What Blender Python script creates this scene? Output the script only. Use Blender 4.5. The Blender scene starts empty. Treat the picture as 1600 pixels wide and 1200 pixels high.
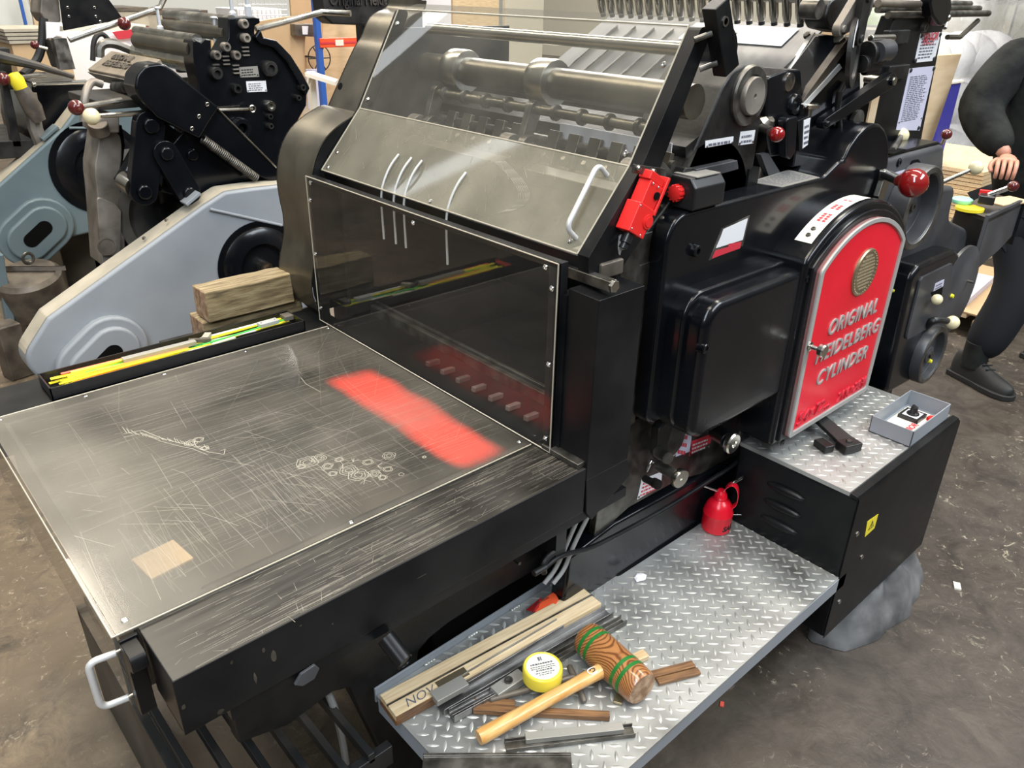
import bpy, bmesh, math, random
from mathutils import Vector, Matrix, Euler
random.seed(7)
SC = bpy.context.scene
COL = SC.collection
PI = math.pi

# ---------------------------------------------------------------- camera
CAM_F = 1228.4
YAW, PIT, ROL = math.radians(47.6), math.radians(-26.88), math.radians(1.13)
CAM_P = Vector((0.0, 0.0, 1.65))
fw = Vector((math.cos(PIT)*math.cos(YAW), math.cos(PIT)*math.sin(YAW), math.sin(PIT)))
rt = Vector((math.sin(YAW), -math.cos(YAW), 0)); up_ = rt.cross(fw)
c_, s_ = math.cos(ROL), math.sin(ROL)
CX = rt*c_ + up_*s_; CY = rt*(-s_) + up_*c_; CZ = -fw
cam_d = bpy.data.cameras.new('camera'); cam = bpy.data.objects.new('camera', cam_d); COL.objects.link(cam)
cam_d.sensor_width = 36; cam_d.lens = CAM_F*36/1600; cam_d.clip_start = 0.02; cam_d.clip_end = 200
mw = Matrix((CX, CY, CZ)).transposed().to_4x4(); mw.translation = CAM_P; cam.matrix_world = mw
SC.camera = cam

def at(u, v, ax, val):
    """where the sight line of photo point (u, v) meets a real plane of the machine"""
    d = CX*((u-800)/CAM_F) - CY*((v-600)/CAM_F) + CZ*-1.0
    i = 'xyz'.index(ax)
    return CAM_P + d*((val-CAM_P[i])/d[i])

# ---------------------------------------------------------------- light
SC.view_settings.view_transform = 'Standard'
SC.view_settings.look = 'None'
SC.view_settings.gamma = 1.0
SC.view_settings.use_curve_mapping = False
SC.view_settings.exposure = 0.28
W = bpy.data.worlds.new('hall_air'); SC.world = W; W.use_nodes = True
wn = W.node_tree.nodes; wl = W.node_tree.links
bg = wn['Background']; bg.inputs[1].default_value = 0.55
tcw = wn.new('ShaderNodeTexCoord'); sepw = wn.new('ShaderNodeSeparateXYZ'); rmw = wn.new('ShaderNodeValToRGB')
wl.new(tcw.outputs['Generated'], sepw.inputs[0]); wl.new(sepw.outputs['Z'], rmw.inputs[0]); wl.new(rmw.outputs[0], bg.inputs[0])
rmw.color_ramp.elements[0].position = 0.0; rmw.color_ramp.elements[0].color = (0.06, 0.055, 0.05, 1)
rmw.color_ramp.elements[1].position = 0.9; rmw.color_ramp.elements[1].color = (0.85, 0.82, 0.76, 1)

def area(name, loc, target, sx, sy, power, col):
    l = bpy.data.lights.new(name, 'AREA'); l.shape = 'RECTANGLE'; l.size = sx; l.size_y = sy
    l.energy = power; l.color = col
    o = bpy.data.objects.new(name, l); COL.objects.link(o); o.location = loc
    d = Vector(target)-Vector(loc)
    o.rotation_euler = d.to_track_quat('-Z', 'Y').to_euler()
    return o
area('roof_light', (0.6, 3.6, 5.6), (0.6, 3.6, 0), 0.9, 9.0, 330, (1.0, 0.90, 0.74))
area('roof_light', (4.6, 2.4, 5.6), (4.6, 2.4, 0), 0.9, 6.0, 330, (1.0, 0.92, 0.80))
area('roof_light', (-2.2, -1.0, 5.0), (0.8, 1.0, 0.8), 1.2, 5.0, 260, (0.80, 0.90, 1.0))
area('roof_light', (3.6, -2.6, 5.0), (1.8, 0.8, 0.6), 5.0, 1.2, 300, (0.84, 0.92, 1.0))
tl = area('roof_tube', (-1.3, 7.9, 5.5), (-1.3, 7.9, 0), 4.6, 0.16, 9, (0.92, 0.97, 1.0)); tl.rotation_euler = (0, 0, math.atan2(3.7, -1.6))
area('roof_light', (7.5, 9.5, 5.6), (7.5, 9.5, 0), 4.0, 6.0, 1100, (1.0, 0.96, 0.92))

# ---------------------------------------------------------------- materials
MATS = {}
def pbsdf(name, col, rough=0.5, metal=0.0, spec=0.5, coat=0.0, coat_rough=0.05):
    m = bpy.data.materials.new(name); m.use_nodes = True
    b = m.node_tree.nodes['Principled BSDF']
    b.inputs['Base Color'].default_value = (*col, 1); b.inputs['Roughness'].default_value = rough
    b.inputs['Metallic'].default_value = metal; b.inputs['Specular IOR Level'].default_value = spec
    b.inputs['Coat Weight'].default_value = coat; b.inputs['Coat Roughness'].default_value = coat_rough
    MATS[name] = m
    return m
def noisy(m, cols, scale=8.0, detail=6.0, pos=(0.35, 0.65), bump=0.0, bscale=60.0, rough=None, stretch=None, dist=0.0, bdist=0.002):
    nt = m.node_tree; n = nt.nodes; l = nt.links; b = n['Principled BSDF']
    tc = n.new('ShaderNodeTexCoord'); mp = n.new('ShaderNodeMapping'); l.new(tc.outputs['Object'], mp.inputs[0])
    if stretch: mp.inputs['Scale'].default_value = stretch
    nz = n.new('ShaderNodeTexNoise'); nz.inputs['Scale'].default_value = scale; nz.inputs['Detail'].default_value = detail
    nz.inputs['Distortion'].default_value = dist
    l.new(mp.outputs[0], nz.inputs['Vector'])
    r = n.new('ShaderNodeValToRGB'); l.new(nz.outputs['Fac'], r.inputs[0])
    e = r.color_ramp.elements; e[0].position = pos[0]; e[0].color = (*cols[0], 1); e[1].position = pos[1]; e[1].color = (*cols[-1], 1)
    for i, c in enumerate(cols[1:-1]):
        x = e.new(pos[0]+(pos[1]-pos[0])*(i+1)/(len(cols)-1)); x.color = (*c, 1)
    l.new(r.outputs[0], b.inputs['Base Color'])
    if rough:
        mr = n.new('ShaderNodeMapRange'); l.new(nz.outputs['Fac'], mr.inputs[0])
        mr.inputs['From Min'].default_value = 0.3; mr.inputs['From Max'].default_value = 0.7
        mr.inputs['To Min'].default_value = rough[0]; mr.inputs['To Max'].default_value = rough[1]
        l.new(mr.outputs[0], b.inputs['Roughness'])
    if bump:
        n2 = n.new('ShaderNodeTexNoise'); n2.inputs['Scale'].default_value = bscale; n2.inputs['Detail'].default_value = 3
        l.new(mp.outputs[0], n2.inputs['Vector'])
        bp = n.new('ShaderNodeBump'); bp.inputs['Strength'].default_value = bump; bp.inputs['Distance'].default_value = bdist
        l.new(n2.outputs['Fac'], bp.inputs['Height']); l.new(bp.outputs[0], b.inputs['Normal'])
    return m
noisy(pbsdf('enamel', (0.008, 0.009, 0.012), 0.22, spec=0.28, coat=0.12), [(0.0025, 0.003, 0.0045), (0.006, 0.0065, 0.008)], 5, bump=0.12, bscale=14, rough=(0.16, 0.30), bdist=0.003)
noisy(pbsdf('sheet_black', (0.010, 0.011, 0.013), 0.35, spec=0.25), [(0.003, 0.0035, 0.0045), (0.010, 0.010, 0.0105)], 9, bump=0.05, bscale=50, rough=(0.28, 0.42))
noisy(pbsdf('cast_black', (0.012, 0.012, 0.013), 0.5), [(0.003, 0.003, 0.0035), (0.013, 0.012, 0.011)], 14, bump=0.5, bscale=120, rough=(0.35, 0.6), bdist=0.001)
noisy(pbsdf('cast_grey', (0.045, 0.046, 0.05), 0.42), [(0.030, 0.031, 0.035), (0.062, 0.063, 0.068)], 6, bump=0.25, bscale=120, rough=(0.32, 0.5), bdist=0.0008)
noisy(pbsdf('dusty_black', (0.03, 0.028, 0.025), 0.5), [(0.012, 0.012, 0.012), (0.10, 0.085, 0.065)], 4, pos=(0.4, 0.75), rough=(0.35, 0.65))
noisy(pbsdf('brushed_dark', (0.10, 0.095, 0.08), 0.36, metal=0.9), [(0.13, 0.12, 0.10), (0.24, 0.22, 0.175)], 7, bump=0.25, bscale=160, rough=(0.30, 0.42), bdist=0.0006)
noisy(pbsdf('worn_brown', (0.12, 0.10, 0.08), 0.42, metal=0.3), [(0.07, 0.058, 0.048), (0.16, 0.135, 0.105)], 12, rough=(0.35, 0.55))
noisy(pbsdf('steel', (0.45, 0.43, 0.40), 0.32, metal=1.0), [(0.42, 0.40, 0.36), (0.58, 0.56, 0.51)], 12, rough=(0.20, 0.34))
noisy(pbsdf('dust_brown', (0.22, 0.18, 0.14), 0.6), [(0.17, 0.14, 0.105), (0.27, 0.225, 0.17)], 9)
noisy(pbsdf('steel_dark', (0.15, 0.14, 0.13), 0.38, metal=0.9), [(0.09, 0.085, 0.075), (0.22, 0.21, 0.19)], 25, rough=(0.3, 0.5))
noisy(pbsdf('old_iron', (0.20, 0.18, 0.15), 0.5, metal=0.6), [(0.13, 0.115, 0.10), (0.30, 0.27, 0.235)], 9, rough=(0.4, 0.6))
noisy(pbsdf('feed_sheet', (0.32, 0.32, 0.32), 0.4, metal=0.3), [(0.06, 0.06, 0.063), (0.11, 0.11, 0.108)], 3, stretch=(1, 6, 1))
pbsdf('chrome', (0.75, 0.75, 0.74), 0.12, metal=1.0)
pbsdf('nickel', (0.60, 0.58, 0.52), 0.22, metal=1.0)
pbsdf('alu_white', (0.58, 0.58, 0.57), 0.38, metal=0.25)
noisy(pbsdf('tread', (0.34, 0.34, 0.33), 0.42, metal=0.45), [(0.10, 0.095, 0.085), (0.30, 0.30, 0.285), (0.42, 0.42, 0.40)], 6, pos=(0.28, 0.62), rough=(0.32, 0.5))
noisy(pbsdf('tread_lug', (0.50, 0.50, 0.47), 0.36, metal=0.5), [(0.34, 0.34, 0.31), (0.56, 0.56, 0.53)], 8, rough=(0.28, 0.42))
noisy(pbsdf('grey_paint', (0.25, 0.27, 0.29), 0.42), [(0.225, 0.245, 0.27), (0.29, 0.31, 0.335)], 3, bump=0.08, bscale=40, rough=(0.36, 0.5))
noisy(pbsdf('blue_grey', (0.13, 0.18, 0.20), 0.42), [(0.115, 0.16, 0.18), (0.155, 0.205, 0.225)], 3, rough=(0.36, 0.5))
noisy(pbsdf('beige_dust', (0.40, 0.36, 0.28), 0.6), [(0.34, 0.31, 0.25), (0.47, 0.42, 0.33)], 9)
pbsdf('rubber', (0.015, 0.015, 0.015), 0.6)
pbsdf('gap', (0.003, 0.003, 0.003), 0.8, spec=0.1)
noisy(pbsdf('red_enamel', (0.72, 0.006, 0.022), 0.28), [(0.66, 0.005, 0.018), (0.78, 0.008, 0.028)], 3, bump=0.05, bscale=30)
pbsdf('silver_paint', (0.40, 0.39, 0.37), 0.34, metal=0.2)
noisy(pbsdf('steel_mid', (0.3, 0.3, 0.29), 0.35, metal=0.9), [(0.16, 0.155, 0.15), (0.33, 0.32, 0.31)], 14, rough=(0.26, 0.42))
pbsdf('bronze', (0.33, 0.27, 0.17), 0.36, metal=0.8)
pbsdf('bronze_light', (0.60, 0.52, 0.36), 0.36, metal=0.7)
pbsdf('red_plastic', (0.70, 0.020, 0.018), 0.35)
pbsdf('red_ball', (0.22, 0.008, 0.008), 0.12, coat=0.5)
pbsdf('dark_red_ball', (0.09, 0.012, 0.012), 0.2, coat=0.3)
pbsdf('ivory', (0.72, 0.64, 0.40), 0.25, coat=0.3)
pbsdf('yellow', (0.80, 0.66, 0.03), 0.4)
pbsdf('white_label', (0.72, 0.72, 0.74), 0.4)
pbsdf('lilac_label', (0.55, 0.54, 0.66), 0.4)
pbsdf('label_red', (0.55, 0.03, 0.05), 0.5)
pbsdf('ink_grey', (0.12, 0.12, 0.15), 0.6)
pbsdf('ink_black', (0.01, 0.01, 0.012), 0.6)
pbsdf('label_metal', (0.36, 0.345, 0.31), 0.4, metal=0.4)
pbsdf('orange_tag', (0.75, 0.09, 0.025), 0.5)
pbsdf('clear_red', (0.32, 0.02, 0.02), 0.2)
pbsdf('paper', (0.76, 0.75, 0.78), 0.7)
pbsdf('paper_cream', (0.72, 0.68, 0.58), 0.7)
pbsdf('yellow_tin', (0.78, 0.62, 0.06), 0.35)
pbsdf('neon_yellow', (0.85, 0.78, 0.03), 0.4)
pbsdf('neon_green', (0.08, 0.60, 0.10), 0.4)
pbsdf('neon_red', (0.85, 0.12, 0.08), 0.4)
pbsdf('neon_orange', (0.90, 0.35, 0.04), 0.4)
pbsdf('green_paint', (0.02, 0.16, 0.03), 0.35)
pbsdf('cable_grey', (0.30, 0.30, 0.29), 0.45)
pbsdf('plastic_black', (0.012, 0.012, 0.013), 0.3)
noisy(pbsdf('tan_wood', (0.62, 0.48, 0.30), 0.5), [(0.52, 0.36, 0.19), (0.70, 0.54, 0.33)], 6, stretch=(1.5, 20, 20), rough=(0.4, 0.55))
noisy(pbsdf('pale_wood', (0.65, 0.52, 0.33), 0.55), [(0.60, 0.44, 0.25), (0.76, 0.60, 0.38)], 8, stretch=(1.5, 20, 20))
noisy(pbsdf('dark_wood', (0.20, 0.10, 0.04), 0.5), [(0.10, 0.045, 0.02), (0.26, 0.13, 0.05)], 8, stretch=(2, 30, 30))
noisy(pbsdf('grip_wood', (0.65, 0.36, 0.12), 0.35, coat=0.3), [(0.56, 0.28, 0.08), (0.72, 0.43, 0.16)], 5, stretch=(2, 25, 25))
noisy(pbsdf('end_grain', (0.35, 0.22, 0.13), 0.7), [(0.22, 0.12, 0.06), (0.46, 0.31, 0.20)], 60)
noisy(pbsdf('timber', (0.24, 0.18, 0.09), 0.75), [(0.09, 0.065, 0.035), (0.22, 0.16, 0.08), (0.34, 0.27, 0.15)], 7, pos=(0.3, 0.65), stretch=(1.5, 14, 14), bump=0.6, bscale=30)
noisy(pbsdf('cardboard', (0.50, 0.34, 0.19), 0.75), [(0.46, 0.31, 0.17), (0.55, 0.39, 0.23)], 2)
noisy(pbsdf('plywood', (0.62, 0.47, 0.29), 0.65), [(0.56, 0.41, 0.24), (0.67, 0.52, 0.34)], 4, stretch=(1, 1, 5))
pbsdf('blue_rack', (0.02, 0.10, 0.42), 0.4)
pbsdf('orange_beam', (0.80, 0.08, 0.02), 0.4)
pbsdf('wall_white', (0.62, 0.64, 0.60), 0.7)
pbsdf('wall_cream', (0.55, 0.52, 0.42), 0.7)
pbsdf('lime', (0.18, 0.36, 0.04), 0.6)
pbsdf('mint', (0.25, 0.65, 0.50), 0.5)
pbsdf('cloth_black', (0.010, 0.011, 0.011), 0.85, spec=0.2)
noisy(MATS['cloth_black'], [(0.007, 0.008, 0.009), (0.020, 0.022, 0.020)], 12, bump=0.4, bscale=22, bdist=0.01)
pbsdf('trouser', (0.010, 0.011, 0.014), 0.8, spec=0.2)
noisy(pbsdf('rag', (0.10, 0.10, 0.10), 0.9), [(0.06, 0.06, 0.06), (0.15, 0.15, 0.15)], 10, bump=0.6, bscale=14, bdist=0.01)
pbsdf('skin', (0.46, 0.22, 0.15), 0.5)
MATS['skin'].node_tree.nodes['Principled BSDF'].inputs['Subsurface Weight'].default_value = 0.1
pbsdf('nail', (0.55, 0.32, 0.25), 0.35)
pbsdf('shoe', (0.012, 0.012, 0.012), 0.6)
pbsdf('hair', (0.03, 0.02, 0.012), 0.7)
pbsdf('blue_box', (0.03, 0.03, 0.28), 0.5)
pbsdf('wire', (0.60, 0.62, 0.66), 0.4, metal=0.5)

# mallet wood: growth rings
m = pbsdf('mallet_wood', (0.4, 0.17, 0.06), 0.28, coat=0.5)
nt = m.node_tree; tc = nt.nodes.new('ShaderNodeTexCoord'); wv = nt.nodes.new('ShaderNodeTexWave'); rp = nt.nodes.new('ShaderNodeValToRGB')
mp = nt.nodes.new('ShaderNodeMapping'); mp.inputs['Scale'].default_value = (0.25, 1, 1); mp.inputs['Location'].default_value = (0, .02, .01)
wv.wave_type = 'RINGS'; wv.rings_direction = 'SPHERICAL'; wv.inputs['Scale'].default_value = 70; wv.inputs['Distortion'].default_value = 3.5; wv.inputs['Detail'].default_value = 2
wv.inputs['Detail Scale'].default_value = 0.6
nt.links.new(tc.outputs['Object'], mp.inputs[0]); nt.links.new(mp.outputs[0], wv.inputs[0]); nt.links.new(wv.outputs[1], rp.inputs[0])
rp.color_ramp.elements[0].color = (0.14, 0.045, 0.014, 1); rp.color_ramp.elements[1].color = (0.40, 0.175, 0.06, 1); rp.color_ramp.elements[1].position = 0.6
nt.links.new(rp.outputs[0], nt.nodes['Principled BSDF'].inputs['Base Color'])

# floor: worn, patchy painted concrete
m = pbsdf('floor_concrete', (0.1, 0.09, 0.08), 0.6)
nt = m.node_tree; n = nt.nodes; l = nt.links; b = n['Principled BSDF']
tc = n.new('ShaderNodeTexCoord')
def noise(scale, detail=5, dist=0.0, rough=0.6):
    x = n.new('ShaderNodeTexNoise'); x.inputs['Scale'].default_value = scale; x.inputs['Detail'].default_value = detail
    x.inputs['Distortion'].default_value = dist; x.inputs['Roughness'].default_value = rough
    l.new(tc.outputs['Object'], x.inputs['Vector']); return x.outputs['Fac']
def ramp(src, a, c0, bb, c1):
    r = n.new('ShaderNodeValToRGB'); l.new(src, r.inputs[0]); e = r.color_ramp.elements
    e[0].position = a; e[0].color = (*c0, 1); e[1].position = bb; e[1].color = (*c1, 1); return r.outputs[0]
def mix(fac, a, c, mode='MIX'):
    x = n.new('ShaderNodeMix'); x.data_type = 'RGBA'; x.blend_type = mode
    l.new(fac, x.inputs[0]); l.new(a, x.inputs[6]); l.new(c, x.inputs[7]); return x.outputs[2]
base = ramp(noise(1.3, 8, 0.6), 0.35, (0.070, 0.052, 0.034), 0.66, (0.190, 0.140, 0.088))
fine = ramp(noise(9, 10, 1.2, 0.78), 0.38, (0.045, 0.035, 0.025), 0.64, (0.210, 0.155, 0.098))
b1 = mix(ramp(noise(2.2, 4), 0.42, (0, 0, 0), 0.6, (1, 1, 1)), base, fine)
# darker zone on the operator side
sx = n.new('ShaderNodeSeparateXYZ'); l.new(tc.outputs['Object'], sx.inputs[0])
ma = n.new('ShaderNodeMath'); ma.operation = 'SUBTRACT'; l.new(sx.outputs[0], ma.inputs[0]); l.new(sx.outputs[1], ma.inputs[1])
mr = n.new('ShaderNodeMapRange'); mr.inputs['From Min'].default_value = -0.6; mr.inputs['From Max'].default_value = 1.2; l.new(ma.outputs[0], mr.inputs[0])
mul = n.new('ShaderNodeMath'); mul.operation = 'LESS_THAN'; mul.inputs[1].default_value = 3.0; l.new(ma.outputs[0], mul.inputs[0])
dk = ramp(noise(7, 9, 0.8, 0.75), 0.33, (0.022, 0.017, 0.013), 0.66, (0.078, 0.063, 0.050))
b2 = mix(mr.outputs[0], b1, dk)
# flaked light paint
sp = ramp(noise(22, 12, 1.5, 0.8), 0.575, (0, 0, 0), 0.63, (1, 1, 1))
sp2 = ramp(noise(1.3, 2), 0.42, (0, 0, 0), 0.55, (1, 1, 1))
mm = n.new('ShaderNodeMath'); mm.operation = 'MULTIPLY'; l.new(sp, mm.inputs[0]); l.new(sp2, mm.inputs[1])
pale = n.new('ShaderNodeRGB'); pale.outputs[0].default_value = (0.42, 0.36, 0.27, 1)
b3 = mix(mm.outputs[0], b2, pale.outputs[0])
l.new(b3, b.inputs['Base Color'])
rr = ramp(noise(3, 6), 0.3, (0.38,)*3, 0.7, (0.68,)*3); l.new(rr, b.inputs['Roughness'])
bp = n.new('ShaderNodeBump'); bp.inputs['Strength'].default_value = 0.5; bp.inputs['Distance'].default_value = 0.006
l.new(noise(18, 8, 0.5), bp.inputs['Height']); l.new(bp.outputs[0], b.inputs['Normal'])

# hazed acrylic sheets
def acrylic(name, haze_col, haze_a, haze_b, rough=0.04, nscale=4.0, ior=1.5):
    m = bpy.data.materials.new(name); m.use_nodes = True; MATS[name] = m
    nt = m.node_tree; n = nt.nodes; l = nt.links; n.clear()
    out = n.new('ShaderNodeOutputMaterial'); tr = n.new('ShaderNodeBsdfTransparent'); df = n.new('ShaderNodeBsdfDiffuse')
    tr.inputs[0].default_value = (0.93, 0.93, 0.91, 1); df.inputs[0].default_value = (*haze_col, 1)
    gl = n.new('ShaderNodeBsdfGlossy'); gl.inputs['Roughness'].default_value = rough
    fr = n.new('ShaderNodeFresnel'); fr.inputs[0].default_value = ior
    m1 = n.new('ShaderNodeMixShader'); m2 = n.new('ShaderNodeMixShader')
    tc = n.new('ShaderNodeTexCoord'); nz = n.new('ShaderNodeTexNoise'); nz.inputs['Scale'].default_value = nscale; nz.inputs['Detail'].default_value = 7
    l.new(tc.outputs['Object'], nz.inputs['Vector'])
    mr = n.new('ShaderNodeMapRange'); l.new(nz.outputs['Fac'], mr.inputs[0]); mr.inputs['From Min'].default_value = 0.3; mr.inputs['From Max'].default_value = 0.7
    mr.inputs['To Min'].default_value = haze_a; mr.inputs['To Max'].default_value = haze_b
    l.new(mr.outputs[0], m1.inputs[0]); l.new(tr.outputs[0], m1.inputs[1]); l.new(df.outputs[0], m1.inputs[2])
    l.new(fr.outputs[0], m2.inputs[0]); l.new(m1.outputs[0], m2.inputs[1]); l.new(gl.outputs[0], m2.inputs[2])
    # the sheet's rear surface only lets light pass (haze and sheen belong to the front surface)
    ge = n.new('ShaderNodeNewGeometry'); m3 = n.new('ShaderNodeMixShader'); t2 = n.new('ShaderNodeBsdfTransparent')
    l.new(ge.outputs['Backfacing'], m3.inputs[0]); l.new(m2.outputs[0], m3.inputs[1]); l.new(t2.outputs[0], m3.inputs[2])
    l.new(m3.outputs[0], out.inputs[0])
    return m
acrylic('acrylic_table', (0.33, 0.30, 0.25), 0.05, 0.34, 0.11, 4)  # milky haze plus a diffuse stand-in for the ceiling's reflection
# band of denser haze along the cover's front edge
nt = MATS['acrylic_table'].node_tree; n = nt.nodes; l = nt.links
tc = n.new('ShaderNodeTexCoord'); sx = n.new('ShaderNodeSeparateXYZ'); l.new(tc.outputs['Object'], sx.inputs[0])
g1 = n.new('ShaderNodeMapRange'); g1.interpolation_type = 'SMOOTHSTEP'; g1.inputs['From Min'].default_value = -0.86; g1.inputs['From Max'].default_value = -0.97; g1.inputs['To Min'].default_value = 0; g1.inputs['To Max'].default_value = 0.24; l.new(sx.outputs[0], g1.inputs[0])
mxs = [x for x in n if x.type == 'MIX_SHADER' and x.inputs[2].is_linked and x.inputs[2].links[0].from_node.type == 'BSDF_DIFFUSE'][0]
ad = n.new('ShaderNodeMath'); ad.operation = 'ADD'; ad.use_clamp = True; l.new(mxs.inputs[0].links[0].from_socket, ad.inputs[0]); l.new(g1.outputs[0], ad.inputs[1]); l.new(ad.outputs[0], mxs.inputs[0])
noisy(pbsdf('worn_top', (0.05, 0.045, 0.037), 0.32), [(0.010, 0.009, 0.008), (0.036, 0.032, 0.026)], 9, pos=(0.3, 0.7), stretch=(1, 8, 1), rough=(0.28, 0.42))
acrylic('acrylic_guard', (0.30, 0.28, 0.25), 0.02, 0.07, 0.02, 3, 1.6)
acrylic('acrylic_hood', (0.40, 0.38, 0.32), 0.05, 0.17, 0.018, 5, 1.55)
acrylic('acrylic_hood_low', (0.42, 0.39, 0.30), 0.28, 0.52, 0.05, 6, 1.6)
acrylic('acrylic_flap', (0.30, 0.28, 0.25), 0.04, 0.12, 0.03, 4)
acrylic('poly_wrap', (0.8, 0.82, 0.84), 0.30, 0.60, 0.15, 8)
pbsdf('acrylic_edge', (0.42, 0.38, 0.30), 0.2)
pbsdf('scratch', (0.52, 0.48, 0.40), 0.5)
pbsdf('scratch_dim', (0.30, 0.28, 0.23), 0.5)

# ---------------------------------------------------------------- mesh helpers
def rp_(pts, rs, seg=6):
    """polygon with rounded corners; rs = one radius or one per corner"""
    n = len(pts)
    if not hasattr(rs, '__len__'): rs = [rs]*n
    out = []
    for i in range(n):
        p = Vector(pts[i]); a = Vector(pts[i-1])-p; c = Vector(pts[(i+1) % n])-p
        r = rs[i]
        if r <= 0: out.append(tuple(p)); continue
        la, lc = a.length, c.length; a.normalize(); c.normalize()
        ang = math.acos(max(-1, min(1, a.dot(c))))
        if ang > PI-0.05: out.append(tuple(p)); continue
        d = min(r/math.tan(ang/2), la*0.49, lc*0.49); r = d*math.tan(ang/2)
        cen = p + (a+c).normalized()*(r/math.sin(ang/2))
        s = p+a*d-cen; e = p+c*d-cen
        tot = s.angle_signed(e) if len(s) == 2 else s.angle(e)
        a0 = math.atan2(s.y, s.x); a1 = math.atan2(e.y, e.x); da = (a1-a0+PI) % (2*PI)-PI
        for k in range(seg+1):
            t = a0+da*k/seg; out.append((cen.x+r*math.cos(t), cen.y+r*math.sin(t)))
    return out

class MB:
    def __init__(s): s.bm = bmesh.new(); s.mi = 0
    def m(s, i): s.mi = i; return s
    def _f(s, vs):
        try:
            f = s.bm.faces.new(vs); f.material_index = s.mi; return f
        except ValueError: return None
    def box(s, x0, x1, y0, y1, z0, z1, M=None):
        M = M or Matrix()
        v = [s.bm.verts.new(M @ Vector(p)) for p in ((x0,y0,z0),(x1,y0,z0),(x1,y1,z0),(x0,y1,z0),(x0,y0,z1),(x1,y0,z1),(x1,y1,z1),(x0,y1,z1))]
        for q in ((0,3,2,1),(4,5,6,7),(0,1,5,4),(1,2,6,5),(2,3,7,6),(3,0,4,7)): s._f([v[i] for i in q])
        return s
    def obox(s, c, size, rot=(0,0,0)):
        M = Matrix.Translation(c) @ Euler(rot).to_matrix().to_4x4(); a, b, d = size
        return s.box(-a/2, a/2, -b/2, b/2, -d/2, d/2, M)
    def prism(s, pts, ax, a, b):
        def P(p, t): return {'x': (t, p[0], p[1]), 'y': (p[0], t, p[1]), 'z': (p[0], p[1], t)}[ax]
        A = [s.bm.verts.new(P(p, a)) for p in pts]; B = [s.bm.verts.new(P(p, b)) for p in pts]
        n = len(pts)
        s._f(A); s._f(B[::-1])
        for i in range(n): s._f([A[i], B[i], B[(i+1) % n], A[(i+1) % n]])
        return s
    def poly3(s, pts, off):
        """slab: 3-D polygon extruded by vector off"""
        off = Vector(off)
        A = [s.bm.verts.new(Vector(p)) for p in pts]; B = [s.bm.verts.new(Vector(p)+off) for p in pts]; n = len(pts)
        s._f(A); s._f(B[::-1])
        for i in range(n): s._f([A[i], B[i], B[(i+1) % n], A[(i+1) % n]])
        return s
    def lathe(s, prof, p0, axis, n=32, cap=True):
        """profile [(radius, height)] turned about axis from p0"""
        p0 = Vector(p0); w = Vector(axis).normalized(); u = w.orthogonal().normalized(); v = w.cross(u)
        rings = []
        for r, h in prof:
            if r < 1e-6: rings.append([s.bm.verts.new(p0+w*h)])
            else: rings.append([s.bm.verts.new(p0+w*h+(u*math.cos(2*PI*k/n)+v*math.sin(2*PI*k/n))*r) for k in range(n)])
        for a, b in zip(rings, rings[1:]):
            for k in range(n):
                k2 = (k+1) % n
                if len(a) == 1 and len(b) == 1: continue
                if len(a) == 1: s._f([a[0], b[k2], b[k]])
                elif len(b) == 1: s._f([a[k], a[k2], b[0]])
                else: s._f([a[k], a[k2], b[k2], b[k]])
        if cap:
            if len(rings[0]) > 1: s._f(rings[0][::-1])
            if len(rings[-1]) > 1: s._f(rings[-1])
        return s
    def cyl(s, a, b, r, r2=None, n=24):
        a = Vector(a); b = Vector(b); r2 = r if r2 is None else r2
        return s.lathe([(r, 0), (r2, (b-a).length)], a, b-a, n)
    def sph(s, c, r, n=20, sc=(1,1,1)):
        M = Matrix.Translation(c) @ Matrix.Diagonal((*sc, 1))
        res = bmesh.ops.create_uvsphere(s.bm, u_segments=n, v_segments=n//2+1, radius=r, matrix=M)
        for v in res['verts']:
            for f in v.link_faces: f.material_index = s.mi
        return s
    def ring(s, c, axis, R, r, n=32, k=8, sq=None):
        w = Vector(axis).normalized(); prof = []
        for i in range(k): t = 2*PI*i/k; prof.append((R+r*math.cos(t), r*math.sin(t)))
        prof.append(prof[0])
        return s.lathe(prof, c, w, n, cap=False)
    def tube(s, pts, r, n=10, rs=None):
        pts = [Vector(p) for p in pts]; N = len(pts); prev = None; rings = []
        for i, p in enumerate(pts):
            t = (pts[min(i+1, N-1)]-pts[max(i-1, 0)]).normalized()
            if prev is None: u = t.orthogonal().normalized()
            else: u = (prev-t*prev.dot(t)); u = u.normalized() if u.length > 1e-6 else t.orthogonal().normalized()
            prev = u; v = t.cross(u); rr = rs[i] if rs else r
            rings.append([s.bm.verts.new(p+(u*math.cos(2*PI*k/n)+v*math.sin(2*PI*k/n))*rr) for k in range(n)])
        for a, b in zip(rings, rings[1:]):
            for k in range(n): s._f([a[k], a[(k+1) % n], b[(k+1) % n], b[k]])
        s._f(rings[0][::-1]); s._f(rings[-1]); return s
    def hexnut(s, c, axis, r, h):
        a = Vector(c); return s.lathe([(r, 0), (r, h*0.8), (r*0.88, h)], a, axis, 6)
    def quad(s, a, b, c, d):
        s._f([s.bm.verts.new(Vector(p)) for p in (a, b, c, d)]); return s
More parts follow.
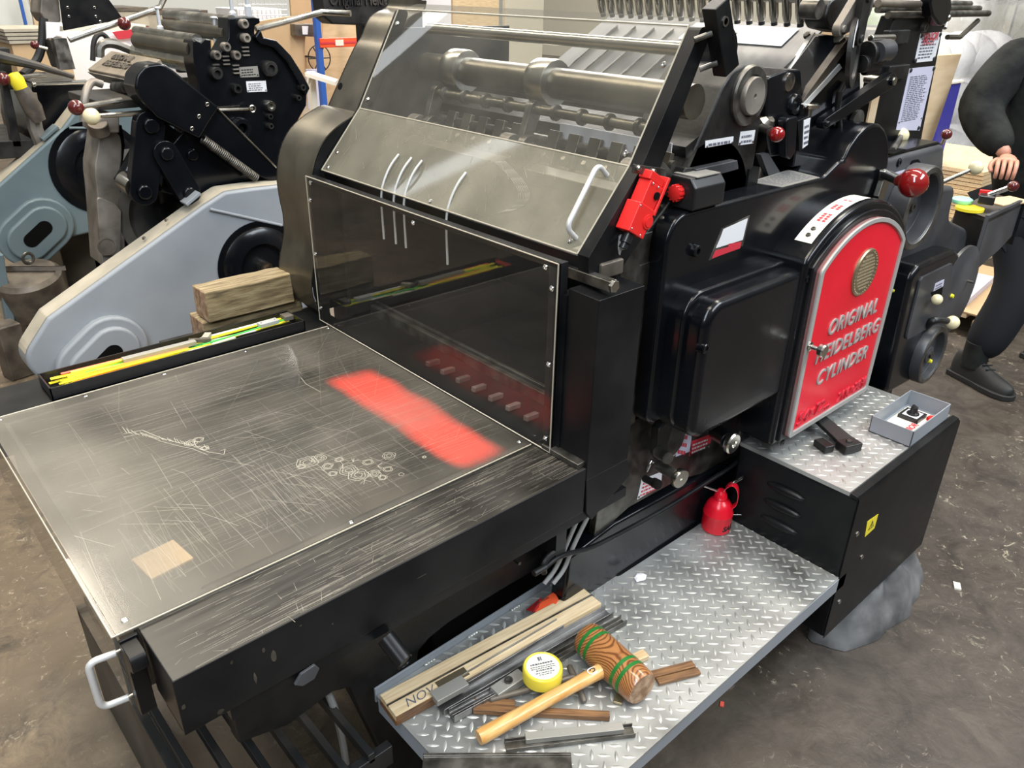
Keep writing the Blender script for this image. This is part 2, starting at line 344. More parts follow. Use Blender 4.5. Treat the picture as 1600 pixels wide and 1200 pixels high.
    def build(s, name, mats, parent=None, bevel=0.0, seg=2, loc=None, rot=None, sharp=35, label=None, recalc=True):
        if recalc: bmesh.ops.recalc_face_normals(s.bm, faces=s.bm.faces[:])
        me = bpy.data.meshes.new(name); 
        off = Vector((0, 0, 0))
        if parent is not None and loc is None: off = parent_world(parent)
        if off.length > 0: bmesh.ops.translate(s.bm, verts=s.bm.verts[:], vec=-off)
        s.bm.to_mesh(me); s.bm.free()
        if not isinstance(mats, (list, tuple)): mats = [mats]
        for m in mats: me.materials.append(MATS[m])
        me.shade_smooth(); me.set_sharp_from_angle(angle=math.radians(sharp))
        o = bpy.data.objects.new(name, me); COL.objects.link(o)
        if parent is not None: o.parent = parent
        if loc is not None: o.location = loc
        if rot is not None: o.rotation_euler = rot
        if bevel > 0:
            b = o.modifiers.new('bevel', 'BEVEL'); b.width = bevel; b.segments = seg; b.limit_method = 'ANGLE'
            b.angle_limit = math.radians(40); b.harden_normals = True; b.use_clamp_overlap = True
        if label: o['label'] = label
        return o
def parent_world(o):
    v = Vector((0, 0, 0))
    while o is not None: v += o.location; o = o.parent
    return v
def thing(name, label, cat, loc=(0,0,0), rotz=0, group=None):
    o = bpy.data.objects.new(name, None); COL.objects.link(o); o.location = loc; o.rotation_euler = (0, 0, rotz)
    o.empty_display_size = 0.05
    o['label'] = label; o['category'] = cat
    if group: o['group'] = group
    return o
def tag(o, label, cat, group=None, kind=None):
    o['label'] = label; o['category'] = cat
    if group: o['group'] = group
    if kind: o['kind'] = kind
    return o
def rebase(o, loc):
    """put a mesh thing's origin at loc without moving it"""
    loc = Vector(loc); o.data.transform(Matrix.Translation(-loc)); o.location = loc; return o
def struct(name, o):
    o.name = name; o['kind'] = 'structure'; return o
def kids(o): return [c for c in bpy.data.objects if c.parent == o]
def copy_tree(o, parent=None):
    c = o.copy(); COL.objects.link(c); c.parent = parent
    for ch in kids(o): copy_tree(ch, c)
    return c
def text(s, size, O, X, U, mat, name, parent, extrude=0.001, shear=0.0, offset=0.0, align='LEFT', sx=1.0, space=1.0, wrap=None):
    cu = bpy.data.curves.new('lettering', 'FONT'); cu.body = s; cu.size = size; cu.extrude = extrude; cu.shear = shear
    cu.offset = offset; cu.align_x = align; cu.resolution_u = 3; cu.space_character = space
    ob = bpy.data.objects.new('lettering', cu); COL.objects.link(ob)
    dg = bpy.context.evaluated_depsgraph_get(); me = bpy.data.meshes.new_from_object(ob.evaluated_get(dg))
    bpy.data.objects.remove(ob); bpy.data.curves.remove(cu)
    X = Vector(X).normalized(); U = Vector(U).normalized(); N = X.cross(U)
    M = Matrix((X*sx, U, N)).transposed().to_4x4(); M.translation = Vector(O)
    me.transform(M)
    if wrap:
        for v in me.vertices: v.co = wrap(v.co)
    if parent is not None: me.transform(Matrix.Translation(-parent_world(parent)))
    me.materials.clear(); me.materials.append(MATS[mat])
    o = bpy.data.objects.new(name, me); COL.objects.link(o); o.parent = parent
    return o
def smooth3(pts, it=2):
    pts = [Vector(p) for p in pts]
    for _ in range(it):
        o = [pts[0]]
        for a, c in zip(pts, pts[1:]): o += [a.lerp(c, .25), a.lerp(c, .75)]
        o.append(pts[-1]); pts = o
    return pts
def pxy(pts, y): return [(at(u, v, 'y', y).x, at(u, v, 'y', y).z) for u, v in pts]
def pxx(pts, x): return [(at(u, v, 'x', x).y, at(u, v, 'x', x).z) for u, v in pts]
def pxz(pts, z): return [(at(u, v, 'z', z).x, at(u, v, 'z', z).y) for u, v in pts]
def screw(parent, c, axis, r=0.006, h=0.003, name='screw', mat='chrome'):
    b = MB(); b.lathe([(r, 0), (r, h*0.5), (r*0.75, h), (r*0.42, h), (r*0.38, h*0.4), (0, h*0.4)], c, axis, 14)
    return b.build(name, mat, parent)
def ballknob(parent, c, r, mat, name='ball_knob', sc=(1,1,1)):
    return MB().sph(c, r, 24, sc).build(name, mat, parent)
def lines(mb, O, X, U, w, h, n, mi=1, fill=0.55, jit=0.35, off=0.0004):
    """rows of small print: n thin bars on the plane O + X,U"""
    X = Vector(X).normalized(); U = Vector(U).normalized(); N = X.cross(U); O = Vector(O); mb.m(mi)
    for i in range(n):
        y0 = h*(1-(i+1)/n)+h/n*(1-fill)/2; y1 = y0+h/n*fill; x = 0
        L = w*(1-random.random()*jit)
        while x < L-w*0.02:
            q = min(L, x+w*random.uniform(0.05, 0.16))
            mb.quad(*[O+X*a+U*b+N*off for a, b in ((x, y0), (q, y0), (q, y1), (x, y1))])
            x = q+w*0.025
    mb.m(0)
# ================================================================ the setting
o = MB().box(-8, 16, -8, 18, -0.1, 0).build('floor', 'floor_concrete'); o['kind'] = 'structure'
o = MB().box(-8, 16, 18, 18.2, -0.1, 7).build('wall_back', 'wall_white'); o['kind'] = 'structure'
o = MB().box(16, 16.2, -8, 18.2, -0.1, 7).build('wall_right', 'wall_cream'); o['kind'] = 'structure'

# ================================================================ the big press
PR = thing('printing_press', 'large black cylinder letterpress with red arched name plate and clear acrylic guards', 'printing press', (1.2, 1.35, 0))
XT, ZT = 0.945, 0.83

# --- delivery table: recessed tray, side channel, ledge
b = MB()
b.box(0.172, XT+0.02, 0.985, 1.745, 0.700, 0.712)
b.box(0.172, 0.180, 0.985, 1.745, 0.712, 0.822); b.box(0.18, XT, 1.735, 1.745, 0.712, 0.822); b.box(0.18, XT, 0.985, 0.995, 0.712, 0.822)
tray = b.build('table_tray', 'dusty_black', PR)
b = MB()
prof = [(0.972, 0.8295), (0.838, 0.8295), (0.838, 0.728), (0.905, 0.728), (0.905, 0.733), (0.843, 0.733), (0.843, 0.822), (0.972, 0.822)]
b.prism(prof, 'x', 0.174, 0.962)
b.prism([(0.958, 0.824), (0.840, 0.824), (0.840, 0.732), (0.94, 0.73)], 'x', 0.1745, 0.1775)
ch = b.build('side_channel', 'sheet_black', PR, bevel=0.0015)
# worn, scraped top of the channel
b = MB(); b.box(0.176, 0.960, 0.8395, 0.9655, 0.8293, 0.82975); b.build('worn_top', 'worn_top', ch)
b = MB()
random.seed(3)
for i in range(230):
    x = random.uniform(0.18, 0.93); L = random.uniform(0.01, 0.10)*random.choice([1, 1, 2]); y = random.uniform(0.842, 0.965); a = random.gauss(0, 0.02)
    x1 = min(0.955, x+L); w = random.uniform(0.00008, 0.00022)
    b.quad((x, y-w, 0.8299), (x1, y-w+a*(x1-x), 0.8299), (x1, y+w+a*(x1-x), 0.8299), (x, y+w, 0.8299))
for i in range(40):
    x = random.uniform(0.19, 0.93); y = random.uniform(0.842, 0.962); a = random.uniform(0, PI); L = random.uniform(0.003, 0.012); w = 0.0003
    d = Vector((math.cos(a), math.sin(a), 0)); q = Vector((-d.y, d.x, 0)); p = Vector((x, y, 0.83))
    b.quad(p-d*L-q*w, p+d*L-q*w*0.3, p+d*L+q*w*0.3, p-d*L+q*w)
b.build('scrape_marks', 'scratch_dim', ch)['kind'] = 'stuff'
# paint chips on the channel's outer face
b = MB()
for (u, v, sx, sz) in ((428, 1025, .006, .012), (412, 1016, .003, .006), (399, 1060, .003, .012), (470, 978, .003, .002), (362, 1035, .003, .004), (287, 1105, .004, .005), (345, 1112, .006, .006), (520, 975, .002, .002), (660, 900, .012, .0006)):
    p = at(u, v, 'y', 0.8375)
    pts = [(p.x+sx*math.cos(t)*random.uniform(.6, 1), p.z+sz*math.sin(t)*random.uniform(.6, 1)) for t in [k*PI/4 for k in range(8)]]
    b.prism(pts, 'y', 0.8376, 0.8385)
b.build('paint_chips', 'steel_dark', ch)['kind'] = 'stuff'
b = MB(); b.box(0.14, 0.99, 1.757, 1.915, 0.819, 0.829); b.box(0.14, 0.99, 1.757, 1.765, 0.74, 0.819); b.box(0.14, 0.99, 1.905, 1.915, 0.74, 0.819)
b.build('side_ledge', 'sheet_black', PR, bevel=0.001)

# --- clear table cover with bent front flap
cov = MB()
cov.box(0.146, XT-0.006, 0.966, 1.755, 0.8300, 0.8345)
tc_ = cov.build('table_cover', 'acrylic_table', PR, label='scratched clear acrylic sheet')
b = MB(); b.box(0.1415, 0.1455, 0.966, 1.755, 0.700, 0.8345)
b.build('front_flap', 'acrylic_flap', tc_)
b = MB()
for seg_ in (((0.1405, 0.9655, .8335), (0.1405, 1.7555, .8335)), ((0.1405, 0.9655, .8345), (0.936, 0.9655, .8345)), ((0.1405, 1.7555, .8345), (0.936, 1.7555, .8345))):
    b.cyl(*seg_, 0.0013, n=8)
b.build('polished_edge', 'acrylic_edge', tc_)
# scratches: long straight cuts, fans and scribbles in the sheet
random.seed(11)
b = MB()
zs = 0.8347
def scr(p, q, w=0.0004, n=1):
    p = Vector((p[0], p[1], zs)); q = Vector((q[0], q[1], zs)); d = (q-p)
    if d.length < 1e-5: return
    s = Vector((-d.y, d.x, 0)).normalized()*w
    b.quad(p-s*0.3, q-s*0.3, q+s, p+s)
def clampxy(x, y): return (min(max(x, 0.155), 0.93), min(max(y, 0.975), 1.745))
for i in range(170):    # fan of cuts running in from the operator side
    cl = random.random(); x = random.gauss(0.52, 0.07) if cl < .5 else (random.gauss(0.28, 0.05) if cl < .75 else random.uniform(.22, .8)); y = random.uniform(0.985, 1.10) if cl < .75 else random.uniform(1.0, 1.5); L = random.uniform(0.05, 0.22); a = random.gauss(PI*0.49, 0.06)
    b.m(0 if random.random() < .2 else 1); p = clampxy(x, y); q = clampxy(x+L*math.cos(a), y+L*math.sin(a)); scr(p, q, random.uniform(.00008, .00024))
for i in range(190):     # cuts along the machine
    x = random.uniform(0.17, 0.6); y = random.uniform(1.02, 1.70); L = random.uniform(0.10, 0.75); a = random.gauss(-0.02, 0.07)
    b.m(0 if random.random() < .22 else 1); p = clampxy(x, y); q = clampxy(x+L*math.cos(a), y+L*math.sin(a)); scr(p, q, random.uniform(.00007, .0002))
for i in range(50):
    x = random.uniform(0.2, 0.85); y = random.uniform(1.0, 1.7); L = random.uniform(0.02, 0.30); a = random.uniform(0, PI)
    b.m(1); scr(clampxy(x, y), clampxy(x+L*math.cos(a), y+L*math.sin(a)), random.uniform(.0001, .0002))
for i in range(30):
    x = random.uniform(0.2, 0.7); y = random.uniform(1.0, 1.4); L = random.uniform(0.03, 0.10); a = random.gauss(2.1, .25)
    b.m(0); scr(clampxy(x, y), clampxy(x+L*math.cos(a), y+L*math.sin(a)), .00026)
b.m(0)
def squig(pts, w=0.0009):
    for p, q in zip(pts, pts[1:]): scr(p, q, w)
def T(u, v): p = at(u, v, 'z', zs); return (p.x, p.y)
# feather-like scribble
spine = [(193, 678), (222, 672), (250, 684), (280, 692), (300, 696), (325, 706), (350, 710), (352, 702), (344, 704)]
squig([T(*p) for p in spine], .0007); squig([T(u, v+5) for u, v in spine[:6]], .0005)
for k in range(26):
    u = 198+k*5.2; v = 676+(u-198)*0.20
    squig([T(u, v), T(u-6+random.uniform(-3, 3), v-random.uniform(3, 9))], .0005)
# rings of bubbles and flower-like rubbed rings
for (u, v, r, k) in ((480, 722, .020, 3), (498, 716, .014, 3), (512, 728, .010, 2), (545, 735, .017, 3), (560, 742, .019, 3), (585, 740, .012, 3), (608, 712, .013, 3), (606, 733, .009, 2), (575, 722, .010, 2), (310, 687, .010, 2), (298, 692, .012, 3), (320, 700, .008, 2), (663, 714, .004, 2), (627, 741, .005, 1), (471, 729, .008, 2), (530, 718, .008, 2), (520, 740, .008, 2), (598, 746, .008, 2)):
    cx, cy = T(u, v)
    for j in range(k):
        r_ = r*(1-j*0.3); ph = random.uniform(0, 6)
        squig([(cx+r_*(1+.12*math.sin(5*t+ph))*math.cos(t), cy+r_*(1+.12*math.sin(4*t+ph))*math.sin(t)) for t in [q*PI/9 for q in range(19)]], .0006)
for (u, v) in ((536, 726), (505, 735), (570, 750), (590, 728), (552, 722)):
    for j in range(5):
        a = random.uniform(0, 2*PI); cx, cy = T(u, v); scr((cx, cy), (cx+.014*math.cos(a), cy+.014*math.sin(a)), .0004)
squig([T(470, 590), T(478, 600), T(500, 612)], .0007)
b.build('scratches', ['scratch', 'scratch_dim'], tc_, recalc=False)['kind'] = 'stuff'
for (x, y) in ((0.165, 0.988), (0.165, 1.742), (0.93, 1.742), (0.925, 0.988), (0.50, 1.742), (0.70, 1.742), (0.53, 0.978), (0.33, 1.742)):
    screw(tc_, (x, y, 0.8345), (0, 0, 1), 0.005, 0.0018)
# bracket and white bow handle on the flap
b = MB()
b.prism(rp_([(0.956, 0.826), (0.915, 0.828), (0.915, 0.80), (0.937, 0.79), (0.935, 0.70), (0.956, 0.70)], [0.003, 0.01, 0.01, 0.012, 0.006, 0.006]), 'x', 0.146, 0.168)
b.box(0.146, 0.171, 0.957, 0.963, 0.70, 0.828)
br = b.build('flap_bracket', 'sheet_black', PR, bevel=0.001)
h0 = Vector((0.141, 0.972, 0.800)); h1 = Vector((0.141, 0.972, 0.712))
b = MB(); d = Vector((-0.036, 0.006, 0))
pts = [h0]
for k in range(6): a = k*PI/10; pts.append(h0+d*(0.66+0.34*math.sin(a))+Vector((0, 0, -0.012*(1-math.cos(a)))))
for k in range(6): a = PI/2-k*PI/10; pts.append(h1+d*(0.66+0.34*math.sin(a))+Vector((0, 0, 0.012*(1-math.cos(a)))))
pts.append(h1); b.tube(pts, 0.0052, 12)
hd = b.build('bow_handle', 'alu_white', PR, label='white bow handle on the flap')
for h in (h0, h1): b = MB(); b.cyl(h+Vector((-0.001, 0, 0)), h+Vector((0.032, 0, 0)), 0.0035, n=10); b.build('bolt', 'steel', hd)
# soft-edged red patch and a flat tan card seen through the sheet
m = bpy.data.materials.new('red_patch'); m.use_nodes = True; MATS['red_patch'] = m
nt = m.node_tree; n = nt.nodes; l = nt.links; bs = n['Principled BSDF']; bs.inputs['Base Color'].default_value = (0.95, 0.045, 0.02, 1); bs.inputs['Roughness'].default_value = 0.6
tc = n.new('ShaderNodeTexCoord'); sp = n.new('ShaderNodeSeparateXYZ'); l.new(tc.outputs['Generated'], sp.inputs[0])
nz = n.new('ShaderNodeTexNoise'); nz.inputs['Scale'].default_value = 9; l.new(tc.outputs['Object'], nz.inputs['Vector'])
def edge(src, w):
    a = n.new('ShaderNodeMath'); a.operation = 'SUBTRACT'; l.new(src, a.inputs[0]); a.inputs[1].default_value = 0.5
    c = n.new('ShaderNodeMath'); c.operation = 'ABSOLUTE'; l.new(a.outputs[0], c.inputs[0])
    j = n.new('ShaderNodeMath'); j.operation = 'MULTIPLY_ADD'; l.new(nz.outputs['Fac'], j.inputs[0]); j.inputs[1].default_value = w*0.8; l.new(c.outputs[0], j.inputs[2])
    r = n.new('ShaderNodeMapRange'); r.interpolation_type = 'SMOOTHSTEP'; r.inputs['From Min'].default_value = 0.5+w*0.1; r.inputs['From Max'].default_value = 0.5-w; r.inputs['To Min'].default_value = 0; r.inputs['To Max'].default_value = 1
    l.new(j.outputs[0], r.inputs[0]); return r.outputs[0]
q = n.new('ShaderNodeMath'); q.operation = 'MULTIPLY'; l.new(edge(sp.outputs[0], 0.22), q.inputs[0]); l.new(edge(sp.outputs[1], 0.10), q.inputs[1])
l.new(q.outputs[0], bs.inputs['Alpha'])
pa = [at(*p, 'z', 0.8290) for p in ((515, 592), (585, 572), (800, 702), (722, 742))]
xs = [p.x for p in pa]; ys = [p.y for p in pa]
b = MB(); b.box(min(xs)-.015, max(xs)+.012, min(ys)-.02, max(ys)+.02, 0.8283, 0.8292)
b.build('red_patch', 'red_patch', tc_)
p = at(254, 872, 'z', 0.825)
b = MB(); b.obox((p.x, p.y, 0.822), (0.070, 0.068, 0.006), (0, 0, 0.10)); b.build('reflection_card', 'cardboard', tray, bevel=0.002)  # flat tan card stands in for a reflection on the sheet

# --- lower frame
YB = 1.045
fr = pxy([(362, 1112), (373, 1163), (450, 1135), (520, 1082), (545, 1076), (563, 1110), (590, 1210), (700, 1215), (668, 1110), (652, 1045), (655, 1018), (672, 998), (700, 975), (780, 925), (870, 872), (905, 850)], YB)
fr = [(fr[0][0], .76)]+fr[1:]+[(1.30, fr[-1][1]), (1.30, .76)]
fr[6] = (fr[6][0]+.05, 0.0); fr[7] = (fr[7][0]+.02, 0.0)
b = MB(); b.prism(fr, 'y', YB, YB+.035)
b.build('base_frame', 'cast_black', PR, bevel=0.006, seg=3)
b = MB()
b.prism([(0.24, 0.722), (0.24, 0.625), (0.455, 0.59), (0.50, 0.30), (0.50, 0.0), (0.64, 0.0), (0.63, 0.35), (0.585, 0.565), (0.64, 0.617), (1.02, 0.60), (1.02, 0.722)], 'y', 1.78, 1.82)
b.build('rear_base_frame', 'cast_black', PR, bevel=0.006)
b = MB(); b.box(0.80, 2.3, 1.14, 1.80, 0.03, 0.56); b.box(1.26, 2.3, 1.06, 1.80, 0.10, 0.79); b.build('machine_bed', 'gap', PR, bevel=0.01)
b = MB()
for k in range(6): b.box(0.22+k*0.055, 0.235+k*0.055, 0.93, 1.75, 0.30, 0.325)
b.box(0.2, 0.55, 0.93, 0.95, 0.26, 0.31); b.box(0.2, 0.55, 1.73, 1.75, 0.26, 0.31); b.box(0.2, 0.22, 0.93, 1.75, 0.0, 0.3)
b.build('lower_rails', 'dusty_black', PR, bevel=0.002)
b = MB(); b.tube(smooth3([at(512, 1080, 'y', 1.08), at(526, 1115, 'y', 1.08), at(540, 1180, 'y', 1.08), at(545, 1240, 'y', 1.08)]), 0.008, 10); b.build('conduit', 'cable_grey', PR)
b = MB(); b.box(0.24, 1.10, 0.845, 1.045, 0.700, 0.722); b.build('channel_floor', 'sheet_black', PR)
b = MB(); b.cyl((0.497, 0.838, 0.700), (0.505, 0.800, 0.672), 0.0155, n=24); b.lathe([(0.0155, 0), (0.0155, 0.002), (0.013, 0.004), (0.0125, 0.002), (0, 0.002)], (0.505, 0.800, 0.672), (0.008, -0.068, -0.018), 24); b.build('peg', 'sheet_black', PR)
b = MB()
c = at(480, 1055, 'y', 0.836)
pts = [(c.x-.022, c.z-.004), (c.x-.01, c.z+.010), (c.x+.014, c.z+.013), (c.x+.020, c.z+.001), (c.x+.010, c.z-.014), (c.x-.010, c.z-.015)]
b.prism(pts, 'y', 0.834, 0.839); b.build('putty_patch', 'cast_grey', PR, bevel=0.001)
b = MB(); b.cyl(at(800, 872, 'y', YB), at(812, 881, 'y', YB-.03), 0.004, n=10); b.build('pin', 'steel_dark', PR)

# --- rail and inner bed seen through the front guard
b = MB(); b.box(XT+0.004, 1.60, 0.94, 1.80, 0.80, 0.822); b.build('inner_bed', 'sheet_black', PR)
b = MB(); b.box(1.085, 1.100, 0.95, 1.78, 0.822, 0.850); b.box(1.103, 1.112, 0.95, 1.78, 0.822, 0.856); b.build('grip_rail', 'steel_dark', PR, bevel=0.001)
for k in range(7):
    y = 1.40-k*0.058; b = MB(); b.obox((1.018, y, 0.832), (0.040, 0.013, 0.012), (0, 0.15, 0.15)); b.build('gripper', 'old_iron', PR, bevel=0.002)
b = MB(); b.box(1.56, 1.60, 0.95, 1.80, 0.82, 1.30); b.build('inner_wall', 'sheet_black', PR)

# --- vertical clear guard
b = MB(); gy0, gy1, gz1 = 0.921, 1.812, 1.218
b.box(XT, XT+0.004, gy0, gy1, 0.832, gz1)
gg = b.build('front_guard', 'acrylic_guard', PR, label='upright clear acrylic guard')
b = MB(); b.box(XT+0.004, XT+0.026, gy0, gy0+0.012, 0.822, gz1); b.box(XT+0.004, XT+0.008, gy0, gy0+0.026, 0.822, gz1); b.box(XT+0.004, XT+0.026, gy1-0.012, gy1, 0.83, gz1); b.box(XT+0.004, XT+0.024, gy0+.012, gy1-.012, gz1-0.012, gz1)
b.build('guard_frame', 'sheet_black', gg, bevel=0.001)
b = MB()
for s_ in (((XT, gy0, gz1), (XT, gy1, gz1)), ((XT, gy0, .832), (XT, gy0, gz1)), ((XT, gy1, .832), (XT, gy1, gz1)), ((XT, gy0, .833), (XT, gy1, .833))): b.cyl(*s_, 0.0014, n=8)
b.build('polished_edge', 'acrylic_edge', gg)
for (y, z) in ((0.934, 1.17), (0.952, 1.205), (0.934, 1.02), (0.934, 0.86), (1.355, 1.198), (1.79, 1.205), (1.80, 1.16), (1.80, 0.87), (1.80, 1.02)):
    screw(gg, (XT, y, z), (-1, 0, 0), 0.0055, 0.003)
# worn foot rails at the guard's lower corners
b = MB(); b.obox((0.955, 0.895, 0.836), (0.022, 0.10, 0.012)); b.build('foot_rail', 'steel_dark', PR, bevel=0.002)
b = MB(); b.obox((0.965, 1.86, 0.845), (0.022, 0.11, 0.018), (0.15, 0, 0)); b.build('foot_rail', 'sheet_black', PR, bevel=0.003)

# --- column cover beside the guard
b = MB()
b.prism([(0.838, 1.170), (0.912, 1.172), (0.912, 0.84), (0.838, 0.80)], 'x', 0.964, 1.086)
b.prism([(0.965, 0.80), (1.0862, 0.80), (1.100, 0.755), (0.99, 0.695), (0.972, 0.72)], 'y', 0.8385, 0.90)
b.build('column_cover', 'sheet_black', PR, bevel=0.0015)
b = MB(); b.box(0.96, 1.086, 0.912, 0.935, 0.83, 1.158); b.build('column_back', 'sheet_black', PR)
b = MB(); b.obox((1.000, 0.905, 1.188), (0.020, 0.13, 0.020)); b.build('cross_bar', 'steel_dark', PR, bevel=0.002)
b = MB(); b.hexnut((1.000, 0.842, 1.188), (0, -1, 0), 0.012, 0.008); b.build('hex_bolt', 'steel', PR, bevel=0.001)
b = MB(); b.obox((1.045, 0.935, 1.215), (0.035, 0.07, 0.012), (0, 0, 0.1)); b.obox((1.05, 0.935, 1.196), (0.06, 0.10, 0.03)); b.build('worn_block', 'worn_brown', PR, bevel=0.004)
# ================================================================ upper hood (clear, hinged)
HY0, HY1 = 0.92, 1.81
A_, B_, C_ = Vector((0.990, 0, 1.228)), Vector((1.112, 0, 1.366)), Vector((1.243, 0, 1.592))
def hood_panel(P, Q, mat, name, parent, th=0.004):
    n_ = Vector((-(Q-P).z, 0, (Q-P).x)).normalized()*th
    b = MB(); b.prism([(P.x, P.z), (Q.x, Q.z), ((Q-n_).x, (Q-n_).z), ((P-n_).x, (P-n_).z)], 'y', HY0, HY1)
    return b.build(name, mat, parent)
hood = hood_panel(B_, C_, 'acrylic_hood', 'hood_pane', PR); hood['label'] = 'clear acrylic hood pane'
low_ = hood_panel(A_, B_, 'acrylic_hood_low', 'scuffed_pane', hood); low_['label'] = 'scuffed lower acrylic pane'
b = MB()
C2 = C_+Vector((0.06, 0, 0.012))
b.prism([(C_.x, C_.z), (C2.x, C2.z), (C2.x, C2.z-.004), (C_.x, C_.z-.004)], 'y', HY0, HY1)
b.build('hood_top_pane', 'acrylic_hood', hood)
b = MB()
for P in (A_, B_, C_): b.cyl((P.x, HY0, P.z), (P.x, HY1, P.z), 0.0018, n=8)
for y in (HY0, HY1):
    for P, Q in ((A_, B_), (B_, C_)): b.cyl((P.x, y, P.z), (Q.x, y, Q.z), 0.0016, n=8)
b.build('polished_edge', 'acrylic_edge', hood)
def hp(t, y, low=False, off=0.0):
    P, Q = (A_, B_) if low else (B_, C_)
    n_ = Vector((-(Q-P).z, 0, (Q-P).x)).normalized(); p = P.lerp(Q, t)+n_*off; return Vector((p.x, y, p.z))
nh = Vector((-(C_-B_).z, 0, (C_-B_).x)).normalized(); nl = Vector((-(B_-A_).z, 0, (B_-A_).x)).normalized()
for t, y in ((0.08, HY0+.018), (0.72, HY0+.018), (0.10, HY1-.02), (0.86, HY1-.02)): screw(hood, hp(t, y), nh, 0.006, 0.003)
for t, y in ((0.10, HY0+.03), (0.06, HY1-.02), (0.3, HY1-.02), (0.05, 1.36)): screw(low_, hp(t, y, True), nl, 0.005, 0.003)
# white bow handle on lower pane
p0, p1 = hp(0.15, HY0+.022, True), hp(0.86, HY0+.035, True); up = nl*0.035
pts = [p0]
dv = (p1-p0)
for k in range(6): a = k*PI/10; pts.append(p0+up*(0.6+0.4*math.sin(a))+dv*(0.12*(1-math.cos(a))))
for k in range(6): a = PI/2-k*PI/10; pts.append(p1+up*(0.6+0.4*math.sin(a))-dv*(0.12*(1-math.cos(a))))
pts.append(p1); b = MB(); b.tube(pts, 0.0048, 12); b.build('hood_handle', 'alu_white', low_, label='white bow handle')
# swirls rubbed into the lower pane
b = MB()
def hs(p, q, w, low=True):
    P = hp(p[0], p[1], low, .0005); Q = hp(q[0], q[1], low, .0005); d = Q-P
    nn = nl if low else nh; s = d.cross(nn).normalized()*w; b.quad(P-s, Q-s*.3, Q+s*.3, P+s)
random.seed(5)
for k in range(70):
    t = random.uniform(.05, .9); y = random.uniform(.97, 1.78); a = random.uniform(-.8, .8); L = random.uniform(.01, .05)
    hs((t, y), (min(.97, t+L*math.cos(a)*4), y+L*math.sin(a)), random.uniform(.0002, .0005))
for j in range(7):
    pr = None
    for k in range(9):
        q = (0.75-k*.07-j*.006, 1.22-.10*math.sin(k*.32)-k*.004+j*.004)
        if pr: hs(pr, q, .0006)
        pr = q
b.build('rub_marks', 'scratch_dim', low_, recalc=False)['kind'] = 'stuff'
# side frames of the hood
def side_frame(y0, y1, name):
    b = MB(); w = 0.040
    # closed plate under the panes' end edge
    b.prism(rp_([(A_.x, A_.z), (B_.x, B_.z), (C_.x, C_.z), (C_.x+.035, C_.z-.002), (B_.x+.050, B_.z-.016), (B_.x+.055, B_.z-.10), (A_.x+.075, A_.z-.055), (A_.x+.005, A_.z-.045)], [0.002, 0.02, 0.012, 0.01, 0.06, 0.03, 0.02, 0.01]), 'y', y0, y1)
    return b.build(name, 'sheet_black', hood, bevel=0.001)
side_frame(HY0-0.028, HY0-0.001, 'hood_side')
side_frame(HY1+0.001, HY1+0.012, 'hood_side')
b = MB(); b.prism([(A_.x+.006, A_.z-.006), (A_.x+.022, A_.z-.010), (A_.x+.030, A_.z-.050), (A_.x+.018, A_.z-.050)], 'y', HY0, HY1); b.build('hood_lower_beam', 'sheet_black', hood, bevel=0.001)
# stay arm at the top right
b = MB(); M_ = Matrix.Translation((1.272, 0.870, 1.575)) @ Matrix.Rotation(math.radians(-28), 4, 'Y')
b.box(-0.021, 0.021, -0.014, 0.014, -0.062, 0.062, M_); arm = b.build('stay_arm', 'sheet_black', PR, bevel=0.002)
b = MB(); b.lathe([(0.0085, 0), (0.0085, 0.002), (0.0055, 0.002), (0.0055, -0.004)], M_ @ Vector((0, -0.014, 0.03)), (0, -1, 0), 20); b.build('bushing', 'steel', arm)
for zz in (.02, -.035): b = MB(); b.cyl(M_ @ Vector((-.021, 0, zz)), M_ @ Vector((-.045, 0.02, zz)), 0.005, n=10); b.build('arm_pin', 'steel_dark', arm)
b = MB(); b.cyl((1.255, 0.925, 1.553), (1.255, 1.70, 1.553), 0.0125, n=20); b.build('hood_rod', 'nickel', PR)

# --- works under the hood: gripper shaft with collars, rod with rings, cam levers, finger plates
b = MB(); b.cyl((1.315, 0.94, 1.458), (1.315, 1.80, 1.458), 0.033, n=32)
sh = b.build('gripper_shaft', 'brushed_dark', PR)
for y in (1.345, 1.655):
    b = MB(); b.lathe([(0.033, 0), (0.048, 0.002), (0.050, 0.006), (0.050, 0.055), (0.047, 0.062), (0.033, 0.066)], (1.315, y-.033, 1.458), (0, 1, 0), 36); b.build('collar', 'steel', sh)
b = MB(); b.cyl((1.268, 0.985, 1.405), (1.268, 1.70, 1.405), 0.0105, n=16); rd = b.build('finger_rod', 'brushed_dark', PR)
for k in range(9):
    b = MB(); y = 1.03+k*0.078; b.lathe([(0.0105, -.006), (0.017, -.004), (0.017, .004), (0.0105, .006)], (1.268, y, 1.405), (0, 1, 0), 20); b.build('ring', 'steel_dark', rd)
def link_(p, q, r1, r2, th, mat, name, parent, ax=(0, 1, 0)):
    """tapered two-eyed lever in the x-z plane"""
    p = Vector(p); q = Vector(q); d = (q-p); L = math.hypot(d.x, d.z); a = math.atan2(d.z, d.x); pts = []
    for k in range(13): t = PI/2+k*PI/12; pts.append((p.x+r1*math.cos(t+a), p.z+r1*math.sin(t+a)))
    for k in range(13): t = -PI/2+k*PI/12; pts.append((q.x+r2*math.cos(t+a), q.z+r2*math.sin(t+a)))
    b = MB(); b.prism(pts, 'y', p.y-th/2, p.y+th/2)
    for c, r in ((p, r1), (q, r2)): b.lathe([(r*.55, 0), (r*.55, th*.7), (r*.45, th*.8), (0, th*.8)], (c.x, p.y, c.z), (0, -1, 0), 16)
    return b.build(name, mat, parent, bevel=min(0.003, th*.2))
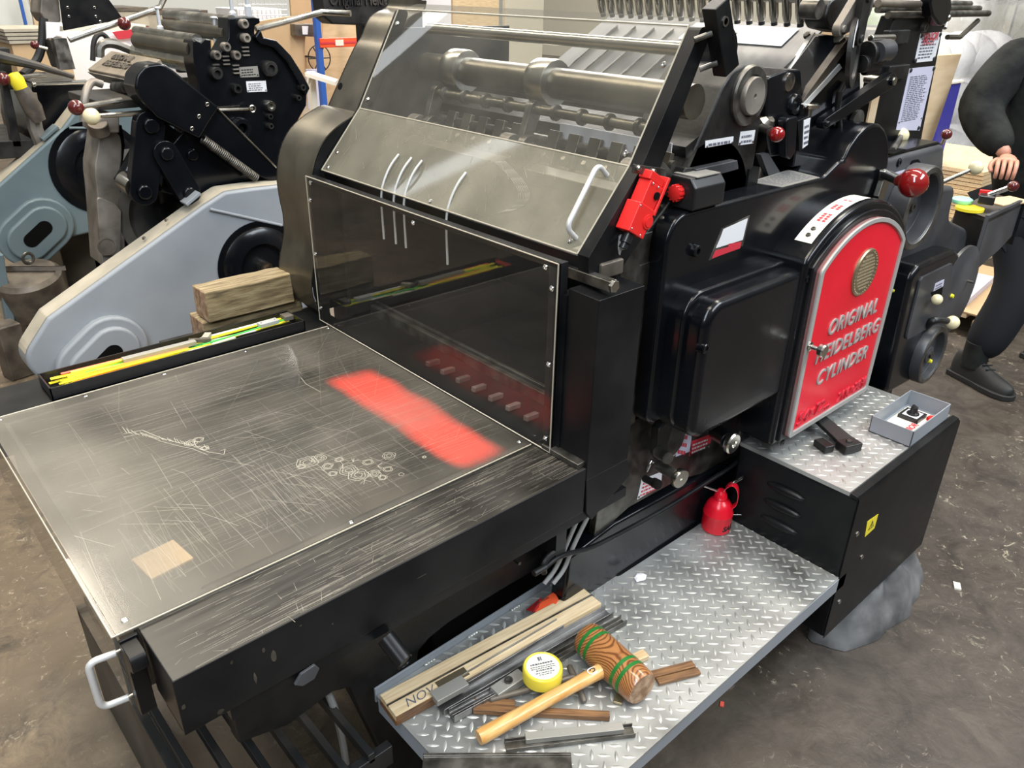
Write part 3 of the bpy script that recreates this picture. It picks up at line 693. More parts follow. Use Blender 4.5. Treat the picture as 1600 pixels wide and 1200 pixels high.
for y in (1.69, 1.335, 0.975):
    link_((1.268, y, 1.405), (1.235, y, 1.325), 0.018, 0.014, 0.018, 'steel_dark', 'cam_lever', PR)
    link_((1.235, y-.02, 1.325), (1.285, y-.02, 1.300), 0.030, 0.020, 0.020, 'steel_dark', 'cam_lever', PR)
    b = MB(); b.cyl((1.222, y+.012, 1.330), (1.222, y+.045, 1.330), 0.024, n=24); b.build('cam_roller', 'old_iron', PR, bevel=0.002)
b = MB(); b.cyl((1.30, 0.96, 1.335), (1.30, 1.78, 1.335), 0.012, n=14); b.build('finger_shaft', 'steel_dark', PR)
for k in range(12):
    y = 0.985+k*0.062
    if abs(y-1.335) < .03: continue
    b = MB(); b.obox((1.290, y, 1.325), (0.012, 0.034, 0.075), (0, 0.35, 0)); b.obox((1.272, y, 1.283), (0.030, 0.040, 0.014), (0, .5, 0)); b.cyl((1.275, y, 1.30), (1.262, y, 1.315), 0.007, n=8)
    b.build('finger', 'brushed_dark', PR, bevel=0.002)
b = MB(); b.prism([(1.205, 1.288), (1.235, 1.298), (1.262, 1.262), (1.228, 1.250)], 'y', 0.955, 1.29); b.prism([(1.205, 1.288), (1.235, 1.298), (1.262, 1.262), (1.228, 1.250)], 'y', 1.38, 1.76); b.build('finger_bar', 'brushed_dark', PR, bevel=0.003)
b = MB(); b.lathe([(0.15, 0), (0.15, 0.83)], (1.42, 0.955, 1.225), (0, 1, 0), 48); b.build('impression_cylinder', 'steel_dark', PR)
b = MB(); b.box(1.318, 1.320, .985, 1.30, 1.262, 1.375); b.build('paper_sheet', 'paper', PR)
# four pale felt straps hanging into the throat behind the guard
for y, s in ((1.545, 1.0), (1.495, 1.0), (1.455, 1.0), (1.30, 1.0)):
    b = MB(); b.tube(smooth3([(1.045, y, 1.300), (1.020, y, 1.278), (1.000, y, 1.245), (0.990, y, 1.215), (0.992, y, 1.11)]), 0.0026, 6); b.build('felt_strap', 'alu_white', PR)

# --- curved dark sheet cover on the far side
b = MB()
CZ_ = [(1.330, 1.612)]+pxy([(604, 13), (583, 20), (571, 36), (563, 60), (553, 72), (511, 168)], 1.985)
low2 = [(CZ_[-1][0]+.004, CZ_[-1][1]-.002)]+pxy([(505, 161), (462, 188), (440, 219), (431, 259), (433, 297), (446, 353)], 2.0)+[(0.925, 0.93), (0.945, 0.855)]
cz = CZ_

def sheet_(pts, y0, y1, th=0.003):
    b = MB(); inner = [(x+th*1.2, z-th*.4) for x, z in pts]
    b.prism(pts+inner[::-1], 'y', y0, y1); return b
from itertools import accumulate
def smooth_pts(pts, it=2):
    for _ in range(it):
        o = [pts[0]]
        for a, c in zip(pts, pts[1:]): o += [(a[0]*.75+c[0]*.25, a[1]*.75+c[1]*.25), (a[0]*.25+c[0]*.75, a[1]*.25+c[1]*.75)]
        o.append(pts[-1]); pts = o
    return pts
sc = sheet_(smooth_pts(cz), 1.813, 1.985); lc = sc.build('far_cover', 'brushed_dark', PR, sharp=60, label='curved dark sheet metal cover')
sheet_(smooth_pts(low2), 1.818, 2.0).build('far_cover_skirt', 'brushed_dark', lc, sharp=60)
b = MB(); cap = smooth_pts(cz)+[(1.36, 1.60), (1.36, 1.33)]; b.prism(cap, 'y', 1.980, 1.985)
cap2 = smooth_pts(low2)+[(1.30, 0.855), (1.30, 1.33)]; b.prism(cap2, 'y', 1.995, 2.0); b.prism([(x+.006, z) for x, z in cap2], 'y', 1.817, 1.820); b.build('far_cover_side', 'sheet_black', lc)
b = MB(); nn_ = Vector((-0.9, 0, 0.42)); b.lathe([(0.009, 0), (0.009, 0.0015), (0, 0.0015)], (1.085, 1.850, 1.416), nn_, 18); b.build('cover_hole', 'gap', lc)
b = MB(); b.box(1.06, 2.4, 1.83, 1.95, 0.0, 1.25); b.build('far_frame', 'cast_black', PR, bevel=0.01)

b = MB(); b.prism([(1.03, .83), (1.03, 1.22), (1.14, 1.35), (1.255, 1.55), (1.60, 1.55), (1.60, .83)], 'y', 1.792, 1.806); b.build('far_side_plate', 'cast_black', PR)
b = MB(); b.prism([(1.36, 1.24), (1.33, 1.37), (1.40, 1.40), (1.46, 1.24)], 'y', 0.96, 1.78); b.build('inner_beam', 'cast_black', PR)
b = MB(); b.box(1.50, 1.56, .96, 1.80, 1.24, 1.43); b.build('rear_beam', 'sheet_black', PR)
# ================================================================ operator-side castings
YH, YA, YG, YC, YS = 0.895, 0.955, 0.90, 0.812, 0.792
# A-shaped bearing frame with the shaft disc
out = pxy([(1074, 262), (1130, 135), (1146, 110), (1165, 101), (1183, 112), (1192, 142), (1189, 190), (1173, 290)], YA)
zb = 1.24
af = rp_([(out[0][0]-0.01, zb)]+out[:1]+out[1:7]+[(out[7][0], zb)], [0, 0.01, 0.05, 0.03, 0.03, 0.03, 0.03, 0.02, 0], 6)
b = MB(); b.prism(af, 'y', YA, 1.12); bf = b.build('bearing_frame', 'cast_black', PR, bevel=0.006, seg=3)
dc = at(1168, 149, 'y', YA)
b = MB(); b.lathe([(0.060, 0), (0.060, 0.006), (0.057, 0.010), (0.042, 0.010), (0.040, 0.006), (0.0, 0.006)], dc, (0, -1, 0), 48); dk_ = b.build('bearing_ring', 'steel_dark', bf)
b = MB(); b.lathe([(0.038, 0.004), (0.038, 0.016), (0.036, 0.019), (0.005, 0.019), (0.004, 0.012), (0, 0.012)], dc, (0, -1, 0), 48); b.build('shaft_end', 'old_iron', dk_)
b = MB(); c = at(1132, 82, 'y', 1.05)
pts = [(c.x+.052*math.cos(t), c.z+.055*math.sin(t)) for t in [k*PI/16 for k in range(17)]]+[(c.x-.062, c.z-.10), (c.x+.052, c.z-.10)]
b.prism(pts, 'y', 1.05, 1.10); hb = b.build('round_lug', 'enamel', PR, bevel=0.006, seg=3)
b = MB(); b.lathe([(0.012, 0), (0.012, 0.002), (0.008, 0.002), (0.007, 0)], (c.x+.002, 1.05, c.z-.004), (0, -1, 0), 20); b.build('bushing', 'steel', hb)
# small engraved labels
def label_plate(parent, quad, y, nl, name='label_plate', mats=('white_label', 'label_red'), pins=True, th=0.001, title=0):
    """thin printed plate lying on a vertical plane facing the operator; quad = its four corners in x,z (TL, TR, BR, BL)"""
    b = MB(); P = [Vector((x, y, z)) for x, z in quad]
    b.poly3([p for p in P], (0, -th, 0))
    X = P[1]-P[0]; U = P[0]-P[3]; w, h = X.length, U.length
    O = P[3]+Vector((0, -th, 0))+X*0.10+U*0.12
    Xn, Un = X.normalized(), U.normalized(); N = Xn.cross(Un)
    b.m(1)
    for i in range(nl):
        y0 = h*0.76*(1-(i+1)/nl); bh = h*0.76/nl*0.5; x = 0; L = w*0.8*(1-random.random()*0.25)
        while x < L:
            q = min(L, x+w*random.uniform(0.05, 0.16)); off = Vector((0, -0.0004, 0))
            b.quad(*[O+Xn*a+Un*c+off for a, c in ((x, y0), (q, y0), (q, y0+bh), (x, y0+bh))]); x = q+w*0.03
    o = b.build(name, list(mats), parent, recalc=False)
    if pins:
        for i, (a, c) in enumerate(((.05, .12), (.95, .12))):
            p = P[3]+X*a+U*c; screw(o, p+Vector((0, -th, 0)), (0, -1, 0), min(0.003, h*.16), 0.0015, 'rivet', 'steel_dark')
    return o
random.seed(21)
label_plate(bf, pxy([(1102, 220), (1146, 213), (1145, 223), (1102, 231)], YA-.001), YA-.0005, 1, mats=('white_label', 'ink_grey'))
label_plate(bf, pxy([(1157, 206), (1180, 203), (1177, 224), (1154, 227)], YA-.001), YA-.0005, 2, mats=('white_label', 'ink_grey'))

# main gear housing with the round hump
f = pxy([(1048, 328), (1107, 329), (1220, 305), (1302, 281)], YH)
zt = 1.262
xl = at(1040, 400, 'y', YH).x; xr = 2.12
hump = []
cxh, rh = 2.000, 0.150
prof = [(xl, 0.80), (xl, zt), (1.80, zt), (1.862, zt+.028)]
for k in range(11): a = math.radians(150-k*15); prof.append((cxh+rh*math.cos(a)*0.93, 1.215+rh*1.0*math.sin(a)))
prof += [(cxh+.14, 0.60), (1.62, .60), (1.62, .80)]
prof = rp_(prof, [0.03, 0.06, 0.06, 0.05]+[0]*11+[0.01, .01, .01], 8)
b = MB(); b.prism(prof, 'y', YH, 1.06); gh = b.build('gear_housing', 'enamel', PR, bevel=0.024, seg=5, sharp=50)
# flange edge and steel strip left of the housing
b = MB(); b.box(xl-.055, xl+.01, 0.935, 1.0, 0.79, 1.225); b.build('frame_edge', 'steel_dark', PR, bevel=0.002)
px_ = pxy([(980, 398), (986, 396), (992, 404), (1000, 415), (1027, 405), (1026, 452), (965, 460), (966, 440)], 0.932)
b = MB(); b.prism(px_, 'y', 0.932, 0.96); b.build('machined_face', 'steel_dark', PR, bevel=0.001)
px_ = pxy([(985, 395), (1050, 312), (1072, 262), (1085, 262), (1062, 330), (1034, 400), (1028, 408), (998, 416), (993, 402)], 0.936)
b = MB(); b.prism(px_, 'y', 0.936, 1.0); b.build('frame_web', 'cast_black', PR, bevel=0.004, seg=3)
for u, v in ((1064, 300), (1034, 342)): screw(PR, at(u, v, 'y', .934), (0, -1, 0), 0.007, 0.008, 'cap_screw', 'steel_dark')
def boss(parent, c, r=0.014, L=0.012):
    b = MB(); b.lathe([(r*1.25, -0.01), (r, 0), (r, L*0.8), (r*0.85, L), (r*0.5, L), (r*0.45, L*0.4), (0, L*0.4)], c, (0, -1, 0), 20); return b.build('screw_boss', 'enamel', parent)
boss(gh, at(1084, 391, 'y', YH), 0.013)
# torn sticker on the housing
q = pxy([(1128, 357), (1172, 336), (1161, 384), (1108, 407)], YH-.001)
b = MB(); b.poly3([(x, YH-.0002, z) for x, z in q], (0, -0.0006, 0)); st = b.build('torn_sticker', 'steel_dark', gh)
q = pxy([(1131, 358), (1169, 341), (1161, 375), (1119, 388), (1126, 372)], YH-.002)
b = MB(); b.poly3([(x, YH-.001, z) for x, z in q], (0, -0.0004, 0)); b.build('sticker_silver', 'white_label', st)
q = pxy([(1118, 392), (1138, 386), (1139, 381), (1159, 378), (1157, 388), (1113, 404)], YH-.002)
b = MB(); b.poly3([(x, YH-.001, z) for x, z in q], (0, -0.0004, 0)); b.build('sticker_red', 'label_red', st)
# instruction plate lying on the housing
q = pxz([(1171, 284), (1232, 265), (1281, 277), (1222, 292)], zt+.001)
b = MB(); b.poly3([(x, y, zt-.0006) for x, y in q], (0, 0, 0.0016)); b.m(1)
P = [Vector((x, y, zt+.0014)) for x, y in q]
for i in range(10):
    t0 = .1+i*.083
    a = P[0].lerp(P[3], t0); c = P[1].lerp(P[2], t0); a2 = P[0].lerp(P[3], t0+.035); c2 = P[1].lerp(P[2], t0+.035); s0 = .08
    while s0 < .9:
        s1 = s0+random.uniform(.05, .16); b.quad(a.lerp(c, s0), a.lerp(c, min(.92, s1)), a2.lerp(c2, min(.92, s1)), a2.lerp(c2, s0)); s0 = s1+.03
b.build('instruction_plate', ['label_metal', 'ink_grey'], gh, recalc=False)

# stop-button box
c = at(1117, 290, 'y', 0.90)
b = MB(); b.prism(rp_([(0.885, 1.264), (0.965, 1.264), (0.965, 1.312), (0.948, 1.326), (0.900, 1.326), (0.885, 1.308)], 0.008), 'x', 1.275, 1.375); sb = b.build('stop_button_box', 'plastic_black', PR, bevel=0.004, seg=3)
b = MB(); b.lathe([(0.015, 0), (0.015, 0.010), (0.0145, 0.014), (0.010, 0.016), (0, 0.016)], (1.275, 0.925, 1.295), (-1, 0, 0), 24)
for k in range(12): t = k*PI/6; b.obox((1.267, 0.925+.0152*math.cos(t), 1.295+.0152*math.sin(t)), (0.012, 0.003, 0.003), (t, 0, 0))
b.build('stop_button', 'red_plastic', sb)
b = MB(); b.box(1.29, 1.365, 0.895, 0.952, 1.3255, 1.3275); b.build('button_label', 'label_metal', sb)
b = MB(); b.poly3([at(1075, 262, 'y', .95), at(1140, 248, 'y', .95), at(1142, 262, 'y', .95), at(1078, 280, 'y', .95)], (0, -.02, 0)); b.build('mounting_strip', 'cast_grey', PR, bevel=0.002)

# gear cover: box-shaped bulge running into the arched housing behind the name plate
cb = rp_([(1.262, 0.795), (1.262, 1.092), (1.665, 1.092), (1.665, 0.775), (1.30, 0.775)], [0.05, 0.055, 0.0, 0.0, 0.03], 8)
b = MB(); b.prism(cb, 'y', YC, YC+0.10); gc = b.build('gear_cover', 'enamel', PR, bevel=0.018, seg=5, sharp=50)
cb2 = rp_([(1.248, 0.785), (1.248, 1.104), (1.66, 1.104), (1.66, 0.765)], [0.06, 0.06, 0, 0], 8)
b = MB(); b.prism(cb2, 'y', YC+0.045, YC+0.10); b.build('cover_base', 'enamel', gc, bevel=0.008, seg=3, sharp=50)
boss(gc, (1.272, YC+.006, 1.00), 0.011, 0.008)
def arch(x0, x1, z0, zs, rise, n=24):
    w = (x1-x0)/2; R = (w*w+rise*rise)/(2*rise); a = math.asin(w/R); cx = (x0+x1)/2; cz = zs+rise-R
    return [(x0, z0)]+[(cx+R*math.sin(-a+2*a*k/n), cz+R*math.cos(-a+2*a*k/n)) for k in range(n+1)]+[(x1, z0)]
ah = arch(1.612, 2.112, 0.635, 1.112, 0.100)
b = MB(); b.prism(ah, 'y', YS+.012, YH+0.02); ar = b.build('arch_housing', 'enamel', gc, bevel=0.012, seg=4, sharp=50)
ah = arch(1.632, 2.092, 0.645, 1.098, 0.094)
b = MB(); b.prism(ah, 'y', YS+.004, YS+.02); b.build('arch_lip', 'enamel', gc, bevel=0.004, seg=3, sharp=50)
for u, v in ((1262, 436), (1222, 692)): screw(gc, at(u, v, 'y', YS+.012), (0, -1, 0), 0.009, 0.003, 'cap_screw', 'enamel')
# cream band with red print across the arch
w = .25; R = (w*w+.01)/(.2); cz = 1.112+.1-R; cx = 1.862
b = MB(); n_ = 20; a0, a1 = -0.62, 0.12
def ap(a, y, r=0.0008): return Vector((cx+(R+r)*math.sin(a), y, cz+(R+r)*math.cos(a)))
for k in range(n_):
    a = a0+(a1-a0)*k/n_; c = a0+(a1-a0)*(k+1)/n_; b.quad(ap(a, YS+.030), ap(c, YS+.030), ap(c, YS+.072), ap(a, YS+.072))
b.m(1)
for a in (-.42, -.395, -.37, -.345, -.26, -.235, -.21, -.10):
    for yy in (0.0, 0.012): b.quad(ap(a, YS+.040+yy, .0014), ap(a+.018, YS+.040+yy, .0014), ap(a+.018, YS+.048+yy, .0014), ap(a, YS+.048+yy, .0014))
b.build('scale_band', ['paper_cream', 'label_red'], ar, recalc=False)
for a in (-.56, -.50): screw(ar, ap(a, YS+.05), (math.sin(a), 0, math.cos(a)), 0.006, 0.004, 'screw', 'steel_dark')

# name plate
SX0, SX1, SZ0, SZ1 = 1.650, 2.074, 0.652, 1.088
sg = [(SX0+.004, SZ0)]+arch(SX0, SX1, SZ0, SZ1, .086)[1:-1]+[(SX1-.006, SZ0)]
rr = [0.012]+[0.016]+[0]*23+[0.016]+[0.012]
b = MB(); b.prism(rp_(sg, rr), 'y', YS-.004, YS+.006); npl = b.build('name_plate', 'red_enamel', PR, sharp=40, label='red arched name plate')
# silver rim as a raised frame following the outline
o_ = rp_(sg, rr); cxs = (SX0+SX1)/2; czs = (SZ0+SZ1)/2+.03
sg2 = [(SX0+.018, SZ0+.014)]+arch(SX0+.014, SX1-.014, SZ0, SZ1-.004, .079)[1:-1]+[(SX1-.020, SZ0+.014)]
i_ = rp_(sg2, [0.008]+[0.012]+[0]*23+[0.012]+[0.008])
b = MB(); n = len(o_)
A = [[b.bm.verts.new((x, y, z)) for x, z in P] for P, y in ((o_, YS+.006), (o_, YS-.009), (i_, YS-.009), (i_, YS))]
for r0, r1 in zip(A, A[1:]):
    for k in range(n): b._f([r0[k], r0[(k+1) % n], r1[(k+1) % n], r1[k]])
b.build('silver_rim', 'silver_paint', npl, bevel=0.0015)
TY = YS-.004
def stext(s, size, p, q, name, bold=0.0002, ext=0.0018, mat='silver_paint', shear=.22):
    P = at(*p, 'y', TY); Q = at(*q, 'y', TY)
    o = text(s, size, (0, 0, 0), (1, 0, 0), (0, 1, 0), mat, name, None, ext, shear, bold, space=1.12)
    xs = [v.co.x for v in o.data.vertices]; w = max(xs)-min(xs); sc_ = (Q.x-P.x)/w; x0 = min(xs); zb_ = (P.z+Q.z)/2
    off = parent_world(npl)
    for v in o.data.vertices:
        x, y, z = v.co; v.co = Vector((P.x+(x-x0)*sc_, TY-z-ext*.9, zb_+y))-off
    o.data.flip_normals() if False else None
    o.parent = npl; return o
stext('ORIGINAL', 0.058, (1293, 522), (1367, 489), 'raised_lettering')
stext('HEIDELBERG', 0.057, (1273, 563), (1369, 522), 'raised_lettering')
stext('CYLINDER', 0.057, (1275, 598), (1350, 563), 'raised_lettering')
stext('54×72', 0.046, (1244, 663), (1285, 641), 'small_lettering', .0004, .0018, 'label_red')
stext('cm', 0.022, (1283, 642), (1294, 636), 'small_lettering', .0001, .0015, 'label_red')
stext('21¼×28⅜', 0.040, (1306, 627), (1350, 603), 'small_lettering', .0004, .0018, 'label_red')
mc = at(1350, 425, 'y', TY)
b = MB(); b.lathe([(0.060, 0), (0.060, 0.003), (0.057, 0.006), (0.052, 0.004), (0.0, 0.004)], mc, (0, -1, 0), 48)
md = b.build('medallion', 'bronze', npl, sharp=25)
b = MB()
for k in range(36):
    t = k*PI/18; p = mc+Vector((.0545*math.cos(t), -.0045, .0545*math.sin(t))); b.obox(p, (.0045, .002, .0022), (0, -t, 0))
for i, hw in enumerate((.018, .030, .036, .040, .042, .042, .040, .036, .028, .018)):
    z = mc.z+.041-i*.009; x = mc.x-hw
    while x < mc.x+hw:
        q = x+random.uniform(.003, .010); b.box(x, min(q, mc.x+hw), mc.y-.0055, mc.y-.0035, z-.0022, z+.0018); x = q+.0022
b.build('medal_lettering', 'bronze_light', md)
kc = at(1265, 541, 'y', YS-.009)
b = MB(); b.lathe([(0.012, 0), (0.012, .003), (0.006, .005), (0.006, 0.018), (0.009, .022), (0.0155, 0.026), (0.0165, 0.036), (0.014, 0.040), (0, 0.040)], kc, (0, -1, 0), 28); b.build('plate_knob', 'nickel', npl)

# safety switch on the hood's side frame: red body, latch plate, cable
sw = bpy.data.objects.new('safety_switch', None); COL.objects.link(sw); sw.parent = PR; sw.location = Vector((1.09, 0.87, 1.30))-PR.location
n2 = (C_-B_).normalized(); 
sd = Vector((.49, 0, .87)).normalized(); sx_ = Vector((.87, 0, -.49)).normalized()
base = at(1006, 310, 'y', 0.875)
def SM(a, b2, c): return base+sx_*a+sd*b2+Vector((0, c, 0))
def sbox(bm_, a0, a1, b0, b1, c0, c1):
    v = [bm_.bm.verts.new(SM(a, q, c)) for a, q, c in ((a0,b0,c0),(a1,b0,c0),(a1,b1,c0),(a0,b1,c0),(a0,b0,c1),(a1,b0,c1),(a1,b1,c1),(a0,b1,c1))]
    for q in ((0,3,2,1),(4,5,6,7),(0,1,5,4),(1,2,6,5),(2,3,7,6),(3,0,4,7)): bm_._f([v[i] for i in q])
b = MB(); sbox(b, -.024, .024, -.066, -.012, -.016, .016); b.build('switch_body', 'red_plastic', sw, bevel=0.002)
b = MB(); sbox(b, -.018, .022, -.014, .030, -.014, .014); sbox(b, -.022, .022, .030, .046, -.012, .014); sbox(b, .024, .031, -.02, .052, -.016, .014); b.build('switch_head', 'red_plastic', sw, bevel=0.002)
b = MB(); b.lathe([(0.013, 0), (0.013, 0.002), (0.009, 0.002), (0.009, .0035), (0, .0035)], SM(.016, -.035, -.016), (0, -1, 0), 24); b.build('switch_dial', 'red_plastic', sw)
b = MB(); b.lathe([(0.007, 0), (0.007, 0.003), (0, 0.003)], SM(.012, .012, -.014), (0, -1, 0), 16); b.build('key_hole', 'gap', sw)
for a, q in ((-.012, .026), (.006, .026), (-.020, -.018), (-.018, -.060), (.012, -.062)): screw(sw, SM(a, q, -.0155), (0, -1, 0), 0.0022, 0.001)
b = MB(); b.cyl(SM(0, -.066, 0), SM(0, -.084, 0), 0.011, n=12); b.cyl(SM(0, -.084, 0), SM(0, -.095, 0), .008, n=12); gl = b.build('cable_gland', 'plastic_black', sw, bevel=0.001)
e = SM(0, -.095, 0)
pts = [e, at(972, 366, 'y', .89), at(966, 385, 'y', .895), at(964, 405, 'y', .90), at(964, 425, 'y', .905)]
b = MB(); b.tube(smooth3(pts), 0.0062, 10); b.build('switch_cable', 'cable_grey', sw)
b = MB(); p = at(1013, 262, 'y', .878); sbox2 = [at(989, 256, 'y', .885), at(1038, 263, 'y', .885), at(1035, 276, 'y', .885), at(986, 270, 'y', .885)]
b.poly3(sbox2, (0, -.004, 0)); kp = b.build('latch_bracket', 'steel_dark', sw, bevel=0.0008)
for u, v in ((997, 263), (1020, 268)): screw(kp, at(u, v, 'y', .881), (0, -1, 0), 0.0055, 0.005, 'cap_screw', 'steel')
# ================================================================ feeder end of the big press
# gearbox end
prof = [(2.05, 0.56), (2.05, 1.264), (2.485, 1.264), (2.585, 1.130), (2.68, 1.118), (2.72, 1.00), (2.86, 0.93), (2.95, 0.85), (2.93, 0.72), (2.80, 0.62), (2.60, 0.55), (2.40, 0.545)]
prof = rp_([(2.05, 0.56), (2.05, 1.264), (2.500, 1.264), (2.560, 1.128), (2.675, 1.118), (2.69, 1.01), (2.90, 0.94), (2.94, 0.80), (2.86, 0.62), (2.60, 0.54)], [0.02, 0.02, 0.04, 0.03, 0.03, 0.05, 0.06, 0.08, 0.08, 0.05])
b = MB(); b.prism(prof, 'y', YG, 1.14); gb = b.build('feeder_gearbox', 'cast_grey', PR, bevel=0.014, seg=4, sharp=50)
b = MB(); b.prism(rp_([(2.08, 1.255), (2.08, 1.272), (2.47, 1.272), (2.50, 1.262), (2.50, 1.24)], 0.006), 'y', YG+.01, 1.14); b.build('gearbox_lid', 'enamel', gb, bevel=0.004)
b = MB(); b.box(2.2, 2.9, 1.0, 1.8, 0.0, 0.9); b.box(2.1, 2.6, 1.12, 1.8, 0.8, 1.24); b.build('feeder_body', 'cast_black', PR, bevel=0.02)
for x in (2.40, 2.50): b = MB(); b.box(x, x+.04, 0.96, 1.0, 0.0, 0.56); b.build('support_leg', 'cast_black', PR)
b = MB(); b.lathe([(0.11, 0), (0.105, 0.012), (0.08, .022), (0, .026)], at(1400, 475, 'y', YG), (0, -1, 0), 32); b.build('round_cover', 'cast_grey', gb)
b = MB(); b.lathe([(0.006, 0), (0.006, 0.006), (0.004, .009), (0, .009)], at(1394, 453, 'y', YG-.02), (0, -1, 0), 12); b.build('oiler', 'neon_yellow', gb)
def handwheel(c, R, name, d=0.055):
    b = MB(); b.lathe([(R*.98, 0), (R, -.0), (R, d*.85), (R*.97, d), (R*.83, d), (R*.80, d*.93), (R*.78, 0.012), (R*.30, 0.008), (R*.28, 0.022), (R*.10, 0.024), (0, 0.024)], c, (0, -1, 0), 56)
    w = b.build(name, 'cast_grey', gb, bevel=0.0015, sharp=30)
    b = MB(); b.lathe([(R*.99, d*.96), (R*.96, d*1.02), (R*.84, d*1.02), (R*.82, d*.96)], c, (0, -1, 0), 56, cap=False); b.build('wheel_rim', 'steel_dark', w, sharp=30)
    b = MB(); b.lathe([(R*.12, 0.022), (R*.12, .030), (R*.05, .030), (R*.05, .026), (0, .026)], c, (0, -1, 0), 20); b.build('wheel_hub', 'steel_dark', w)
    return w
w1 = handwheel(at(1440, 326, 'y', YG-.05)+Vector((0, .05, 0)), 0.118, 'handwheel')
# lower control panel with disc and wheel
pp = rp_([(2.35, 0.52), (2.315, 0.92), (2.36, 0.945), (2.62, 0.942), (2.70, 0.90), (2.74, 0.60), (2.60, 0.505)], [0.04, 0.04, 0.04, 0.03, 0.05, 0.06, 0.05])
b = MB(); b.prism(pp, 'y', 0.832, YG+.01); cp = b.build('control_panel_case', 'enamel', PR, bevel=0.016, seg=4, sharp=50)
pq = rp_([(2.385, 0.70), (2.375, 0.905), (2.60, 0.905), (2.66, 0.80), (2.62, 0.70)], [0.02, 0.015, 0.02, 0.02, 0.02])
b = MB(); b.prism(pq, 'y', 0.826, 0.834); b.build('panel_face', 'cast_grey', cp, bevel=0.001)
c = at(1508, 440, 'y', 0.842)
b = MB(); b.lathe([(0.155, 0), (0.155, 0.010), (0.152, 0.012), (0, 0.012)], (2.735, 0.842, 0.775), (0, -1, 0), 56); ds = b.build('round_disc', 'cast_grey', cp)
b = MB(); b.cyl((2.80, .832, .80), (2.80, .81, .80), .004, n=8); b.build('disc_pin', 'steel_dark', ds)
b = MB(); b.lathe([(0.007, 0), (0.006, 0.008), (0, .008)], at(1486, 462, 'y', .83), (0, -1, 0), 10); b.build('oiler', 'neon_yellow', cp)
w2 = handwheel(Vector((2.585, 0.835, 0.600)), 0.098, 'handwheel', 0.035)
b = MB(); b.lathe([(0.008, 0), (0.006, 0.012), (0, .014)], at(1450, 563, 'y', .82), (0, -1, 0), 10); b.build('oiler', 'neon_yellow', w2)
label_plate(cp, pxy([(1461, 443), (1475, 436), (1473, 447), (1458, 455)], .826), .8255, 2, mats=('lilac_label', 'ink_grey'), pins=False)
b = MB(); b.prism(pxy([(1455, 457), (1473, 449), (1471, 462), (1458, 468)], .825), 'y', .8245, .8265); b.build('lever_slot', 'gap', cp)
def lever(parent, p, q, r, br, mat, name='lever', rod='steel'):
    p = Vector(p); q = Vector(q); b = MB(); b.tube([p, p.lerp(q, .5), q], r, 10, rs=[r*1.1, r, r*.8]); o = b.build(name, rod, parent); ballknob(o, q, br, mat); return o
lever(cp, at(1459, 462, 'y', .83), at(1464, 468, 'y', .80), .005, .0165, 'ivory')
b = MB(); pts = smooth3([at(1448, 508, 'y', .83), at(1458, 500, 'y', .81), at(1470, 500, 'y', .80), at(1485, 502, 'y', .785)]); b.tube(pts, .012, 10, rs=[.014-.006*k/len(pts) for k in range(len(pts))]); o = b.build('curved_lever', 'cast_black', cp); ballknob(o, at(1488, 504, 'y', .78), .022, 'ivory')
# big red ball crank
p = at(1380, 275, 'y', .875)
b = MB(); b.cyl(at(1382, 272, 'y', .88), at(1404, 282, 'y', .83), .014, n=20); o = b.build('crank_spindle', 'nickel', PR)
ballknob(o, at(1427, 286, 'y', .80), .036, 'red_ball')
b = MB(); pts = pxy([(1376, 265), (1386, 265), (1384, 282), (1374, 312), (1367, 315), (1366, 306), (1374, 282)], .885); b.prism(rp_(pts, .005), 'y', .873, .89); b.build('crank_arm', 'nickel', o, bevel=.003)
b = MB(); q = pxy([(1370, 316), (1378, 318), (1378, 330), (1367, 328)], .884); b.prism(q, 'y', .883, .886); b.build('warning_label', 'label_red', gb)
b = MB(); pts = pxy([(1419, 268), (1425, 251), (1435, 249), (1439, 254), (1434, 275)], YG-.002); b.prism(rp_(pts, .01), 'y', YG-.002, YG+.002); b.build('oval_slot', 'gap', gb)
label_plate(gb, pxy([(1397, 270), (1417, 264), (1416, 271), (1399, 277)], YG-.001), YG-.0005, 1, mats=('lilac_label', 'label_red'), pins=False)
lever(gb, at(1467, 287, 'y', YG), at(1525, 262, 'y', .84), .006, .0205, 'ivory')
ballknob(gb, at(1444, 274, 'y', .87), .014, 'ivory')
b = MB(); b.obox(at(1395, 236, 'z', 1.273), (.10, .035, .002), (0, 0, 0.1)); b.build('slot', 'gap', gb)
lever(gb, at(1394, 236, 'z', 1.27), at(1408, 212, 'y', 1.0), .009, .022, 'ivory', rod='steel_dark')
lever(gb, at(1472, 224, 'y', 1.02), at(1479, 210, 'y', 1.0), .005, .0165, 'dark_red_ball')
screw(gb, at(1404, 254, 'y', YG), (0, -1, 0), .012, .005, 'cap_screw', 'enamel')
for u, v in ((1393, 216), (1426, 208)): b = MB(); b.lathe([(.008, 0), (.008, .012), (.004, .018), (0, .018)], at(u, v, 'y', 1.09), (0, 0, 1), 12); b.build('oiler', 'neon_yellow', gb)

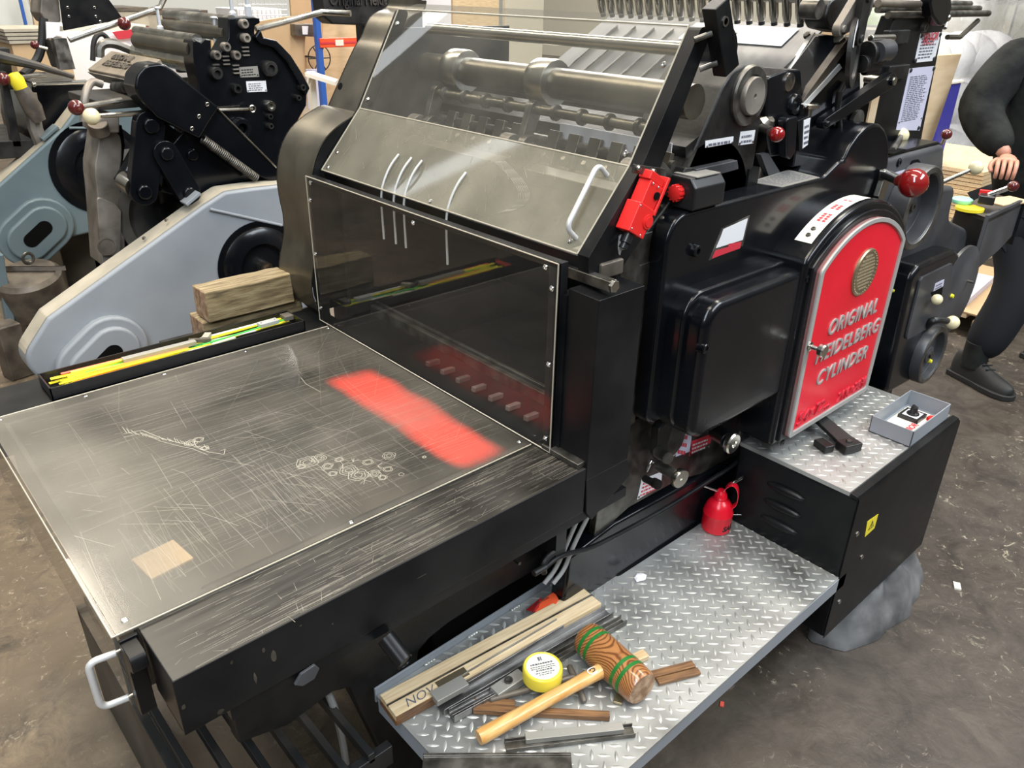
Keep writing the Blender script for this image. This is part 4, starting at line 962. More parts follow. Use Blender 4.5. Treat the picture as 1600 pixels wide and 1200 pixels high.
# sloping side frame of the feed board (brown worn face with bolts)
Q = [at(1274, 52, 'y', 1.07), at(1327, 58, 'y', .97), at(1254, 157, 'y', .97), at(1228, 125, 'y', 1.07)]
b = MB(); b.poly3(Q, (0.01, 0.0, -0.02)); sf = b.build('feed_side', 'worn_brown', PR, bevel=.001)
nrm = (Q[1]-Q[0]).cross(Q[3]-Q[0]).normalized(); nrm = nrm if nrm.z > 0 else -nrm
def on_sf(u, v, off=0):
    d = (at(u, v, 'y', 1.0)-CAM_P).normalized(); t = (Q[0]-CAM_P).dot(nrm)/d.dot(nrm); return CAM_P+d*t+nrm*off
for u, v in ((1313, 64), (1275, 104)): b = MB(); b.hexnut(on_sf(u, v), nrm, .015, .011); b.build('hex_bolt', 'steel_dark', sf, bevel=.001)
for u, v in ((1262, 57), (1222, 98), (1226, 108)): b = MB(); b.hexnut(on_sf(u, v), nrm, .010, .009); b.build('hex_bolt', 'steel_dark', sf, bevel=.001)
b = MB(); e0, e1 = on_sf(1274, 52), on_sf(1233, 116); b.poly3([e0, e1, e1+Vector((0, .012, 0)), e0+Vector((0, .012, 0))], nrm*.004); b.build('bright_strip', 'alu_white', sf)
# dark cheek under it
ck = pxy([(1254, 157), (1327, 58), (1345, 60), (1345, 250), (1240, 262)], .972)
b = MB(); b.prism(ck, 'y', .972, 1.06); b.build('feed_cheek', 'enamel', PR, bevel=.004)
q = pxy([(1254, 163), (1312, 100), (1315, 106), (1258, 168)], .969)
b = MB(); b.prism(q, 'y', .968, .973); b.build('bright_strip', 'alu_white', PR)
# feed board sheet
E0, E1 = at(1292, 40, 'y', 1.08), at(1200, 130, 'y', 1.08)
F0, F1 = Vector((E0.x, 1.80, E0.z)), Vector((E1.x, 1.80, E1.z))
ext = (E1-E0).normalized()*.06
b = MB(); b.poly3([E0, E1+ext, F1+ext, F0], (0, 0, -.006)); fb = b.build('feed_board', 'feed_sheet', PR)
for k in range(7):
    y = 1.30+k*.07; b = MB(); p0 = E0.lerp(E1, .25); p1 = E1+ext*.9; b.cyl((p0.x, y, p0.z+.004), (p1.x, y, p1.z+.004), .003, n=8); b.build('tape_rod', 'steel_dark', fb)
for k in range(6):
    y = 1.28+k*.085; p1 = E1+ext; b = MB(); b.cyl((p1.x-.01, y, p1.z+.004), (p1.x-.01, y+.05, p1.z+.004), .012, n=14); b.build('tape_roller', 'nickel', fb)
b = MB(); b.box(E1.x-.0, E1.x+.05, 1.10, 1.78, E1.z-.04, E1.z-.015); b.build('cross_beam', 'steel_dark', PR)
# sheet lying under the suckers
b = MB(); p = E0.lerp(E1, .10); p2 = E0.lerp(E1, .42); b.poly3([(p.x, 1.14, p.z+.003), (p2.x, 1.14, p2.z+.003), (p2.x, 1.46, p2.z+.003), (p.x, 1.46, p.z+.003)], (0, 0, .001)); b.build('feed_paper', 'paper', PR)
# sucker bar with its row of nozzles
tp = at(1275, 6, 'y', 1.06)
b = MB(); b.cyl((tp.x, 1.02, tp.z+.012), (tp.x, 1.82, tp.z+.012), .012, n=18); b.cyl((tp.x+.04, 1.0, tp.z+.03), (tp.x+.04, 1.82, tp.z+.03), .010, n=18); sbr = b.build('sucker_bar', 'nickel', PR)
for k in range(20):
    y = 1.065+k*.036; b = MB(); b.lathe([(.012, 0.02), (.0115, -.030), (.009, -.045)], (tp.x, y, tp.z), (-.35, 0, 1), 14); b.m(1).lathe([(.008, -.045), (.008, -.054), (.0, -.054)], (tp.x, y, tp.z), (-.35, 0, 1), 14); b.build('sucker', ['nickel', 'rubber'], sbr)
# head casting and pivots right of the bar
b = MB(); c = at(1300, 22, 'y', 1.02); b.prism(rp_(pxy([(1285, 2), (1318, -20), (1330, 5), (1322, 30), (1312, 52), (1284, 45), (1277, 30)], 1.02), .02), 'y', 1.0, 1.06); b.build('head_casting', 'cast_black', PR, bevel=.006)
b = MB(); b.cyl((1.76, 1.0, 1.615), (1.76, .96, 1.615), .02, n=18); b.build('pivot', 'steel_dark', PR)
lk = at(1345, 8, 'y', .95); lq = at(1311, 45, 'y', .95)
link_((lk.x, .95, lk.z), (lq.x, .95, lq.z), .042, .016, .018, 'old_iron', 'cam_link', PR)
lk = at(1352, -5, 'y', .93); lq = at(1340, 60, 'y', .93)
link_((lk.x, .93, lk.z), (lq.x, .93, lq.z), .020, .016, .016, 'cast_black', 'rocker', PR)
# graduated dial
dcx = at(1330, 82, 'y', .94)
b = MB(); b.lathe([(0.078, 0), (0.078, .010), (.058, .010), (.056, .004), (0, .004)], dcx, (.35, -1, .1), 40); dl = b.build('register_dial', 'cast_black', PR)
b = MB(); 
for k in range(10):
    t0, t1 = PI*.62+k*.10, PI*.62+(k+1)*.10; w_ = Vector((.35, -1, .1)).normalized(); u_ = Vector((1, .35, 0)).normalized(); v_ = w_.cross(u_) if w_.cross(u_).z > 0 else -w_.cross(u_)
    f_ = lambda r, t: dcx+w_*.0115+(u_*math.cos(t)+v_*math.sin(t))*r
    b.quad(f_(.060, t0), f_(.077, t0), f_(.077, t1), f_(.060, t1))
b.build('dial_scale', 'white_label', dl, recalc=False)
for (u, v, r, L, mt) in ((1352, 85, .03, .05, 'cast_black'), (1345, 100, .02, .06, 'cast_black'), (1365, 78, .014, .08, 'nickel'), (1360, 60, .008, .10, 'nickel'), (1350, 110, .012, .05, 'cast_black')):
    p = at(u, v, 'y', .95); b = MB(); b.cyl(p, p+Vector((L, -.01, .0)), r, n=18); b.build('adjuster', mt, PR, bevel=.002)
p = at(1368, 82, 'y', .93); b = MB(); b.lathe([(.024, 0), (.026, .06), (.018, .066), (0, .066)], p, (1, 0, .05), 14); b.build('knurled_knob', 'cast_grey', PR)
# upright plate with two notices
up = pxy([(1400, 25), (1478, 22), (1442, 206), (1437, 236), (1345, 240), (1372, 130), (1386, 62)], 1.0)
b = MB(); b.prism(up, 'y', 1.0, 1.04); upl = b.build('upright_plate', 'sheet_black', PR, bevel=.003)
b = MB(); q = pxy([(1342, 152), (1374, 152), (1350, 215), (1340, 215)], .998)
q = pxy([(1363, 150), (1374, 150), (1362, 208), (1352, 205)], .996); b.prism(q, 'y', .995, 1.0); b.build('wood_strip', 'plywood', PR)
q = pxy([(1439, 52), (1471, 50), (1460.5, 95), (1429, 98)], .998)
nt1 = label_plate(upl, q, .9995, 7, 'notice', ('white_label', 'ink_grey'))
q = pxy([(1421.5, 107), (1460.5, 103), (1437, 204), (1400.5, 203)], .998)
nt2 = label_plate(upl, q, .9995, 24, 'notice', ('lilac_label', 'ink_grey'))
P = at(1441.5, 65, 'y', .9965); Q2 = at(1466, 62, 'y', .9965)
text('SENIOR', .030, P, (Q2-P), (0, 0, 1), 'label_red', 'notice_heading', nt1, .0003, .1, .0002, sx=.95)
text('GRAPHICS', .011, at(1441, 71, 'y', .9965), (Q2-P), (0, 0, 1), 'label_red', 'notice_heading', nt1, .0003, 0, 0, space=1.5)
for u, v in ((1440, 56), (1469, 54), (1430, 95), (1459, 92), (1423, 110), (1459, 107), (1435, 200)): screw(upl, at(u, v, 'y', .998), (0, -1, 0), .006, .003, 'rivet', 'rubber')
b = MB(); p = at(1442, 42, 'y', .995); b.lathe([(.013, 0), (.013, .01), (.006, .01), (.005, 0)], p, (0, -1, 0), 16); b.build('eye_bolt', 'steel_dark', upl)
for (u, v) in ((1400, 58), (1400, 112)):
    p = at(u, v, 'y', .995); b = MB(); b.obox(p, (.12, .02, .035)); b.build('hinge_block', 'cast_black', upl, bevel=.004)
# head bars above the plate
p0 = at(1400, 30, 'y', 1.0); b = MB()
for k in range(3): b.cyl((p0.x-.05, 1.0+k*.03, p0.z+.01+k*.012), (p0.x+.62, 1.0+k*.03, p0.z+.01+k*.012), .009, n=12)
b.build('pile_guide', 'steel_dark', PR)
b = MB(); b.prism(rp_(pxy([(1452, 25), (1447, 5), (1455, -20), (1480, -20), (1482, 10), (1476, 40), (1462, 40)], .97), .02), 'y', .96, .99); b.build('head_bracket', 'enamel', PR, bevel=.006)
b = MB(); b.cyl(at(1372, 5, 'y', .98), at(1436, 7, 'y', .98), .009, n=14); b.build('head_rod', 'worn_brown', PR)
b = MB(); b.cyl(at(1479, 27, 'y', .97), at(1476, 44, 'y', .96), .006, n=10); b.sph(at(1480, 28, 'y', .965), .010, 12); b.build('wing_screw', 'steel', PR)
b = MB(); b.tube([at(1480, 58, 'y', 1.0), at(1500, 58, 'y', 1.0), at(1528, 32, 'y', 1.0)], .007, 8); b.build('pile_stop', 'brushed_dark', PR)
# rocker arm
a_, c2_ = at(1387, 126, 'y', .955), at(1285, 192, 'y', .955)
link_((a_.x, .955, a_.z), (c2_.x, .955, c2_.z), .020, .013, .022, 'enamel', 'rocker_arm', PR)
b = MB(); b.cyl(a_+Vector((0, -.02, 0)), a_+Vector((0, .06, 0)), .010, n=14); b.build('arm_pin', 'steel', PR)
# adjusting block with screw and red-ball lever behind the bearing frame
ab = pxy([(1190, 120), (1222, 108), (1243, 108), (1247, 150), (1245, 200), (1225, 240), (1195, 245), (1188, 190)], 1.0)
b = MB(); b.prism(rp_(ab, .012), 'y', .985, 1.06); b.build('adjusting_bracket', 'enamel', PR, bevel=.006, seg=3)
p = at(1232, 128, 'y', .985); b = MB(); b.lathe([(.020, 0), (.020, .004), (.012, .006), (0, .006)], p, (0, -1, 0), 24); b.build('bracket_eye', 'steel', PR)
p = at(1240, 163, 'y', .985); b = MB(); b.lathe([(.026, -.06), (.026, .002), (.022, .010), (.014, .010), (.013, .006), (0, .006)], p, (0, -1, 0), 28); b.build('eccentric', 'enamel', PR, bevel=.002)
b = MB(); b.prism(rp_(pxy([(1223, 185), (1241, 180), (1238, 235), (1230, 249), (1224, 245)], .965), .008), 'y', .955, .98); b.build('hanger_arm', 'enamel', PR, bevel=.004)
b = MB(); b.cyl(at(1190, 200, 'y', .96), at(1204, 205, 'y', .93), .010, n=16); o = b.build('cross_lever', 'steel_dark', PR); ballknob(o, at(1214, 210, 'y', .92), .0165, 'red_ball')
b = MB(); b.lathe([(.020, 0), (.020, .02), (.012, .03), (0, .03)], at(1190, 200, 'y', 1.0), (0, -.6, .8), 18); b.build('oil_cup', 'nickel', PR)
b = MB(); b.prism(pxy([(1243, 188), (1262, 180), (1262, 220), (1246, 236)], .962), 'y', .955, 1.01); o = b.build('gauge_block', 'enamel', PR, bevel=.002)
label_plate(o, pxy([(1256, 188), (1266, 184), (1262, 226), (1254, 232)], .954), .9545, 4, mats=('white_label', 'ink_grey'), pins=False)
b = MB(); p = at(1266, 166, 'y', .97); b.lathe([(.007, -.03), (.007, -.006), (.020, -.004), (.021, .004), (.018, .007), (0, .007)], p, (0, 0, 1), 28); b.build('thumb_screw', 'nickel', PR)
b = MB(); pts = pxy([(1180, 240), (1192, 238), (1215, 275), (1205, 285), (1195, 280)], 1.0); b.prism(pts, 'y', .985, 1.0); b.build('curved_strap', 'cast_grey', PR)
p = at(1300, 190, 'y', .968); b = MB(); b.lathe([(.03, 0), (.03, .01), (.022, .012), (0, .012)], at(1335, 190, 'y', .968), (0, -1, 0), 24); b.build('pulley', 'steel_dark', PR)
b = MB(); pts = [at(1320, 130, 'y', .965), at(1312, 145, 'y', .96), at(1308, 170, 'y', .96), at(1312, 200, 'y', .96)]; b.tube(pts, .008, 10); b.build('pawl', 'cast_black', PR, bevel=0)

# mechanism between column and cover: dial, knobs, labels, plates
q = pxy([(985, 800), (988, 760), (1010, 640), (1200, 600), (1185, 700), (1150, 712), (1060, 745), (975, 805)], .955)
b = MB(); b.prism([(1.14, 0.50), (1.16, 0.78), (1.95, 0.78), (1.95, 0.46), (1.70, 0.47), (1.45, .53), (1.26, .535)], 'y', .955, .975); pl = b.build('steel_side_plate', 'steel_dark', PR, bevel=.002)
label_plate(pl, pxy([(1003, 750), (1035, 737), (1033, 758), (996, 781)], .953), .9545, 4, mats=('white_label', 'label_red'))
label_plate(pl, pxy([(1062, 665), (1081, 670), (1080, 705), (1056, 714)], .953), .9545, 3, mats=('lilac_label', 'label_red'), pins=False)
label_plate(pl, pxy([(1080, 690), (1112, 678), (1110, 692), (1077, 713)], .953), .9545, 3, mats=('label_red', 'white_label'))
b = MB(); b.lathe([(.060, 0), (.060, .006), (.045, .010), (0, .010)], at(1045, 685, 'y', .95), (0, -1, 0), 40); o = b.build('scale_dial', 'white_label', PR)
b = MB(); b.lathe([(.047, .008), (.047, .013), (.02, .016), (0, .016)], at(1045, 685, 'y', .95), (0, -1, 0), 40); b.build('dial_hub', 'steel_dark', o)
b = MB(); b.prism(rp_(pxy([(1022, 668), (1032, 656), (1045, 660), (1036, 690), (1040, 720), (1028, 726), (1020, 700)], .925), .006), 'y', .91, .935); o = b.build('shift_fork', 'cast_black', PR, bevel=.004)
b = MB(); b.cyl(at(1028, 706, 'y', .91), at(1044, 716, 'y', .87), .014, n=18); b.cyl(at(1030, 728, 'y', .91), at(1058, 744, 'y', .84), .013, n=18); b.build('knob_stem', 'steel_dark', o)
p = at(1062, 747, 'y', .835); b = MB(); b.lathe([(.010, -.01), (.022, -.008), (.024, 0), (.022, .006), (.004, .006), (.004, .003), (0, .003)], p, (-.1, -1, -.05), 28); b.build('adjusting_knob', 'nickel', o)
b = MB(); b.cyl(at(1008, 748, 'y', .94), at(1027, 757, 'y', .89), .009, n=14); b.cyl(at(1022, 754, 'y', .90), at(1028, 757, 'y', .885), .012, n=14); b.build('small_knob', 'cast_black', o)
b = MB(); b.cyl(at(1010, 735, 'y', .94), at(1016, 722, 'y', .92), .005, n=8); b.hexnut(at(1016, 722, 'y', .92), (0, -1, 0), .008, .006); b.build('set_screw', 'chrome', o)
b = MB(); b.cyl(at(1120, 675, 'y', .93), at(1140, 690, 'y', .85), .022, n=24); o = b.build('knob_stem', 'enamel', PR, bevel=.003)
p = at(1141, 691, 'y', .848); b = MB(); b.lathe([(.024, -.004), (.027, 0), (.027, .008), (.024, .012), (.010, .012), (.009, .008), (0, .008)], p, (0, -1, 0), 32); b.build('adjusting_knob', 'nickel', o)
b = MB(); b.box(1.098, 1.135, .93, .97, .60, .82); b.box(1.14, 1.18, .93, .97, .66, .82); b.build('slide_blocks', 'steel_dark', PR, bevel=.002)
b = MB(); b.box(1.105, 1.145, .925, .95, .73, .78); b.hexnut((1.12, .925, .70), (0, -1, 0), .01, .008); b.hexnut((1.12, .925, .64), (0, -1, 0), .01, .008); b.build('clamp_block', 'worn_brown', PR, bevel=.002)
# lower apron behind the step, rod along it
b = MB(); b.prism([(1.03, 0.30), (1.05, .50), (1.20, .52), (1.72, .50), (1.72, .30)], 'y', .945, .99); b.build('apron', 'enamel', PR, bevel=.008)
pts = smooth3([at(846, 892, 'y', .90), at(872, 868, 'y', .90), at(920, 858, 'y', .90), at(960, 838, 'y', .90), at(1040, 795, 'y', .90), at(1110, 750, 'y', .90), at(1150, 725, 'y', .90), at(1160, 705, 'y', .92)])
b = MB(); b.tube(pts, .0055, 10); b.build('trip_rod', 'sheet_black', PR)
b = MB(); b.tube(smooth3([at(850, 895, 'y', .905), at(848, 880, 'y', .905), at(862, 864, 'y', .905), at(878, 858, 'y', .905)]), .007, 8); b.cyl(at(834, 896, 'y', .90), at(852, 886, 'y', .90), .007, n=10); b.build('rod_bracket', 'cast_black', PR)
for dx in (0, 14):
    b = MB(); b.tube(smooth3([at(915+dx, 785, 'y', .93), at(902+dx, 812, 'y', .93), at(882+dx*.8, 858, 'y', .93), at(868+dx, 890, 'y', .93), at(850+dx, 912, 'y', .93)]), .005, 8); b.build('grey_cable', 'cable_grey', PR)
b = MB(); b.box(.955, .985, .90, .93, .58, .70); b.build('cable_clip', 'sheet_black', PR); screw(PR, at(895, 815, 'y', .898), (0, -1, 0), .006, .004)
b = MB(); b.lathe([(.012, 0), (.012, .004), (.006, .005), (0, .003)], at(1176, 708, 'y', .90), (0, -1, 0), 18); b.build('cap_screw', 'enamel', PR)
# ================================================================ step platform of tread plate
def inside(poly, x, y):
    c = False; n = len(poly)
    for i in range(n):
        x0, y0 = poly[i]; x1, y1 = poly[i-1]
        if (y0 > y) != (y1 > y) and x < (x1-x0)*(y-y0)/(y1-y0)+x0: c = not c
    return c
def lugs(poly, z, pitch, L, w, h=0.0016, rot=PI/4, mi=0, b=None, margin=0.006):
    b = b or MB(); b.m(mi)
    xs = [p[0] for p in poly]; ys = [p[1] for p in poly]
    for typ in (0, 1):
        x = min(xs)+typ*pitch/2
        while x < max(xs):
            y = min(ys)+typ*pitch/2
            while y < max(ys):
              a = rot+typ*PI/2
              if all(inside(poly, x+dx, y+dy) for dx, dy in ((margin, margin), (-margin, margin), (margin, -margin), (-margin, -margin))):
                d = Vector((math.cos(a), math.sin(a), 0)); s = Vector((-d.y, d.x, 0)); c = Vector((x, y, z))
                base = [c-d*L, c-d*L*.45+s*w*.85, c+s*w, c+d*L*.45+s*w*.85, c+d*L, c+d*L*.45-s*w*.85, c-s*w, c-d*L*.45-s*w*.85]
                up = Vector((0, 0, h)); top = [c-d*L*.55+up*.9, c+s*w*.35+up, c+d*L*.55+up*.9, c-s*w*.35+up]
                B = [b.bm.verts.new(p) for p in base]; T_ = [b.bm.verts.new(p) for p in top]
                b._f([B[0], B[1], T_[0]]); b._f([B[1], B[2], T_[1], T_[0]]); b._f([B[2], B[3], T_[2], T_[1]]); b._f([B[3], B[4], T_[2]])
                b._f([B[4], B[5], T_[2]]); b._f([B[5], B[6], T_[3], T_[2]]); b._f([B[6], B[7], T_[0], T_[3]]); b._f([B[7], B[0], T_[0]]); b._f(T_)
              y += pitch
            x += pitch
    b.m(0); return b
ZP = 0.350
SP = thing('step_platform', 'grey tread plate step platform with tools lying on it beside the press', 'platform', (1.15, 0.78, 0))
poly = rp_([(0.575, 1.022), (0.578, 0.62), (0.62, 0.572), (1.698, 0.578), (1.698, 0.936), (1.222, 0.940), (1.196, 1.030)], [0.005, 0.02, 0.02, 0.022, 0.004, 0.02, 0.03])
b = MB(); b.prism(poly, 'z', ZP-.004, ZP); pt = b.build('tread_plate', 'tread', SP)
b = lugs(poly, ZP-.0002, 0.0330, 0.0140, 0.0040, .0019)
b.build('raised_lugs', 'tread_lug', pt, recalc=False, sharp=60)
b = MB()
b.box(0.62, 1.68, 0.576, 0.580, ZP-.045, ZP-.003); b.box(0.5765, 0.5805, 0.62, 1.02, ZP-.045, ZP-.003); b.box(1.694, 1.698, 0.60, 0.936, ZP-.045, ZP-.003)
b.build('edge_flange', 'grey_paint', SP, bevel=.001)
# blue-grey upstand along the back, curled round its corner
b = MB()
lip = [(0.574, 1.026), (1.150, 1.034)]+[(1.150+.045*math.sin(t), 0.989+.045*math.cos(t)) for t in [k*PI/12 for k in range(1, 7)]]+[(1.215, 0.950)]
for (x0, y0), (x1, y1) in zip(lip, lip[1:]):
    d = Vector((x1-x0, y1-y0, 0)).normalized(); s = Vector((-d.y, d.x, 0))*.0025; p, q = Vector((x0, y0, ZP-.02)), Vector((x1, y1, ZP-.02))
    b.poly3([p-s, q-s, q+s, p+s], (0, 0, .038))
bmesh.ops.remove_doubles(b.bm, verts=b.bm.verts[:], dist=.0005)
b.build('rear_upstand', 'grey_paint', SP, bevel=.001)
for x, y in ((0.70, 1.026), (0.82, 1.027), (0.95, 1.028), (1.08, 1.029)):
    b = MB()
    for k in range(4): b.sph((x+k*.007, y-.003, ZP+.0015), .0035, 8, (1.3, 1, .7))
    b.build('weld_bead', 'tread_lug', SP)
for x in (0.70, 1.55):
    b = MB(); b.box(x, x+.03, 0.70, 1.0, ZP-.035, ZP-.005); b.box(x, x+.03, 0.90, 0.93, 0, ZP-.03); b.build('support_bracket', 'cast_black', SP)

# ================================================================ electrical cabinet with tread plate lid
CB = thing('control_cabinet', 'black sheet metal cabinet with tread plate lid and yellow warning triangle', 'cabinet', (1.93, 0.74, 0))
ZC = 0.594
b = MB(); b.box(1.642, 2.228, 0.578, 0.905, 0.150, ZC-.012); body = b.build('cabinet_body', 'sheet_black', CB, bevel=.006, seg=3)
b = MB(); b.prism([(0.600, ZC-.012), (0.600, ZC-.001), (0.583, ZC-.004), (0.576, ZC-.016), (0.576, 0.150), (0.5785, 0.150), (0.5785, ZC-.012)], 'x', 1.640, 2.232); dr = b.build('front_panel', 'sheet_black', CB, bevel=.002)
poly = [(1.642, 0.603), (2.225, 0.603), (2.225, 0.905), (1.642, 0.905)]
b = MB(); b.prism(poly, 'z', ZC-.012, ZC-.001); pt = b.build('tread_lid', 'tread', CB)
b = lugs(poly, ZC-.0012, 0.0330, 0.0140, 0.0038, .0019); b.build('raised_lugs', 'tread_lug', pt, recalc=False, sharp=60)
for k in range(3):
    z = 0.515-k*.052; b = MB(); b.sph((1.643, 0.757, z), .055, 20, (0.26, 1, .22)); b.build('louvre', 'sheet_black', body)
# yellow triangle notice
q = pxy([(1372, 803), (1366, 825), (1351, 839), (1355, 815)], .5755)
b = MB(); b.poly3([(x, .5755, z) for x, z in q], (0, -.0008, 0)); wl_ = b.build('warning_notice', 'yellow', dr)
P = [Vector((x, .5745, z)) for x, z in q]; cen = sum(P, Vector())/4; X = (P[0]-P[3]); U = Vector((0, 0, 1)); X = Vector((1, 0, 0))
hh = (P[0].z-P[2].z)*.25
b = MB()
tri = [cen+U*hh*1.3, cen-U*hh*.8-X*hh*1.2, cen-U*hh*.8+X*hh*1.2]
for i in range(3):
    p, q_ = tri[i], tri[(i+1) % 3]; inn = lambda v: cen+(v-cen)*.80; b.poly3([p, q_, inn(q_), inn(p)], (0, -.0005, 0))
zz = [cen+U*hh*.75+X*hh*.1, cen-X*hh*.22+U*hh*.0, cen+X*hh*.18+U*hh*.10, cen-X*hh*.08-U*hh*.6, cen+X*hh*.02+U*hh*.0, cen-X*hh*.05+U*hh*.1]
b.poly3(zz, (0, -.0005, 0)); b.build('warning_symbol', 'ink_black', wl_)
for u, v in ((1339, 834), (1346, 870), (1311, 940)): b = MB(); b.lathe([(.007, 0), (.007, .002), (.004, .004), (0, .004)], at(u, v, 'y', .576), (0, -1, 0), 14); b.build('screw', 'steel', dr)
b = MB(); b.box(1.70, 2.15, 0.78, 0.86, 0.0, 0.15); b.build('plinth', 'gap', CB)
# pedal on the lid
PD = thing('foot_pedal', 'black iron foot pedal on the cabinet lid below the red plate', 'pedal', (1.83, 0.74, ZC))
b = MB(); b.poly3([(1.845, 0.83, ZC+.030), (1.880, 0.815, ZC+.030), (1.845, 0.695, ZC+.012), (1.795, 0.712, ZC+.012)], (0, 0, .012)); b.build('pedal_arm', 'cast_black', PD, bevel=.003)
b = MB(); b.obox((1.818, 0.700, ZC+.014), (.055, .038, .024), (0, 0, -.35)); b.build('pedal_tread', 'cast_black', PD, bevel=.003)
b = MB(); b.obox((1.775, 0.745, ZC+.010), (.03, .045, .02), (0, 0, -.35)); b.build('pedal_stop', 'cast_black', PD, bevel=.003)
b = MB(); b.hexnut((1.815, 0.700, ZC+.026), (0, 0, 1), .008, .006); b.build('hex_bolt', 'steel_dark', PD)
# grey switch box
GB = thing('switch_box', 'open grey metal box with rotary switch and red button on the cabinet lid', 'switch box', (2.07, .66, ZC))
x0, x1, y0, y1, z0, z1 = 1.955, 2.19, 0.600, 0.712, ZC+.0005, ZC+.048
b = MB(); t = .003
b.box(x0, x1, y0, y0+t, z0, z1); b.box(x0, x1, y1-t, y1, z0, z1); b.box(x0, x0+t, y0, y1, z0, z1); b.box(x1-t, x1, y0, y1, z0, z1); b.box(x0, x1, y0, y1, z0, z0+.003)
b.build('box_shell', 'grey_paint', GB, bevel=.0008)
b = MB(); b.box(x0+.03, x1-.03, y0+.014, y1-.014, z0+.003, z0+.010); fpn = b.build('face_plate', 'paper_cream', GB)
text('SENIOR', .024, (x0+.036, y0+.030, z0+.0105), (1, 0, 0), (0, 1, 0), 'label_red', 'plate_lettering', fpn, .0003, .1, .0006)
b = MB(); b.box(2.075, 2.135, .635, .690, z0+.010, z0+.020); b.m(1).box(2.083, 2.127, .642, .683, z0+.020, z0+.0205); rs = b.build('rotary_switch', ['plastic_black', 'white_label'], GB, bevel=.002)
b = MB(); b.lathe([(.017, 0), (.016, .004), (.010, .006), (.009, .022), (0, .022)], (2.105, .662, z0+.0205), (0, 0, 1), 24); b.obox((2.105, .662, z0+.036), (.024, .007, .016), (0, 0, .6)); b.build('switch_lever', 'plastic_black', rs, bevel=.001)
b = MB(); b.lathe([(.014, 0), (.014, .006), (.012, .010), (0, .011)], (2.128, .618, z0+.0095), (0, 0, 1), 24); b.build('red_button', 'red_plastic', GB)

# rag bundled under the cabinet
def blanket(name, outline, z1, mat):
    b = MB(); n = len(outline); cx = sum(p[0] for p in outline)/n; cy = sum(p[1] for p in outline)/n; rings = []
    for lv, (s, z) in enumerate(((1.0, 0.002), (.97, .03), (.86, .07), (.6, z1), (.25, z1*1.05))):
        rings.append([b.bm.verts.new((cx+(x-cx)*s*(1+random.uniform(-.05, .05)), cy+(y-cy)*s*(1+random.uniform(-.05, .05)), max(.002, z*(1+random.uniform(-.35, .35))))) for x, y in outline])
    for r0, r1 in zip(rings, rings[1:]):
        for k in range(n): b._f([r0[k], r0[(k+1) % n], r1[(k+1) % n], r1[k]])
    b._f(rings[-1])
    o = b.build(name, mat, None, sharp=180); sm = o.modifiers.new('s', 'SUBSURF'); sm.levels = 2; sm.render_levels = 2; return o
random.seed(9)
ol = []
for k in range(30):
    t = 2*PI*k/30; ol.append((2.05+.29*math.cos(t)*(1+random.uniform(-.07, .07)), .625+.115*math.sin(t)*(1+random.uniform(-.12, .12))))
o = blanket('rag', ol, .13, 'rag'); rebase(o, (2.05, .625, 0)); tag(o, 'crumpled dark grey cloth bundled on the floor beneath the black cabinet', 'cloth')
for (u, v, s_, mt, lb) in ((1403, 940, .022, 'end_grain', 'small chip of brown wood on the floor beside the grey cloth'), (1495, 917, .016, 'paper_cream', 'tiny scrap of pale card lying on the dark floor right of the cabinet'), (1128, 1101, .008, 'neon_red', 'tiny red fleck on the floor below the step platform')):
    p = at(u, v, 'z', 0); b = MB(); b.obox((0, 0, s_*.2), (s_*2, s_*1.2, s_*.4), (0, 0, .5)); o = b.build('floor_scrap', mt, None, loc=p); tag(o, lb, 'scrap')

# ================================================================ things on the step
def bar(name, p, q, w, h, mat, label, cat, z=ZP+.0016, bevel=.001, group=None, prof=None, parts=None):
    """straight stock lying from p to q (x, y) on height z; optional cross-section profile"""
    P = Vector((p[0], p[1], z)); Q = Vector((q[0], q[1], z)); L = (Q-P).length; a = math.atan2(Q.y-P.y, Q.x-P.x)
    b = MB()
    if prof: b.prism(prof, 'x', 0, L)
    else: b.box(0, L, -w/2, w/2, 0, h)
    o = b.build(name, mat, None, bevel=bevel, loc=P, rot=(0, 0, a))
    if label: tag(o, label, cat, group)
    return o
def chan(w, h, t=.0025): return [(-w/2, 0), (w/2, 0), (w/2, h), (w/2-t, h), (w/2-t, t), (-w/2+t, t), (-w/2+t, h), (-w/2, h)]
# pale wooden two-lane straightedge with a pencilled word
L0 = Vector((0.567, 0.966, ZP+.0016)); ang = math.atan2(-.048, .535)
SG = thing('wooden_gauge', 'long pale wooden gauge strip with dark centre groove on the step', 'wood strip', L0, ang)
b = MB(); b.prism([(-.033, 0), (-.033, .026), (-.001, .026), (-.001, .021), (.007, .021), (.007, .026), (.033, .026), (.033, 0)], 'x', 0, .54); g1 = b.build('board', 'pale_wood', SG, loc=(0, 0, 0), bevel=.0008)
b = MB(); b.box(0, .545, -.0005, .0065, .0205, .0225); b.build('groove', 'steel_dark', SG, loc=(0, 0, 0))
b = MB(); b.box(0, .12, -.0345, -.033, .002, .026); b.box(-.0012, 0, -.033, .033, 0, .012); b.build('edge_strip', 'dark_wood', SG, loc=(0, 0, 0))
b = MB(); b.box(.105, .175, -.030, -.006, .0262, .0272); b.build('brass_inlay', 'bronze', SG, loc=(0, 0, 0))
o = text('NOV', .030, (.028, -.027, .0264), (1, 0, 0), (0, 1, 0), 'ink_grey', 'handwritten_word', None, .0002, .3, -.0002); o.parent = SG
